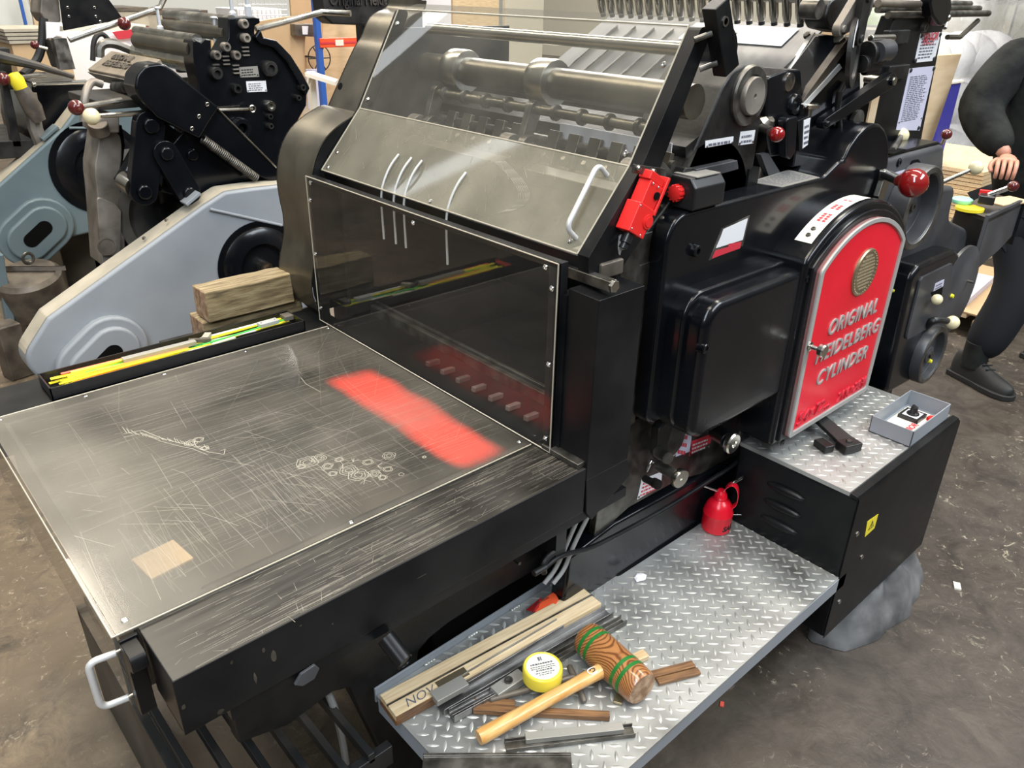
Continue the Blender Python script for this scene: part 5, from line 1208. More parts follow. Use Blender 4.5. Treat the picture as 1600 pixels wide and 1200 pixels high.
# steel furniture next to it
bar('steel_channel', (0.650, 0.905), (1.112, 0.868), .030, .018, 'steel_mid', 'longest steel channel lying against the pale wooden gauge', 'metal channel', prof=chan(.030, .017))
bar('steel_channel', (0.655, 0.876), (0.90, 0.846), .024, .020, 'steel_mid', 'bright stepped steel channel left of the round yellow tin', 'metal channel', prof=[(-.012, 0), (.012, 0), (.012, .018), (.009, .018), (.009, .008), (.002, .008), (.002, .014), (-.004, .014), (-.004, .006), (-.009, .006), (-.009, .018), (-.012, .018)])
bar('steel_channel', (0.722, 0.917), (0.985, 0.903), .028, .012, 'steel_mid', 'upper bright steel channel resting on the longest one', 'metal channel', z=ZP+.0195, prof=chan(.026, .012))
bar('steel_channel', (0.905, 0.850), (1.118, 0.828), .022, .016, 'steel_dark', 'dark steel channel running behind the mallet head', 'metal channel', prof=chan(.022, .014))
bar('grey_spacer', (0.645, 0.920), (0.720, 0.913), .030, .014, 'label_metal', 'flat grey metal spacer at the left end of the steel channels', 'metal block', z=ZP+.0195)
# block with bolt
BK = thing('clamp_block', 'small grey metal block with a round bolt left of the yellow tin', 'metal block', (.790, .858, ZP+.0016), -.02)
b = MB(); b.box(-.038, .038, -.014, .014, 0, .022); b.build('block', 'label_metal', BK, bevel=.002, loc=(0, 0, 0))
b = MB(); b.lathe([(.009, 0), (.009, .005), (.005, .005), (.005, .002), (0, .002)], (0, 0, .022), (0, 0, 1), 18); b.build('bolt', 'steel_dark', BK, loc=(0, 0, 0))
# yellow tin
TN = thing('yellow_tin', 'round yellow tin with a white printed lid beside the mallet', 'tin', (*pxz([(848, 1041)], ZP+.050)[0], ZP+.0185), .2)
b = MB(); b.lathe([(.040, 0), (.0415, .002), (.0415, .028), (.040, .031), (.0385, .032), (.0370, .0305), (0, .0305)], (0, 0, 0), (0, 0, 1), 48); b.build('tin_body', 'yellow_tin', TN, loc=(0, 0, 0))
b = MB(); b.lathe([(.0345, .0306), (.0345, .0312), (0, .0312)], (0, 0, 0), (0, 0, 1), 48); lb = b.build('lid_label', 'paper_cream', TN, loc=(0, 0, 0))
b = MB()
Xd, Ud = Vector((.80, -.60, 0)), Vector((.60, .80, 0)); 
for i, (yy, hw, hh_) in enumerate(((.016, .004, .010), (.006, .024, .004), (.000, .026, .0022), (-.005, .026, .0022), (-.011, .017, .0035), (-.017, .020, .0022), (-.022, .014, .002))):
    x = -hw
    while x < hw:
        q = min(hw, x+random.uniform(.002, .006)); b.poly3([Xd*x+Ud*yy, Xd*q+Ud*yy, Xd*q+Ud*(yy+hh_), Xd*x+Ud*(yy+hh_)], (0, 0, .0002)); x = q+.0012
bmesh.ops.translate(b.bm, verts=b.bm.verts[:], vec=(0, 0, .0313)); b.build('lid_print', 'ink_grey', lb, loc=(0, 0, 0))
# mallet
hd_c = Vector((.978, .742, ZP+.0395+.0016)); ax = Vector((-.10, -.99, 0)).normalized()
MT = thing('mallet', 'wooden mallet with green striped head and pale turned handle', 'mallet', (hd_c.x, hd_c.y, ZP))
b = MB(); Rm, Hm = .0395, .176
b.lathe([(.020, 0), (Rm*.84, .0015), (Rm*.93, .007), (Rm*.985, .02), (Rm, .05), (Rm, Hm-.05), (Rm*.985, Hm-.02), (Rm*.95, Hm-.006), (Rm*.88, Hm)], hd_c-ax*Hm/2, ax, 44)
mh = b.build('mallet_head', 'mallet_wood', MT, sharp=60)
b = MB(); b.lathe([(Rm*.87, 0), (Rm*.6, .001), (0, .0012)], hd_c+ax*Hm/2, ax, 36, cap=False); b.build('beaten_face', 'end_grain', mh)
for t in (-.068, -.050, .032, .050):
    b = MB(); b.lathe([(Rm*1.006 if abs(t) < .06 else Rm*.99, 0), (Rm*1.008 if abs(t) < .06 else Rm*1.0, .0085)], hd_c+ax*t, ax, 44, cap=False); b.build('green_band', 'green_paint', mh)
he = Vector((.655, .792, ZP+.026)); hs_ = hd_c+Vector((-.028, .0, -.002)); d = (he-hs_)
ps = [hs_+d*t for t in (0, .04, .10, .3, .6, .85, .97, 1.0)]
b = MB(); b.tube(ps, .014, 20, rs=[.0155, .0160, .0150, .0135, .0140, .0155, .0160, .0145]); hn = b.build('mallet_handle', 'grip_wood', MT, sharp=60)
lp = hs_+d*.10; un = Vector((0, 0, 1)); dd = d.normalized(); sd_ = dd.cross(un).normalized(); 
b = MB(); P4 = []
for k in range(18):
    t = 2*PI*k/18; a = math.sin(t)*.62; P4.append(lp+dd*(.012*math.cos(t))+(un*math.cos(a)+sd_*math.sin(a))*.0157)
b._f([b.bm.verts.new(p) for p in P4]); b.build('handle_sticker', 'white_label', hn)
b = MB()
for k in range(10):
    t0, t1 = k*PI/6, (k+1)*PI/6
    f4 = lambda t, r: lp+dd*(.0065*r*math.cos(t))+(un*math.cos(math.sin(t)*.33*r)+sd_*math.sin(math.sin(t)*.33*r))*.0162
    b.quad(f4(t0, .6), f4(t0, 1), f4(t1, 1), f4(t1, .6))
b.build('sticker_mark', 'ink_black', hn, recalc=False)
# rods and wood slips
def rod(name, p, q, r, mat, label, z=None, cat='rod'):
    z = ZP+.0016+r if z is None else z; P = Vector((*p, z)); Q = Vector((*q, z)); b = MB(); L = (Q-P).length
    b.lathe([(r*.6, 0), (r, r*.5), (r, L-r*.6), (r*.6, L)], (0, 0, 0), (Q-P), 16); o = b.build(name, mat, None, loc=P); return tag(o, label, cat)
rod('copper_rod', (.735, .855), (.912, .783), .0065, 'worn_brown', 'brown metal rod lying under the mallet handle with a pointed tip', z=ZP+.012)
rod('steel_rod', (.925, .815), (.880, .727), .0065, 'worn_brown', 'short brown steel rod crossing behind the mallet handle')
bar('wood_slip', (.700, .862), (.893, .671), .016, .012, 'dark_wood', 'long dark wooden slip lying beneath the mallet handle', 'wood slip')
bar('wood_slip', (.712, .872), (.772, .818), .016, .009, 'dark_wood', 'short dark wooden slip left of the mallet handle', 'wood slip', z=ZP+.0016)
bar('wood_slip', (1.030, .686), (1.130, .642), .018, .010, 'dark_wood', 'first of two dark wooden slips right of the mallet head', 'wood slip')
bar('wood_slip', (1.035, .664), (1.125, .624), .016, .008, 'dark_wood', 'shorter of two dark wooden slips right of the mallet head', 'wood slip')
p = at(965, 1092, 'z', ZP); bar('wood_chip', (p.x-.012, p.y-.01), (p.x+.015, p.y+.006), .018, .006, 'bronze', 'small splintered golden chip below the mallet head', 'wood chip')
p = at(992, 1020, 'z', ZP); bar('wood_chip', (1.045, .735), (1.075, .728), .022, .012, 'tan_wood', 'small pale block of wood behind the mallet head', 'wood chip')
# steel stick with aluminium block
bar('steel_channel', (.692, .757), (.905, .618), .024, .010, 'steel_dark', 'steel channel carrying a grey block at the near edge of the step', 'metal channel', prof=chan(.026, .010))
bar('grey_block', (.730, .742), (.890, .634), .018, .012, 'label_metal', 'long grey metal block lying in the channel near the step edge', 'metal block', z=ZP+.0045)
bar('steel_bar', (.545, .822), (.755, .641), .050, .014, 'steel_dark', 'wide worn steel bar lying across the near left corner of the step', 'metal bar', prof=[(-.025, 0), (.025, 0), (.025, .014), (.019, .014), (.019, .010), (-.019, .010), (-.019, .014), (-.025, .014)])
p = at(900, 917, 'z', ZP); b = MB(); b.box(-.007, .007, -.006, .006, 0, .008); o = b.build('rubber_cube', 'rubber', None, loc=(p.x, p.y, ZP), rot=(0, 0, .3), bevel=.001); tag(o, 'tiny black rubber cube on the step near its raised back edge', 'rubber block')
# crumpled white scrap
random.seed(4); p = at(1000, 903, 'z', ZP); b = MB(); n = 14; ring = [b.bm.verts.new((.022*math.cos(2*PI*k/n)*random.uniform(.7, 1.1), .014*math.sin(2*PI*k/n)*random.uniform(.7, 1.1), .001)) for k in range(n)]
r2 = [b.bm.verts.new((v.co.x*.6, v.co.y*.6, random.uniform(.004, .010))) for v in ring]; cv = b.bm.verts.new((0, 0, .007))
for k in range(n): b._f([ring[k], ring[(k+1) % n], r2[(k+1) % n], r2[k]]); b._f([r2[k], r2[(k+1) % n], cv])
o = b.build('paper_scrap', 'paper', None, loc=(p.x, p.y, ZP+.0016), sharp=180); tag(o, 'crumpled white paper scrap on the tread plate', 'scrap')
# folded orange tag
TG = thing('orange_tag', 'folded orange and clear red tag with printed word propped behind the pale gauge', 'tag', (.99, .990, ZP+.0016))
Pq = [at(u, v, 'z', ZP+.030) for u, v in ((845, 935), (866, 926), (873, 938), (862, 950), (840, 958), (832, 957))]
b = MB(); P2 = [Vector((q.x, q.y, ZP+.022+.012*math.sin(i*1.1))) for i, q in enumerate(Pq)]; b.poly3(P2, (0, 0, .0006)); tg = b.build('tag_leaf', 'orange_tag', TG)
b = MB(); Pq = [at(u, v, 'z', ZP+.024) for u, v in ((822, 948), (845, 934), (850, 938), (833, 957))]; b.poly3([Vector((q.x, q.y, ZP+.014+.010*(i % 2))) for i, q in enumerate(Pq)], (0, 0, .0006)); b.build('clear_leaf', 'clear_red', TG)
P = at(838, 950, 'z', ZP+.027); Q2 = at(866, 934, 'z', ZP+.027); text('CAUTION', .0085, (P.x, P.y, ZP+.0355), (Q2.x-P.x, Q2.y-P.y, 0), Vector((-(Q2.y-P.y), Q2.x-P.x, 0)), 'ink_black', 'tag_word', tg, .0002, 0, 0)

# oil can
oc = Vector((1.577, .899, ZP+.0016))
OC = thing('oil_can', 'red oil can with lever pump and slim spout standing on the step', 'oil can', oc)
b = MB(); b.lathe([(.036, 0), (.0385, .003), (.0390, .006), (.0390, .050), (.0400, .052), (.0400, .0545), (.0388, .057), (.0375, .064), (.033, .078), (.026, .089), (.018, .094), (.0165, .096), (.0165, .099), (.0178, .100), (.0165, .102), (.0178, .104), (.0165, .106), (.0165, .110), (.0130, .116), (.010, .122), (0, .124)], oc, (0, 0, 1), 44); ob = b.build('can_body', 'red_enamel', OC, sharp=50)
top = oc+Vector((0, 0, .120))
tip = at(1093, 757, 'y', .935)
b = MB(); b.cyl(top+Vector((-.004, .006, -.004)), tip, .0042, .0018, 12); b.build('spout', 'chrome', OC)
b = MB(); hx = Vector((.45, -.89, 0))
pts = smooth3([top+hx*.004+Vector((0, 0, -.004)), top+hx*.012+Vector((0, 0, .022)), top+hx*.030+Vector((0, 0, .030)), top+hx*.044+Vector((0, 0, .012)), top+hx*.046+Vector((0, 0, -.028)), top+hx*.034+Vector((0, 0, -.044))], 3)
sd2 = hx.cross(Vector((0, 0, 1)))*.011
for p, q in zip(pts, pts[1:]): b.poly3([p-sd2, q-sd2, q+sd2, p+sd2], (q-p).cross(sd2).normalized()*.0015)
b.build('grip', 'red_enamel', OC, sharp=60)
b = MB(); l0 = top+hx*.006+Vector((0, 0, .004)); l1 = top+hx*.028+Vector((0, 0, .036)); l2 = l1+hx*.018+Vector((0, 0, .018))
b.tube([l0, l0.lerp(l1, .5)+Vector((0, 0, .002)), l1, l2], .0022, 8); b.build('pump_lever', 'chrome', OC)
b = MB(); b.poly3([l1-sd2*.8, l2-sd2*.8, l2+sd2*.8, l1+sd2*.8], (l2-l1).cross(sd2).normalized()*.0015); b.build('thumb_pad', 'steel_dark', OC)
b = MB(); b.poly3([oc+hx*.040+Vector((0, 0, .055))-sd2*.3, oc+hx*.060+Vector((0, 0, .060))-sd2*.3, oc+hx*.060+Vector((0, 0, .060))+sd2*.3, oc+hx*.040+Vector((0, 0, .055))+sd2*.3], (0, 0, .002)); b.build('bracket', 'chrome', OC)
# black lettering wrapped round the body
def wrapc(co):
    a0 = math.radians(-122); a = a0+co.x/.0392; return Vector((oc.x+(.0393+co.z)*math.cos(a), oc.y+(.0393+co.z)*math.sin(a), oc.z+.014+co.y))
text('SAE', .021, (0, 0, 0), (1, 0, 0), (0, 1, 0), 'ink_black', 'can_lettering', ob, .0003, .2, .0008, wrap=wrapc)

# ================================================================ things at the far side of the table
b = MB(); b.box(.60, 1.0, 1.915, 2.07, .765, .779); b.box(.60, 1.0, 1.915, 1.93, .70, .80); b.build('side_bracket', 'cast_black', PR)
def beam(loc, size, rz, label):
    b = MB(); a, c, h = size; v = [(0, 0, 0), (a, 0, 0), (a, c, 0), (0, c, 0)]
    b.box(0, a, 0, c, 0, h)
    bmesh.ops.subdivide_edges(b.bm, edges=b.bm.edges[:], cuts=6, use_grid_fill=True)
    for v in b.bm.verts: v.co += Vector((random.uniform(-.001, .001), random.uniform(-.0022, .0022), random.uniform(-.002, .001) if v.co.z > .01 else 0))
    for f in b.bm.faces:
        if abs(f.normal.x) > .8: f.material_index = 1
    o = b.build('timber_offcut', ['timber', 'end_grain'], None, loc=loc, rot=(0, 0, rz), bevel=.004, sharp=50); return tag(o, label, 'timber')
beam((.680, 1.950, .780), (.285, .095, .068), -.02, 'lower rough timber offcut, mostly hidden under another beside the pencil tray')
beam((.692, 1.932, .850), (.245, .085, .083), .0, 'weathered square timber offcut resting on top of another behind the tray')
TRX0, TRX1, TRY0, TRY1, TZ = .273, .880, 1.772, 1.868, .8295
b = MB(); t = .003
b.box(TRX0, TRX1, TRY0, TRY0+t, TZ, TZ+.030); b.box(TRX0, TRX1, TRY1-t, TRY1, TZ, TZ+.030); b.box(TRX0, TRX0+t, TRY0, TRY1, TZ, TZ+.030); b.box(TRX1-t, TRX1, TRY0, TRY1, TZ, TZ+.030); b.box(TRX0, TRX1, TRY0, TRY1, TZ, TZ+.003)
b.m(1).box(TRX0+.0031, TRX0+.0036, TRY0+.01, TRY1-.01, TZ+.015, TZ+.0285)
o = b.build('strip_tray', ['plastic_black', 'neon_red'], None, bevel=.0006); rebase(o, (.57, 1.82, TZ)); tag(o, 'long narrow black tray full of coloured strips on the table edge', 'tray')
random.seed(31)
names = {'neon_yellow': 'yellow', 'neon_green': 'green', 'neon_red': 'red', 'neon_orange': 'orange', 'paper': 'white', 'paper_cream': 'cream'}
spec = [('neon_yellow', 24), ('neon_orange', 5), ('neon_red', 3), ('neon_green', 4), ('paper', 2), ('paper_cream', 2)]
idx = 0; STR = {}
for mt, cnt in spec:
    proto = None
    for k in range(cnt):
        L = random.uniform(.20, .33)
        if mt == 'neon_yellow': x0 = random.choice([.285+random.uniform(0, .06), .285+random.uniform(0, .10), .50+random.uniform(0, .08)]); y = random.uniform(1.784, 1.852)
        elif mt == 'neon_green': x0 = [.36, .58, .62, .47][k]; y = [1.835, 1.792, 1.80, 1.83][k]
        elif mt == 'neon_red': x0 = [.315, .30, .285][k]; y = [1.852, 1.788, 1.80][k]
        elif mt == 'paper': x0 = .47+.02*k; y = 1.856-.01*k
        elif mt == 'paper_cream': x0 = .50+.03*k; y = 1.80
        else: x0 = .30+.04*k; y = 1.79+.012*k
        L = min(L, .868-x0)
        if proto is None:
            b = MB(); b.box(0, .28, -.004, .004, 0, .0025); o = b.build('plastic_strip', mt, None, bevel=.0005); proto = o
        else: o = proto.copy(); COL.objects.link(o)
        idx += 1
        ymax = (1.862-y)/L; ymin = (1.778-y)/L
        o.location = (x0, y, TZ+.004+.0026*(idx*5 % 8)+.0004*idx/7); o.rotation_euler = (random.uniform(-.2, .2), random.uniform(-.01, .01), max(ymin, min(ymax, random.uniform(-.10, .10)))); o.scale = (L/.28, random.choice([.7, 1, 1.3]), 1)
        STR.setdefault(mt, []).append(o)
for mt, L_ in STR.items():
    L_.sort(key=lambda o: o.location.x)
    for k, o in enumerate(L_):
        if len(L_) <= 5: lb = '%s %s plastic strip in the long black tray, counted from its near end' % (['first', 'second', 'third', 'fourth', 'fifth'][k], names[mt])
        else: lb = 'thin yellow plastic strip lying among others in the long black tray'
        tag(o, lb, 'strip', 'thin %s strips in the black tray' % names[mt])
for (x, y, L, w, h, rz, mt, nm, lb, ct) in ((.44, 1.822, .17, .017, .010, -.02, 'label_metal', 'steel_rule', 'long dull grey metal spacer lying on the strips in the tray', 'metal spacer'),
    (.775, 1.818, .052, .022, .010, .03, 'alu_white', 'spacer_block', 'pale block with two holes on the strips at the far end of the tray', 'block'),
    (.845, 1.825, .024, .030, .012, .0, 'old_iron', 'spacer_block', 'square grey block in the far corner of the tray', 'block'),
    (.60, 1.835, .052, .010, .010, -.55, 'worn_brown', 'wood_stub', 'short brown stub lying askew in the middle of the tray', 'stub'),
    (.635, 1.822, .03, .016, .010, .9, 'beige_dust', 'ribbed_stub', 'short ribbed beige stub in the middle of the tray', 'stub')):
    b = MB(); b.box(0, L, -w/2, w/2, 0, h)
    if ct == 'block' and L > .04: b.m(1).cyl((.007, 0, h-.002), (.007, 0, h+.0003), .0025, n=10); b.cyl((L-.007, 0, h-.002), (L-.007, 0, h+.0003), .0025, n=10)
    o = b.build(nm, [mt, 'gap'], None, loc=(x, y, TZ+.0245), rot=(0, 0, rz), bevel=.0008); tag(o, lb, ct)
# ================================================================ the platen presses behind
def guard(parent, y, outline, depth, mat, boss_c, boss_r, boss_l, wheel_c, wheel_r, name='belt_guard'):
    b = MB(); b.prism(rp_(outline, [.09, .09, .02, .06, .06, .05, .02][:len(outline)]+[.03]*max(0, len(outline)-7)), 'y', y, y+depth)
    g = b.build(name, mat, parent, bevel=.014, seg=4, sharp=50)
    # raised oval boss with slot
    for r, h, m_, nm in ((boss_r, .035, mat, 'boss'), (boss_r*.72, .055, mat, 'boss_step')):
        pts = []
        c, d = Vector((boss_c[0], boss_c[1])), Vector((math.cos(.62), math.sin(.62)))*boss_l
        for k in range(13): t = .62+PI/2+k*PI/12; pts.append((c.x-d.x+r*math.cos(t), c.y-d.y+r*math.sin(t)))
        for k in range(13): t = .62-PI/2+k*PI/12; pts.append((c.x+d.x+r*math.cos(t), c.y+d.y+r*math.sin(t)))
        b = MB(); b.prism(pts, 'y', y-h, y+.005); b.build(nm, m_, g, bevel=.012, seg=4, sharp=50)
    pts = []; r = boss_r*.26
    for k in range(13): t = .62+PI/2+k*PI/12; pts.append((c.x-d.x*.8+r*math.cos(t), c.y-d.y*.8+r*math.sin(t)))
    for k in range(13): t = .62-PI/2+k*PI/12; pts.append((c.x+d.x*.8+r*math.cos(t), c.y+d.y*.8+r*math.sin(t)))
    b = MB(); b.prism(pts, 'y', y-.0565, y-.05); b.build('slot', 'gap', g)
    b = MB(); b.lathe([(wheel_r, 0), (wheel_r, .004), (wheel_r*.90, .004), (wheel_r*.86, .002), (wheel_r*.80, .010), (wheel_r*.60, .022), (wheel_r*.52, .024), (wheel_r*.48, .004), (0, .004)], (wheel_c[0], y, wheel_c[1]), (0, -1, 0), 48)
    wl2 = b.build('flywheel', 'enamel', g, sharp=30)
    b = MB(); b.lathe([(wheel_r*.14, .004), (wheel_r*.14, .05), (wheel_r*.06, .05), (0, .045)], (wheel_c[0], y, wheel_c[1]), (0, -1, 0), 20); b.build('shaft_end', 'steel', wl2)
    return g
P1 = thing('platen_press', 'black platen printing press with pale grey belt guard behind the big press', 'printing press', (1.25, 3.6, 0))
o1 = pxy([(44, 592), (38, 528), (75, 498), (318, 322), (352, 300), (395, 294)], 3.0)
out1 = [(.50, .24)]+[(.40, .44)]+[o1[2]]+[o1[3], o1[4], o1[5]]+[(1.75, .90), (1.80, .40)]
g1_ = guard(P1, 3.0, out1, .13, 'grey_paint', (.655, .385), .125, .05, (1.325, .600), .185)
# dusty rim of the guard
def dusty_rim(outl, y, dep):
    o_r = rp_(outl, [.09, .09, .02, .06, .06, .05, .02][:len(outl)]+[.03]*max(0, len(outl)-7)); b = MB(); n = len(o_r)
    cen = Vector((sum(p[0] for p in o_r)/n, 0, sum(p[1] for p in o_r)/n))
    for i in range(n):
        p, q = o_r[i], o_r[(i+1) % n]; d = Vector((q[0]-p[0], 0, q[1]-p[1]))
        if d.length < 1e-5: continue
        m_ = Vector((-d.z, 0, d.x)).normalized(); mid = Vector(((p[0]+q[0])/2, 0, (p[1]+q[1])/2))
        if m_.dot(mid-cen) < 0: m_ = -m_
        if m_.z < .25: continue
        P_, Q_ = Vector((p[0], y+.015, p[1]))+m_*.0012, Vector((q[0], y+.015, q[1]))+m_*.0012
        b.quad(P_, Q_, Q_+Vector((0, dep-.03, 0)), P_+Vector((0, dep-.03, 0)))
    return b
b = dusty_rim(out1, 3.0, .13)
b.build('dusty_rim', 'beige_dust', g1_, recalc=False)
b = MB(); r0, r1 = at(328, 327, 'y', 2.997), at(440, 352, 'y', 2.997); b.cyl(r0, r1, .006, n=8); b.build('bead_line', 'grey_paint', g1_)
b = MB(); t0 = at(303, 313, 'y', 3.02); b.obox(t0+Vector((0, .03, .004)), (.07, .06, .012), (0, -.55, 0)); b.build('lift_tab', 'grey_paint', g1_, bevel=.002)
for u, v in ((225, 371), (260, 343)): b = MB(); p = at(u, v, 'y', 3.05); b.lathe([(.008, 0), (.006, .006), (0, .007)], p+Vector((0, 0, -.004)), (-.5, 0, .8), 10); b.build('rim_screw', 'worn_brown', g1_)
# body
b = MB(); b.box(1.05, 1.75, 3.25, 3.95, 0, .95); b.box(.98, 1.10, 3.35, 3.8, 0, .80); b.build('press_body', 'cast_black', P1, bevel=.02)
o_ = pxy([(357, 28), (397, 26), (406, 28), (407, 36), (399, 40), (398, 53), (407, 61), (428, 66), (450, 88), (468, 116), (480, 138), (479, 165), (465, 190), (450, 220), (440, 300), (330, 320), (250, 300), (262, 235), (300, 190), (312, 160), (309, 125), (303, 100), (302, 64), (306, 62), (314, 66), (320, 60), (330, 62), (331, 85), (340, 90), (357, 60)], 3.15)
b = MB(); b.prism(o_, 'y', 3.15, 3.25); fr1 = b.build('side_frame', 'enamel', P1, bevel=.008, seg=3, sharp=50)
o2 = pxy([(405, 45), (409, 58), (430, 63), (452, 86), (470, 114), (482, 137), (476, 150), (460, 120), (446, 96), (426, 74), (404, 68), (396, 58)], 3.14)
b = MB(); b.prism(o2, 'y', 3.125, 3.15); b.build('frame_rib', 'enamel', fr1, bevel=.006, seg=3)
def disc(parent, u, v, y, r, mat, name, h=.02, r2=None):
    c = at(u, v, 'y', y); b = MB(); b.lathe([(r, 0), (r, h*.8), (r*.86, h), (r*.5, h), (r*.45, h*.6), (0, h*.6)], c, (0, -1, 0), 28); return b.build(name, mat, parent)
for u, v, r, m_ in ((378, 37, .017, 'old_iron'), (381, 59, .017, 'old_iron'), (350, 73, .017, 'old_iron'), (335, 86, .017, 'old_iron'), (366, 86, .017, 'old_iron'), (419, 107, .030, 'cast_black'), (335, 114, .024, 'cast_black'), (367, 138, .018, 'cast_black'), (419, 165, .021, 'steel'), (418, 181, .012, 'cast_black'), (419, 196, .012, 'cast_black'), (469, 136, .013, 'cast_black'), (462, 152, .012, 'cast_black'), (371, 199, .042, 'enamel'), (371, 200, .028, 'cast_black')):
    disc(fr1, u, v, 3.15 if r < .04 else 3.15, r, m_, 'end_cap', .03 if r < .04 else .05)
for u, v in ((383, 74), (352, 88), (337, 101), (368, 102)):
    b = MB(); c = at(u, v, 'y', 3.145); 
    for k in range(3): b.obox(c-Vector((0, 0, .014*k)), (.026, .012, .005))
    b.build('spring', 'old_iron', fr1)
label_plate(fr1, pxy([(373, 105), (402, 103), (405, 120), (375, 121)], 3.149), 3.148, 3, mats=('label_metal', 'ink_black'))
label_plate(fr1, pxy([(384, 127), (415, 126), (417, 143), (386, 144)], 3.149), 3.148, 4, mats=('white_label', 'ink_grey'))
b = MB(); b.cyl(at(342, 172, 'y', 3.13), at(395, 170, 'y', 3.11), .007, .005, n=10); o = b.build('rod_lever', 'steel', fr1)
b = MB(); b.ring(at(394, 170, 'y', 3.11), (0, -1, 0), .012, .004, 20); b.build('rod_eye', 'steel', o)
# rollers running across the machine
for u, v, r, y1, m_ in ((363, 36, .028, 3.85, 'steel'), (358, 53, .030, 3.85, 'brushed_dark'), (308, 62, .020, 3.85, 'steel'), (305, 78, .034, 3.80, 'brushed_dark'), (310, 100, .036, 3.85, 'steel')):
    c = at(u, v, 'y', 3.2); b = MB(); b.cyl(c, (c.x, y1, c.z), r, n=28); b.build('ink_roller', m_, P1)
b = MB(); c = at(295, 75, 'y', 3.78); 
b.box(c.x-.07, c.x+.04, 3.76, 3.80, c.z-.10, c.z+.03); b.build('roller_bracket', 'cast_black', P1, bevel=.01)
b = MB(); c = at(283, 35, 'y', 3.8); b.box(c.x-.03, c.x+.10, 3.80, 3.84, c.z-.16, c.z+.05); b.build('roller_bracket', 'cast_black', P1, bevel=.01)
for u, v, h in ((338, 55, .12), (250, 42, .14), (363, 20, .16), (387, 10, .14)):
    c = at(u, v, 'y', 3.3 if u > 300 else 3.75); b = MB(); b.lathe([(.014, 0), (.014, h*.5), (.008, h*.55), (.007, h), (.016, h*1.02), (.014, h*1.06), (0, h*1.07)], c-Vector((0, 0, h*.5)), (0, 0, 1), 14); b.build('adjusting_screw', 'wire', P1)
# ink fountain with cast lettering
A = at(208, 122, 'y', 3.2); B = at(137, 108, 'y', 3.85); Cc = at(174, 79, 'y', 3.85); D = at(250, 92, 'y', 3.2)
b = MB(); b.poly3([A, B, Cc, D], (.012, 0, -.028)); ift = b.build('ink_fountain', 'dust_brown', P1, bevel=.004)
b = MB(); b.poly3([A+Vector((-.004, 0, -.012)), B+Vector((-.004, 0, -.012)), B+Vector((.04, 0, -.05)), A+Vector((.04, 0, -.05))], (.03, 0, .01)); b.build('fountain_lip', 'old_iron', ift)
nrm = (D-A).cross(B-A).normalized(); nrm = nrm if nrm.z > 0 else -nrm
Yd = (A-B).normalized(); Ud = nrm.cross(Yd)
for s_, t0, u0 in (('ORIGINAL', .10, .60), ('HEIDELBERG', .10, .28)):
    text(s_, .045, B+(A-B)*(t0+.1)+(Cc-B)*u0+nrm*.003, Yd, Ud, 'worn_brown', 'cast_lettering', ift, .003, 0, .001, sx=1.35)
b = MB()
for k in range(20):
    p = A.lerp(B, .12+k*.02)+Vector((.02, 0, -.035-.001*k)); b.ring(p, (A-B), .024, .003, 14, 6)
b.build('coil_spring', 'steel_dark', ift)
# black arm cover
cv_ = pxy([(210, 150), (205, 135), (208, 116), (222, 100), (248, 97), (264, 108), (336, 166), (320, 190), (306, 214), (292, 208), (240, 182)], 3.10)
b = MB(); b.prism(rp_(cv_, [.06, .04, .05, .05, .05, .03, .01, 0, .01, .01, .03]), 'y', 3.06, 3.19); ac = b.build('arm_cover', 'enamel', P1, bevel=.014, seg=4, sharp=50)
for u, v in ((324, 163), (311, 182), (300, 201)): screw(ac, at(u, v, 'y', 3.06), (0, -1, 0), .008, .004)
rl = pxy([(336, 166), (432, 262), (430, 285), (405, 275), (310, 212), (322, 190)], 3.11)
b = MB(); b.prism(rl, 'y', 3.09, 3.12); r_ = b.build('slide_rail', 'enamel', P1, bevel=.003)
b = MB(); b.tube([at(336, 166, 'y', 3.088), at(432, 262, 'y', 3.088)], .004, 6); b.build('rail_edge', 'steel', r_)
b = MB(); c0, c1 = at(318, 218, 'y', 3.085), at(400, 278, 'y', 3.085)
for k in range(34): b.ring(c0.lerp(c1, k/33), (c1-c0), .015, .0035, 12, 6)
b.build('coil_spring', 'steel_dark', r_)
# upright iron column with oval maker's badge
col = pxy([(156, 206), (187, 205), (192, 236), (187, 281), (191, 312), (196, 380), (197, 420), (160, 420), (158, 400), (152, 305), (147, 264), (152, 235)], 3.25)
b = MB(); b.prism(smooth_pts(col+[col[0]], 1)[:-1], 'y', 3.25, 3.40); cl = b.build('iron_column', 'old_iron', P1, bevel=.006)
b = MB(); b.prism([(x+.05, z) for x, z in col], 'y', 3.38, 3.45); b.build('column_flank', 'cast_black', cl)
q = rp_(pxy([(151, 306), (181, 318), (190, 330), (189, 400), (160, 400), (155, 370)], 3.235), .012)
b = MB(); b.prism(q, 'y', 3.235, 3.25); dp = b.build('door_plate', 'old_iron', cl, bevel=.004)
b = MB(); b.lathe([(.035, 0), (.035, .004), (.030, .004), (.030, .001), (0, .001)], at(167, 385, 'y', 3.234), (0, -1, 0), 24); b.build('round_badge', 'worn_brown', dp)
b = MB(); b.prism(rp_(pxy([(148, 188), (170, 178), (187, 180), (187, 208), (150, 208)], 3.20), .008), 'y', 3.2, 3.36); b.build('column_head', 'old_iron', cl, bevel=.006)
b = MB(); b.cyl(at(156, 208, 'y', 3.22), at(152, 192, 'y', 3.2), .035, n=16); b.build('grease_pot', 'worn_brown', cl, bevel=.004)
b = MB(); b.box(at(150, 160, 'y', 3.25).x, 1.30, 3.22, 3.6, at(150, 162, 'y', 3.25).z-.02, at(150, 162, 'y', 3.25).z+.01); b.build('lever_table', 'dusty_black', P1, bevel=.004)
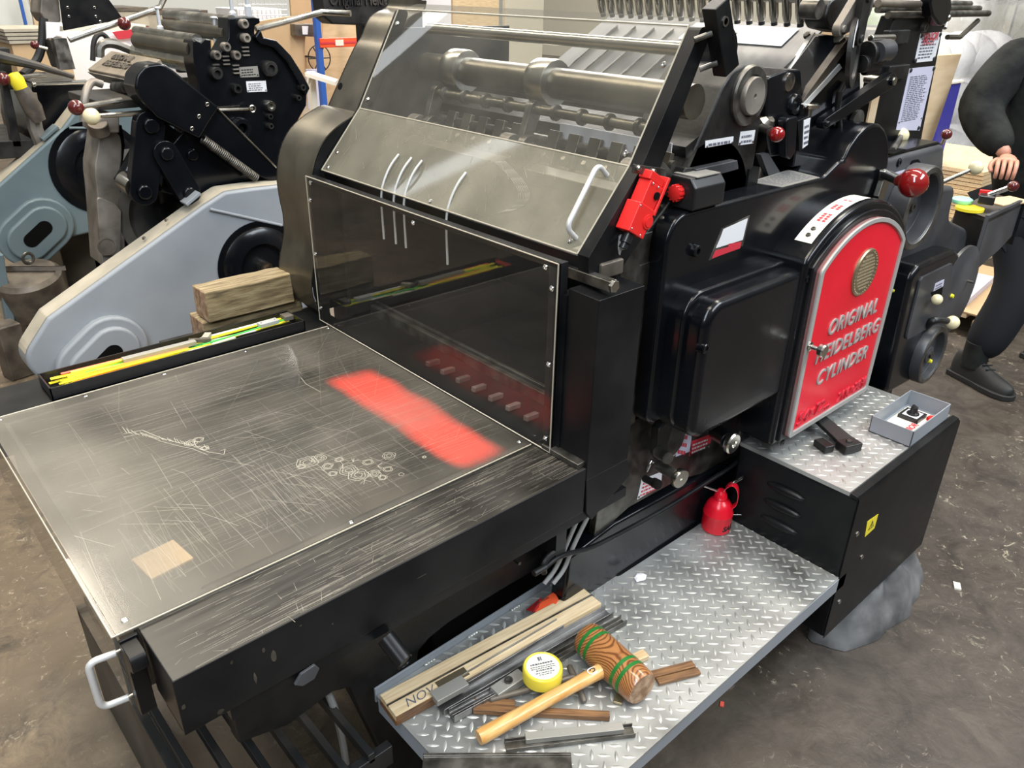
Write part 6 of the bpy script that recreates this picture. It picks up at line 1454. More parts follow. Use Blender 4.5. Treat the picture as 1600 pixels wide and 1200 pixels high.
lever(P1, at(190, 157, 'y', 3.15), at(119, 168, 'y', 3.12), .010, .026, 'dark_red_ball')
lever(P1, at(228, 176, 'y', 3.12), at(143, 182, 'y', 3.06), .009, .028, 'ivory', rod='nickel')
b = MB(); b.tube(smooth3([at(160, 132, 'y', 3.3), at(142, 126, 'y', 3.3), at(132, 148, 'y', 3.25), at(131, 190, 'y', 3.25)]), .014, 12); b.build('crank_handle', 'old_iron', P1)
# link arms
for p, q, r1, r2, y in (((232, 195), (222, 298), .052, .050, 3.12), ((256, 238), (292, 300), .045, .045, 3.10), ((240, 200), (296, 240), .040, .042, 3.18)):
    pp_, qq = at(*p, 'y', y), at(*q, 'y', y); link_((pp_.x, y, pp_.z), (qq.x, y, qq.z), r1, r2, .05, 'enamel', 'link_arm', P1)
b = MB(); b.cyl(at(196, 283, 'y', 3.2), at(212, 293, 'y', 3.13), .040, n=24); b.build('crank_pin', 'nickel', P1)
b = MB(); b.tube([at(228, 205, 'y', 3.22), at(200, 270, 'y', 3.25), at(194, 286, 'y', 3.25)], .030, 14, rs=[.020, .034, .042]); b.build('curved_arm', 'enamel', P1)
b = MB(); b.lathe([(.21, 0), (.21, .05), (.17, .06), (.16, .03), (.06, .03), (.05, .06), (0, .06)], at(262, 330, 'y', 3.3), (0, -1, 0), 48); b.build('gear_wheel', 'dusty_black', P1, sharp=30)
# long handles reaching over the press
b = MB(); b.tube([at(108, 62, 'y', 4.1), at(250, 12, 'y', 4.1), at(258, -6, 'y', 4.1)], .014, 10); b.build('long_handle', 'steel', P1)
b = MB(); b.tube([at(400, 46, 'y', 3.3), at(503, 19, 'y', 3.3), at(548, 21, 'y', 3.2)], .012, 10); o = b.build('long_handle', 'steel', P1)
ballknob(P1, at(194, 37, 'y', 4.05), .028, 'dark_red_ball')
b = MB(); b.tube(smooth3([at(145, 95, 'y', 4.3), at(146, 60, 'y', 4.3), at(160, 50, 'y', 4.3), at(172, 66, 'y', 4.3)]), .012, 8); b.build('hose', 'rubber', P1)
b = MB(); b.tube(smooth3([at(156, 90, 'y', 4.0), at(156, 70, 'y', 4.0), at(175, 66, 'y', 4.0), at(205, 78, 'y', 4.0)]), .020, 8); b.build('hose', 'steel_dark', P1)
# ink-duct plate of a machine at the top, hanging over the far cover
q = pxy([(503, -12), (605, -12), (598, 22), (580, 40), (520, 38), (508, 28)], 3.4)
IP = thing('ink_duct', 'black ink duct casting with raised letters above the far sheet metal cover', 'machine part', (2.0, 3.4, 0))
b = MB(); b.prism(rp_(q, .02), 'y', 3.4, 3.5); d_ = b.build('duct_casting', 'cast_black', IP, bevel=.008)
P = at(515, 8, 'y', 3.396); text('Original Heidelberg', .072, P, (1, 0, 0), (0, 0, 1), 'dusty_black', 'cast_lettering', d_, .004, 0, .001, sx=.72)
b = MB(); c = at(560, 40, 'y', 3.6); b.box(c.x-.04, c.x, 3.5, 3.56, 0, c.z+.05); b.build('duct_post', 'cast_black', IP)

# second platen press, further off, with the blue-grey guard
P2_ = thing('platen_press', 'black platen printing press with blue-grey belt guard at the left edge', 'printing press', (1.0, 5.0, 0))
yb = 4.5
o3 = pxy([(-25, 350), (-20, 300), (96, 195), (118, 168), (165, 150), (230, 150)], yb)
o4 = [(.72, .42), (.60, .56)]+[(pxy([(-14, 300)], yb)[0])]+pxy([(98, 200), (122, 168), (160, 150)], yb)+[(1.6, 1.10), (1.65, .48)]
g2_ = guard(P2_, yb, o4, .16, 'blue_grey', (pxy([(55, 362)], yb)[0]), .135, .055, (pxy([(155, 262)], yb)[0]), .235)
b = dusty_rim(o4, yb, .16)
b.build('dusty_rim', 'beige_dust', g2_, recalc=False)
b = MB(); b.cyl(at(108, 200, 'y', yb-.004), at(150, 200, 'y', yb-.004), .007, n=8); b.build('bead_line', 'blue_grey', g2_)
b = MB(); t0 = at(76, 207, 'y', yb+.05); b.obox(t0, (.10, .08, .015), (0, -.6, 0)); b.build('lift_tab', 'blue_grey', g2_, bevel=.003)
b = MB(); b.prism(pxy([(50, 130), (138, 130), (140, 190), (95, 195), (60, 235), (52, 200)], 4.7), 'y', 4.7, 5.4); b.box(1.1, 1.6, 4.7, 5.4, 0, 1.0); b.build('press_body', 'enamel', P2_, bevel=.01)
b = MB(); q = pxy([(0, 112), (10, 112), (35, 230), (20, 230)], 4.6); b.prism(q, 'y', 4.6, 4.66); q = pxy([(-20, 222), (52, 218), (60, 245), (-20, 250)], 4.6); b.prism(q, 'y', 4.6, 5.2); b.build('delivery_frame', 'cast_black', P2_, bevel=.004)
b = MB(); b.prism(pxy([(-25, 75), (15, 75), (22, 140), (4, 140), (0, 100), (-25, 100)], 4.7), 'y', 4.7, 4.8); b.build('feeder_plate', 'cast_black', P2_, bevel=.004)
b = MB(); b.tube([at(-5, 88, 'y', 4.6), at(60, 103, 'y', 4.6), at(115, 120, 'y', 4.6)], .018, 10, rs=[.03, .018, .012]); b.build('pressure_lever', 'dusty_black', P2_)
lever(P2_, at(70, 117, 'y', 4.6), at(6, 124, 'y', 4.55), .012, .03, 'dark_red_ball')
lever(P2_, at(135, 128, 'y', 4.62), at(53, 132, 'y', 4.6), .010, .012, 'steel', rod='nickel')
b = MB(); b.lathe([(.03, 0), (.035, .04), (.025, .07), (0, .075)], at(33, 138, 'y', 4.55), (-.3, 0, 1), 16); o = b.build('yellow_cap', 'yellow', P2_)
b = MB(); b.lathe([(.035, 0), (.045, -.10), (.03, -.16)], at(33, 138, 'y', 4.55), (-.3, 0, 1), 16); b.build('grease_pot', 'old_iron', P2_)
b = MB(); b.tube([at(45, 145, 'y', 4.6), at(55, 200, 'y', 4.6), at(65, 225, 'y', 4.6)], .035, 10); b.build('column', 'old_iron', P2_)
b = MB(); q = pxy([(76, 60), (105, 60), (108, 108), (92, 108)], 4.9); b.prism(q, 'y', 4.9, 5.05); b.build('head_block', 'dusty_black', P2_, bevel=.01)
b = MB(); q = pxy([(84, 60), (104, 60), (118, 108), (94, 110)], 4.85); b.prism(q, 'y', 4.85, 4.9); b.build('head_post', 'steel_dark', P2_)
b = MB(); q = pxy([(93, -8), (165, -8), (193, 30), (100, 48)], 5.0); b.prism(q, 'y', 5.0, 5.02); pl2 = b.build('black_shield', 'sheet_black', P2_, bevel=.003)
for u, v in ((106, 12), (148, 12), (108, 26), (150, 26), (157, 34)): screw(pl2, at(u, v, 'y', 5.0), (0, -1, 0), .008, .004, 'rivet')
b = MB(); q = pxy([(64, -8), (92, -8), (96, 36), (72, 36), (62, 20)], 5.05); b.prism(rp_(q, .02), 'y', 5.05, 5.25); b.build('motor_head', 'old_iron', P2_, bevel=.01)
b = MB(); b.tube(smooth3([at(68, 28, 'y', 5.0), at(66, 75, 'y', 5.0), at(55, 100, 'y', 5.0), at(35, 118, 'y', 4.9)]), .022, 10); b.build('black_hose', 'rubber', P2_)
b = MB(); q = pxy([(72, 34), (94, 35), (93, 52), (82, 60), (73, 62)], 4.95); b.prism(q, 'y', 4.95, 4.96); b.build('paper_note', 'white_label', P2_)
b = MB(); b.cyl(at(54, 71, 'y', 4.8), at(74, 76, 'y', 4.8), .008, n=8); o = b.build('small_lever', 'nickel', P2_); ballknob(o, at(54, 70, 'y', 4.8), .020, 'dark_red_ball')
b = MB(); q = pxy([(-10, 400), (6, 398), (26, 515), (14, 520)], 4.2); b.prism(q, 'y', 4.2, 4.26); b.build('blue_leg', 'blue_grey', P2_, bevel=.005)
b = MB(); b.box(.95, 1.5, 4.7, 5.3, 0, .5); b.build('press_base', 'dusty_black', P2_, bevel=.01)
# ribbed motor on the floor
c = at(66, 485, 'z', .16)
MR = thing('electric_motor', 'dusty ribbed electric motor with lifting eye on the floor beside the grey guard', 'motor', (c.x, c.y, 0))
b = MB(); b.lathe([(.135, 0), (.15, .02), (.15, .20), (.13, .22), (0, .22)], c, (-.15, -.2, 1), 32); mo = b.build('motor_body', 'worn_brown', MR)
for k in range(-4, 5):
    b = MB(); w = math.sqrt(max(.001, .135**2-(k*.03)**2)); b.obox(c+Vector((k*.030*.8-.02, -k*.03*.6-.035, .232)), (.008, w*1.7, .02), (0, 0, .9)); b.build('cooling_rib', 'old_iron', mo)
b = MB(); b.ring(c+Vector((.0, .0, .27)), (.3, -1, 0), .025, .008, 20, 8); b.build('lifting_eye', 'steel_dark', MR)
b = MB(); b.box(c.x-.10, c.x+.10, c.y-.1, c.y+.1, 0, .17); b.build('motor_foot', 'dusty_black', MR)
b = MB(); b.obox((c.x-.22, c.y-.35, .13), (.10, .10, .26), (0, 0, .2)); o = b.build('junction_box', 'worn_brown', MR, bevel=.008)
# ================================================================ behind the presses
def pile(name, p, w, d, h, mat, label, cat, group=None, rz=0, z=0, bevel=.004, layers=0):
    b = MB()
    if layers:
        for k in range(layers):
            q = h/layers; j = random.uniform(-.012, .012); b.box(-w/2+j, w/2+j, -d/2-j, d/2-j, k*q, (k+1)*q*.999)
    else: b.box(-w/2, w/2, -d/2, d/2, 0, h)
    o = b.build(name, mat, None, loc=(p[0], p[1], z), rot=(0, 0, rz), bevel=bevel); return tag(o, label, cat, group)
def slab(name, pts, y, th, mat, label=None, cat=None, parent=None, bevel=.003):
    """upright flat thing facing the operator side; its outline read on the plane y"""
    b = MB(); b.prism(pxy(pts, y), 'y', y, y+th); o = b.build(name, mat, parent, bevel=bevel)
    if label:
        c = pxy(pts, y); rebase(o, (sum(p[0] for p in c)/len(c), y, min(p[1] for p in c))); tag(o, label, cat)
    return o
# left: wall, box, paper stacks
o = slab('wall_panel', [(-60, -40), (30, -40), (62, 68), (40, 80), (-60, 100)], 9.5, .05, 'wall_white'); o['kind'] = 'structure'; o.name = 'wall_left'
o = slab('pipe', [(25, -20), (30, -20), (46, 50), (41, 50)], 9.3, .03, 'blue_rack', 'blue painted post standing against the white wall at upper left', 'post')
slab('timber_post', [(44, -20), (54, -20), (66, 60), (58, 60)], 9.2, .06, 'plywood', 'pale timber post beside the blue post at upper left', 'post')
CBX = thing('cardboard_box', 'tall orange-brown cardboard box with grey sheets on top at the left', 'box', (1.9, 6.6, 0))
f = at(30, 120, 'y', 6.5); g = at(92, 115, 'y', 6.5)
b = MB(); b.box(f.x, g.x+.1, 6.5, 7.1, 0, at(30, 68, 'y', 6.5).z); b.build('box_body', 'cardboard', CBX, bevel=.004)
zt_ = at(30, 68, 'y', 6.5).z
for k in range(4): b = MB(); b.box(f.x-.02+random.uniform(-.01, .01), f.x+.28, 6.48, 7.0, zt_+k*.024, zt_+k*.024+.018); b.build('card_sheet', 'beige_dust', CBX)
c = at(190, 100, 'y', 7.2)
for i, (u0, u1, v0, y, mt, lb) in enumerate(((108, 225, 55, 7.0, 'paper', 'long low stack of white paper between the presses'), (112, 240, 40, 7.8, 'paper_cream', 'taller stack of creamy paper behind the white one'))):
    a, d = at(u0, 110, 'y', y), at(u1, 110, 'y', y); h = at(160, v0, 'y', y).z
    pile('paper_stack', ((a.x+d.x)/2, y+.3), d.x-a.x, .6, h, mt, lb, 'paper stack', bevel=.003)
slab('red_printed_sheet', [(175, 50), (232, 42), (236, 56), (185, 62)], 6.95, .01, 'label_red', 'red printed sheet on the white paper stack', 'printed sheet')
# pallets and sheet stacks beyond
for i, (u0, u1, v, y, n_) in enumerate(((168, 240, 8, 8.6, 7), (230, 330, 12, 9.0, 6), (330, 385, 30, 8.2, 5))):
    a, d = at(u0, 60, 'y', y), at(u1, 60, 'y', y); h = at((u0+u1)/2, v, 'y', y).z
    PL = thing('sheet_pallet', ['nearest pallet stack of brown-edged sheets behind the black shield', 'pallet stack of pale sheets behind the ink rollers', 'pallet stack of pale sheets left of the wire cage'][i], 'pallet stack', ((a.x+d.x)/2, y+.3, 0))
    for k in range(n_):
        z0 = h*k/n_; b = MB(); b.box(a.x+random.uniform(0, .04), d.x+random.uniform(-.04, 0), y, y+.7, z0+.02, z0+h/n_*.72); b.build('sheet_block', ['beige_dust', 'paper', 'paper_cream'][(k+i) % 3], PL, bevel=.003)
        b = MB(); b.box(a.x, d.x, y-.01, y+.71, z0+h/n_*.74, z0+h/n_*.9); b.build('pallet_board', 'worn_brown', PL)
# wire cage
y = 9.4; a, d = at(375, 28, 'y', y), at(450, 28, 'y', y)
CG = thing('wire_cage', 'silver wire mesh cage full of white paper at the top', 'cage', ((a.x+d.x)/2, y, 0))
ztop = at(410, -10, 'y', y).z
b = MB()
for k in range(12): x = a.x+(d.x-a.x)*k/11; b.cyl((x, y, .1), (x, y, ztop), .005, n=6)
b.build('upright_wires', 'wire', CG)['kind'] = 'stuff'
b = MB()
for k in range(12): z = .9+(ztop-.9)*k/11; b.cyl((a.x, y, z), (d.x, y, z), .005, n=6)
b.build('cross_wires', 'wire', CG)['kind'] = 'stuff'
pile('paper_load', ((a.x+d.x)/2, y+.4), d.x-a.x-.05, .6, at(410, 14, 'y', y).z, 'paper', 'white paper heaped inside the wire cage', 'paper', bevel=.01)
# cardboard sheets leaning behind
slab('cardboard_sheet', [(330, 45), (455, 25), (478, 38), (470, 250), (340, 250)], 7.6, .03, 'cardboard', 'large plain cardboard sheet leaning behind the round press frame', 'cardboard sheet')
slab('cardboard_sheet', [(452, -20), (505, -20), (505, 160), (466, 160)], 8.0, .03, 'cardboard', 'upright cardboard sheet with faint print left of the blue rack post', 'cardboard sheet')
slab('cardboard_sheet', [(500, -20), (620, -20), (600, 200), (505, 200)], 8.4, .03, 'plywood', 'tall cardboard sheet behind the orange rack beam', 'cardboard sheet')
o = slab('dark_crate', [(461, 38), (501, 38), (500, 58), (462, 56)], 7.5, .25, 'worn_brown', 'small dark brown crate with a white paper note near the blue post', 'crate')
slab('crate_note', [(472, 41), (482, 41), (481, 54), (473, 54)], 7.49, .004, 'paper', parent=o)
# rack with blue posts and orange beam
RK = thing('storage_rack', 'storage rack with blue upright posts and an orange-red beam', 'rack', (4.3, 7.4, 0))
p = at(500, 60, 'y', 7.35)
for px_r in (497,):
    b = MB(); pr2 = pxy([(488, -25), (496, -25), (510, 160), (501, 160)], 7.35); b.prism([(pr2[0][0], pr2[0][1]), (pr2[0][0]+.055, pr2[0][1]), (pr2[0][0]+.055, 0), (pr2[0][0], 0)], 'y', 7.35, 7.41); b.build('rack_post', 'blue_rack', RK, bevel=.004)
b = MB(); q = at(565, 40, 'y', 7.9); b.box(q.x-.03, q.x+.03, 7.9, 7.96, 0, 2.4); b.build('rack_post', 'blue_rack', RK, bevel=.004)
q0, q1 = at(500, 60, 'y', 7.33), at(500, 75, 'y', 7.33)
b = MB(); b.box(q0.x, q0.x+2.2, 7.33, 7.38, q1.z, q0.z); be = b.build('rack_beam', 'orange_beam', RK, bevel=.006)
b = MB(); b.box(q0.x, q0.x+2.2, 7.322, 7.33, (q0.z+q1.z)/2-.008, (q0.z+q1.z)/2+.008); b.build('beam_groove', 'label_red', be)
b = MB(); l0 = at(524, 66, 'y', 7.32); b.box(l0.x, l0.x+.09, 7.318, 7.322, q1.z+.015, q0.z-.015); b.build('beam_label', 'paper_cream', be)
# black spoked wheel, beige bracket, lilac sheet
c = at(499, 91, 'y', 7.72); WH = thing('spoked_wheel', 'black six-spoked handwheel below the orange beam', 'wheel', (c.x, c.y, c.z-.14))
b = MB(); b.ring(c, (0, -1, 0), .125, .006, 32, 8); b.build('wheel_ring', 'rubber', WH)
for k in range(3): t = k*PI/3; b = MB(); v = Vector((math.cos(t), 0, math.sin(t)))*.125; b.cyl(c-v, c+v, .006, n=8); b.build('spoke', 'rubber', WH)
b = MB(); b.cyl(c, (c.x, 8.0, c.z), .01, n=8); b.build('axle', 'rubber', WH)
b = MB(); pq = [at(476, 113, 'y', 6.0), at(490, 112, 'y', 6.3), at(528, 124, 'y', 6.3), at(524, 128, 'y', 6.0)]; b.poly3(pq, (0, 0, -.03)); b.cyl(at(488, 116, 'y', 6.1), at(480, 132, 'y', 6.1), .015, n=8)
p = pq[0]; b.box(p.x+.15, p.x+.20, 6.2, 6.25, 0, p.z-.02); o = b.build('beige_stand', 'paper_cream', None); rebase(o, (p.x, 6.2, 0)); tag(o, 'narrow beige metal stand seen beyond the round press frame', 'stand')
slab('printed_poster', [(478, 108), (498, 108), (500, 170), (482, 170)], 7.585, .01, 'lilac_label', 'lilac printed sheet hanging beside the blue post', 'poster')
# top strip: shelving clutter above the hood
for i, (u0, u1, v0, v1, y, mt, lb) in enumerate(((640, 705, -30, 6, 6.5, 'paper', 'white sheet high behind the hood, leftmost'), (708, 780, -30, 10, 6.8, 'pale_wood', 'pale board high behind the hood'), (790, 850, -30, 6, 7.0, 'wall_cream', 'cream board slanting behind the hood'), (600, 660, -30, 18, 5.5, 'cast_black', 'dark machine part behind the far cover top'))):
    p, q = at(u0, v1, 'y', y), at(u1, v1, 'y', y); b = MB(); b.box(0, q.x-p.x, 0, .05, 0, 2.1+.1*i); o = b.build('stored_board', mt, None, loc=(p.x, y, 0), bevel=.004); tag(o, lb, 'board')
# ---- right-hand background
o = slab('white_board', [(1345, -30), (1378, -30), (1368, 60), (1338, 60)], 6.5, .05, 'paper', 'tall white board behind the feeder head', 'board')
o = slab('green_crate', [(1378, 10), (1412, 12), (1402, 42), (1376, 40)], 6.0, .4, 'lime', 'lime green crate with a red mark behind the feeder', 'crate')
SH = thing('green_shelf', 'cream shelf unit carrying the lime green crate behind the feeder', 'shelf', (o.location.x, 6.2, 0))
b = MB(); b.box(o.location.x-.4, o.location.x+.5, 5.95, 6.5, o.location.z-.035, o.location.z-.002); b.build('shelf_board', 'wall_cream', SH)
for dx in (-.38, .44): b = MB(); b.box(o.location.x+dx, o.location.x+dx+.04, 6.4, 6.44, 0, o.location.z-.03); b.build('shelf_leg', 'wall_cream', SH)
b = MB(); b.sph(at(1397, 20, 'y', 5.99), .05, 12, (1, .3, .8)); b.build('red_mark', 'neon_red', o)
BN = thing('work_bench', 'wooden bench top with pink and white sheets behind the feed board', 'bench', (3.6, 3.6, 0))
p = at(1320, 48, 'y', 3.4); b = MB(); b.box(p.x-1.2, p.x+.35, 3.5, 4.1, p.z-.04, p.z); b.build('bench_top', 'cardboard', BN, bevel=.004)
for xx in (p.x-1.15, p.x+.25): b = MB(); b.box(xx, xx+.06, 3.55, 3.61, 0, p.z-.04); b.build('bench_leg', 'worn_brown', BN)
pile('paper_sheets', (p.x+.0, 3.75), .5, .3, .02, 'paper', 'thin stack of white sheets lying on the wooden bench', 'paper stack', z=p.z, bevel=.001)
# plywood leaning on the feeder
PY = at(1470, 85, 'y', 1.45)
o = slab('plywood_board', [(1466, 86), (1503, 84), (1452, 236), (1300, 640), (1240, 640), (1392, 240)], 1.45, .02, 'plywood', 'pale plywood board standing behind the two notices', 'board')
# wrapped goods: frame with milky plastic over bundles
WR = thing('wrapped_pallet', 'pallet of white goods wrapped in clear plastic behind the person', 'pallet', (6.4, 2.6, 0))
b = MB(); q = pxy([(1470, 10), (1600, -20), (1600, 150), (1478, 170)], 2.6)
xs0 = at(1480, 150, 'y', 2.6).x
b = MB(); b.box(xs0, xs0+2.2, 2.6, 3.5, .12, 1.60)
bmesh.ops.subdivide_edges(b.bm, edges=b.bm.edges[:], cuts=9, use_grid_fill=True)
for v in b.bm.verts: v.co += Vector((random.uniform(-.04, .04), random.uniform(-.05, .05), random.uniform(-.04, .04)))
b.build('plastic_wrap', 'poly_wrap', WR, sharp=180)
for k in range(4):
    for j in range(3):
        b = MB(); b.sph((xs0+.3+k*.5, 3.05, .32+j*.42), .23, 16, (1, 1.3, .85)); b.build('white_bag', 'paper', WR, sharp=180)
b = MB(); b.box(xs0, xs0+2.2, 2.6, 3.5, .08, .115)
b.build('pallet_deck', 'plywood', WR)
for k in range(3): b = MB(); b.box(xs0+k*1.05, xs0+.1+k*1.05, 2.6, 3.5, 0, .08); b.build('pallet_block', 'plywood', WR)
b = MB(); c = at(1530, 10, 'y', 3.8); 
for dx in (0, 2.6): b.box(c.x+dx-1.6, c.x+dx-1.52, 3.75, 3.83, 0, 2.3)
b.box(c.x-1.6, c.x+1.08, 3.75, 3.83, 2.22, 2.3); o = b.build('goal_frame', 'wall_cream', None); rebase(o, (c.x, 3.8, 0)); tag(o, 'cream metal frame standing behind the plastic-wrapped goods', 'frame')
# pile of pale boards behind the gearbox
a = at(1486, 300, 'x', 4.9); h = at(1500, 170, 'x', 5.6).z
b = MB()
for k in range(26): b.box(-.45+random.uniform(-.012, .012), .45, -.55, .55+random.uniform(-.01, .01), k*.026, k*.026+.022)
o = b.build('board_stack', 'pale_wood', None, loc=(5.92, 2.25, .0)); tag(o, 'layered stack of pale boards on the floor behind the gearbox', 'board stack')
a = at(1483, 132, 'y', 2.0); d = at(1502, 130, 'y', 2.0); b = MB(); b.box(0, d.x-a.x, 0, .2, 0, a.z); b.m(1).box(-.01, d.x-a.x+.01, -.01, .21, a.z, a.z+.015); o = b.build('blue_locker', ['blue_box', 'paper_cream'], None, loc=(a.x, 2.0, 0), bevel=.004); tag(o, 'narrow dark blue locker between the plywood board and the person', 'locker')
# low pallet with cardboard and papers
PT = thing('low_pallet', 'low wooden pallet with a cardboard sheet on top beside the walking person', 'pallet', (5.0, 1.35, 0))
zc_ = .135
cn = [at(1482, 500, 'z', zc_), at(1562, 462, 'z', zc_), at(1562, 415, 'z', zc_), at(1500, 420, 'z', zc_)]
x0, x1, y0, y1 = 4.45, 5.40, 1.12, 1.98
b = MB(); b.box(x0, x1, y0, y1, zc_-.012, zc_); b.build('cardboard_top', 'cardboard', PT, bevel=.003)
for k in range(6): b = MB(); b.box(x0, x1, y0+k*.155, y0+k*.155+.10, .10, .122); b.build('deck_board', 'plywood', PT, bevel=.002)
for k in range(3):
    for j in range(2): b = MB(); b.box(x0+k*.42, x0+k*.42+.11, y0+j*.75, y0+j*.75+.12, 0, .10); b.build('pallet_block', 'plywood', PT, bevel=.002)
b = MB(); b.obox((0, 0, .02), (.55, .32, .04), (0, 0, 0)); o = b.build('paper_pad', 'lilac_label', None, loc=(4.78, 1.50, zc_), rot=(0, 0, .1), bevel=.002); tag(o, 'white pad of paper on the low pallet beside the round disc', 'paper pad')
# floor covering boards near the pallet
# tool bin at the right edge
TB = thing('tool_bin', 'black and grey metal bin with open tray top at the right edge', 'bin', (3.2, 1.0, 0))
zb_ = .985
t_ = [at(1497, 325, 'z', zb_), at(1545, 342, 'z', zb_), at(1597, 318, 'z', zb_), at(1548, 300, 'z', zb_)]
b = MB(); b.poly3([Vector((p.x, p.y, zb_-.012)) for p in t_], (0, 0, .012)); tt = b.build('tray_top', 'dusty_black', TB)
b = MB(); A_1, B_1, C_1, D_1 = t_
b.poly3([A_1, B_1, B_1-Vector((0, 0, .17)), A_1-Vector((0, 0, .17))], (.01, .01, 0)); b.build('dark_side', 'sheet_black', TB)
b = MB(); b.poly3([B_1+Vector((0, 0, .012)), C_1+Vector((0, 0, .012)), C_1-Vector((0, 0, .12)), C_1+(B_1-C_1)*.3-Vector((0, 0, .15)), B_1-Vector((0, 0, .19))], (-.004, .012, 0)); b.build('grey_side', 'cast_grey', TB, bevel=.002)
b = MB(); b.poly3([D_1, C_1, C_1-Vector((0, 0, .15)), D_1-Vector((0, 0, .15))], (0, -.01, 0)); b.poly3([A_1, D_1, D_1-Vector((0, 0, .15)), A_1-Vector((0, 0, .15))], (.01, 0, 0)); b.build('back_side', 'sheet_black', TB)
b = MB(); b.cyl((3.05, 1.05, .86), (2.85, 1.05, .86), .03, n=12); b.build('mounting_arm', 'cast_black', TB)
pc = at(1548, 322, 'z', zb_+.001)
b = MB(); b.obox((pc.x+.12, pc.y-.01, zb_+.003), (.16, .09, .004), (0, 0, -.3)); b.build('cardboard_patch', 'cardboard', TB)
c = at(1515, 326, 'z', zb_+.006)
o = MB().lathe([(.045, 0), (.045, .010), (.040, .012), (0, .012)], (0, 0, 0), (0, 0, 1), 28).build('yellow_disc', 'yellow', None, loc=(c.x, c.y, zb_+.001)); tag(o, 'flat round yellow lid lying on the metal bin at the right', 'lid')
c = at(1507, 318, 'z', zb_+.02)
o = MB().lathe([(.030, 0), (.034, .006), (.034, .014), (.028, .018), (0, .018)], (0, 0, 0), (0, 0, 1), 24).build('mint_pot', 'mint', None, loc=(c.x+.03, c.y+.02, zb_+.013)); tag(o, 'small mint green pot beside the flat yellow lid', 'pot')
c0, c1 = at(1545, 305, 'z', zb_+.05), at(1583, 291, 'z', zb_+.09)
HS = thing('scraper', 'scraper tool with chrome shaft and red collars held over the bin', 'tool', (c0.x, c0.y, zb_))
b = MB(); b.cyl(c0, c1, .009, n=14); b.build('shaft', 'chrome', HS); ballknob(HS, c1, .018, 'dark_red_ball'); 
b = MB(); b.obox(c0+Vector((-.01, 0, -.012)), (.05, .05, .03), (0, 0, .3)); b.m(0); b.build('tool_head', 'plastic_black', HS, bevel=.005)
b = MB(); b.obox(c0+Vector((.03, .015, .0)), (.012, .05, .02), (0, 0, .3)); b.build('red_collar', 'red_plastic', HS, bevel=.002)
# ball of cloth hanging behind the disc
p = at(1505, 362, 'y', 1.0); b = MB(); b.sph(p, .075, 18, (.9, .7, 1.3)); b.sph(p+Vector((.02, 0, -.08)), .05, 14, (1, .8, 1.2)); 
o = b.build('hanging_rag', 'rag', None, sharp=180); rebase(o, p); tag(o, 'dark cloth hanging at the end of the gearbox under the bin', 'cloth')

# ================================================================ the person at the right edge
PS = thing('person', 'person in black top and trousers and black shoes standing at the right edge', 'person', (4.05, .95, 0))
def skinned(name, chains, mat, parent, root=0, sub=2, mats=None):
    """chains: list of [(x,y,z,r)...]; a chain's first point may be an index of an existing vertex"""
    vs, rs, es = [], [], []
    for ch in chains:
        prev = None
        for p in ch:
            if isinstance(p, int): prev = p; continue
            vs.append(Vector(p[:3])); r = p[3]; rs.append(r if hasattr(r, '__len__') else (r, r))
            if prev is not None: es.append((prev, len(vs)-1))
            prev = len(vs)-1
    off = parent_world(parent)
    me = bpy.data.meshes.new(name); me.from_pydata([v-off for v in vs], es, []); o = bpy.data.objects.new(name, me); COL.objects.link(o); o.parent = parent
    sk = o.modifiers.new('skin', 'SKIN'); sk.use_smooth_shade = True; sk.branch_smoothing = .6
    for i, r in enumerate(rs): me.skin_vertices[0].data[i].radius = r
    me.skin_vertices[0].data[root].use_root = True
    ss = o.modifiers.new('sub', 'SUBSURF'); ss.levels = sub; ss.render_levels = sub
    dg = bpy.context.evaluated_depsgraph_get(); nm = bpy.data.meshes.new_from_object(o.evaluated_get(dg)); bpy.data.objects.remove(o)
    nm.materials.clear(); nm.materials.append(MATS[mat]); nm.name = name
    for pg in nm.polygons: pg.use_smooth = True
    o = bpy.data.objects.new(name, nm); COL.objects.link(o); o.parent = parent
    return o
# joints (metres): the near foot is at (3.83, .97); the body leans in over the bin
pel = at(1612, 318, 'x', 4.12); che = at(1630, 118, 'x', 4.08); nek = che+Vector((-.02, 0, .20)); hed = nek+Vector((-.06, .01, .17))
shR = at(1578, 62, 'x', 3.98); shR = at(1592, 82, 'x', 3.98); elR = at(1524, 172, 'x', 3.86); wrR = at(1574, 246, 'x', 3.74)
shL = che+Vector((.06, -.18, .07)); elL = shL+Vector((.0, -.12, -.27)); wrL = elL+Vector((-.22, .06, -.12))
knR = at(1596, 446, 'x', 4.02); anR = Vector((3.90, 1.03, .10))
hpR = pel+Vector((.0, .08, -.05)); hpL = pel+Vector((.04, -.10, -.05)); knL = hpL+Vector((.10, -.06, -.42)); anL = Vector((knL.x+.14, knL.y-.03, .10))
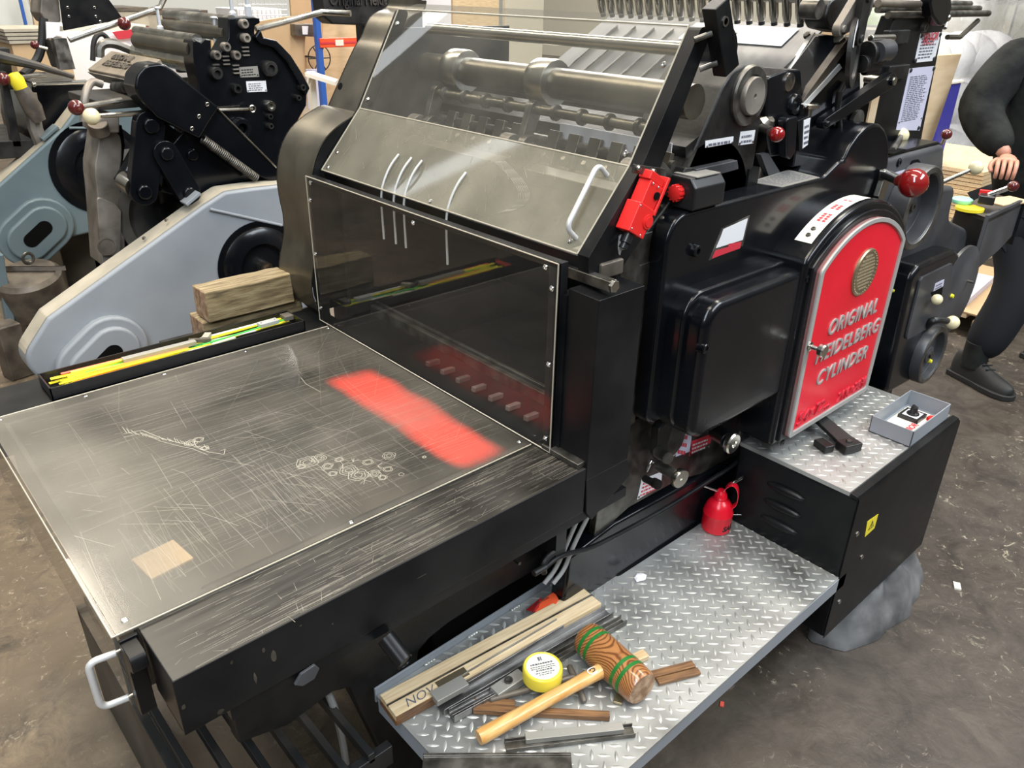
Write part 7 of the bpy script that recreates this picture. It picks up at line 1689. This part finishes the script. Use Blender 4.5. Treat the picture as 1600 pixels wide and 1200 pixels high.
# body: one continuous skin figure
body = skinned('body', [[(*pel, .14), (*(pel.lerp(che, .5)), .13), (*che, (.16, .13)), (*nek, .062), (*(nek.lerp(hed, .35)), .060), (*hed, (.085, .105)), (*(hed+Vector((-.02, 0, .10))), .075)],
    [2, (*shR, .062), (*elR, .046), (*wrR, .030)], [2, (*shL, .062), (*elL, .046), (*wrL, .030)],
    [0, (*hpR, .095), (*knR, .062), (*anR, .042)], [0, (*hpL, .095), (*knL, .062), (*anL, .042)]], 'skin', PS, sub=1)
jac = skinned('jacket', [[(*(pel+Vector((0, 0, -.06))), (.19, .21)), (*(pel.lerp(che, .5)), (.18, .20)), (*che, (.20, .20)), (*(nek-Vector((0, 0, .035))), .085)],
    [2, (*shR, .115), (*shR.lerp(elR, .5), .105), (*elR, .100), (*elR.lerp(wrR, .5), .085), (*elR.lerp(wrR, .92), .060)], [2, (*shL, .125), (*elL, .100), (*elL.lerp(wrL, .96), .075)]], 'cloth_black', PS, root=0)
trs = skinned('trousers', [[(*(pel+Vector((0, 0, .03))), (.16, .16)), (*hpR, .125), (*hpR.lerp(knR, .5), .105), (*knR, .105), (*knR.lerp(anR, .5), .105), (*knR.lerp(anR, .97), .092)],
    [0, (*hpL, .125), (*hpL.lerp(knL, .5), .105), (*knL, .090), (*knL.lerp(anL, .5), .08), (*knL.lerp(anL, .86), .075)]], 'trouser', PS, root=0)
# hand gripping the tool: palm and five separate curled fingers
def hand(w, d, upv, name, side=1, K=1.15):
    d = d.normalized(); s = d.cross(upv).normalized()*side; u = s.cross(d).normalized()*side
    P_ = lambda a, q, c: w+(d*a+s*q+u*c)*K
    pm = skinned(name, [[(*P_(-.01, 0, 0), (.026, .020)), (*P_(.03, 0, 0), (.036, .017)), (*P_(.065, 0, -.004), (.038, .015)), (*P_(.082, 0, -.008), (.034, .012))]], 'skin', PS)
    for k, (q, L) in enumerate(((.029, .072), (.010, .080), (-.010, .075), (-.028, .060))):
        f = skinned('finger', [[(*P_(.065, q*.9, -.004), .0100), (*P_(.088, q, -.008), .0098), (*P_(.088+L*.36, q, -.022), .0090), (*P_(.088+L*.50, q*.95, -.046), .0084), (*P_(.088+L*.36, q*.9, -.066), .0074)]], 'skin', PS)
        f.parent = pm
    t = skinned('thumb', [[(*P_(.015, .024, -.006), .0125), (*P_(.040, .044, -.018), .0115), (*P_(.066, .048, -.034), .0100), (*P_(.085, .040, -.048), .0085)]], 'skin', PS); t.parent = pm
    return pm
tgt = c1+Vector((.01, .0, .03))
hand(wrR, Vector((tgt.x-wrR.x, tgt.y-wrR.y, tgt.z-wrR.z-.0)), Vector((0, 0, 1)), 'hand', 1)
hand(wrL, Vector((-.8, -.2, -.4)), Vector((0, 0, 1)), 'hand', -1)
# shoes
def shoe(an, ang_, name):
    R_ = Matrix.Translation((an.x, an.y, 0)) @ Matrix.Rotation(ang_, 4, 'Z')
    secs = [(-.095, .032, .090, .02), (-.08, .044, .145, .0), (-.02, .048, .155, .0), (.03, .048, .130, .0), (.09, .056, .095, .0), (.16, .056, .080, .0), (.205, .042, .064, .004), (.225, .020, .045, .010)]
    b = MB(); rings = []
    for x, w, h, zz in secs:
        rings.append([b.bm.verts.new(R_ @ Vector((x, w*math.cos(t)*(1 if math.sin(t) < 0 else .85), .022+zz+(h-.022)*max(0, math.sin(t))*1.0 + (-.0 if math.sin(t) >= 0 else 0)))) for t in [k*PI/9 for k in range(10)]])
    for r0, r1 in zip(rings, rings[1:]):
        for k in range(9): b._f([r0[k], r0[k+1], r1[k+1], r1[k]])
    b._f(rings[0]); b._f(rings[-1][::-1])
    o = b.build(name, 'shoe', PS, sharp=80); sm = o.modifiers.new('s', 'SUBSURF'); sm.levels = 1; sm.render_levels = 1
    b = MB(); pts = [(-.10, .034), (-.092, .044), (-.03, .048), (.04, .050), (.10, .060), (.17, .060), (.215, .044), (.235, .014)]
    pl3 = [R_ @ Vector((x, w, .001)) for x, w in pts]+[R_ @ Vector((x, -w, .001)) for x, w in pts[::-1]]
    b.poly3(pl3, (0, 0, .026)); b.build('sole', 'rubber', o, bevel=.004)
    b = MB()
    for k in range(4): x = .02+k*.022; b.cyl(R_ @ Vector((x, -.024, .138-k*.013)), R_ @ Vector((x+.012, .024, .134-k*.013)), .0032, n=6)
    b.cyl(R_ @ Vector((.02, 0, .14)), R_ @ Vector((.0, .05, .115)), .0032, n=6); b.build('laces', 'cloth_black', o)['kind'] = 'stuff'
    return o
for a_ in (anR, anL): b = MB(); b.cyl((a_.x, a_.y, .08), (a_.x, a_.y, .20), .056, n=18); b.build('sock', 'cloth_black', PS)
shoe(anR, math.atan2(-.87, -.36)+.05, 'shoe'); shoe(anL, -1.9, 'shoe')
# face and hair (above the photo's upper edge, but part of the figure)
fd = Vector((-.85, -.1, -.3)).normalized(); sd3 = fd.cross(Vector((0, 0, 1))).normalized(); u3 = sd3.cross(fd)
b = MB(); b.sph(hed+Vector((.02, 0, .07)), .108, 20, (1.0, .9, .95)); b.build('hair', 'hair', body, sharp=180)
for s_ in (-1, 1):
    b = MB(); b.sph(hed+fd*.088+sd3*.032*s_+u3*.03, .013, 12); b.build('eye', 'white_label', body)
    b = MB(); b.sph(hed+sd3*.088*s_+u3*.01, .026, 12, (.6, .4, 1.2)); b.build('ear', 'skin', body)
b = MB(); b.sph(hed+fd*.108+u3*.0, .016, 12, (1.1, .8, 1.5)); b.build('nose', 'skin', body)
b = MB(); b.sph(hed+fd*.095-u3*.045, .022, 12, (.4, 1, .3)); b.build('mouth', 'label_red', body)
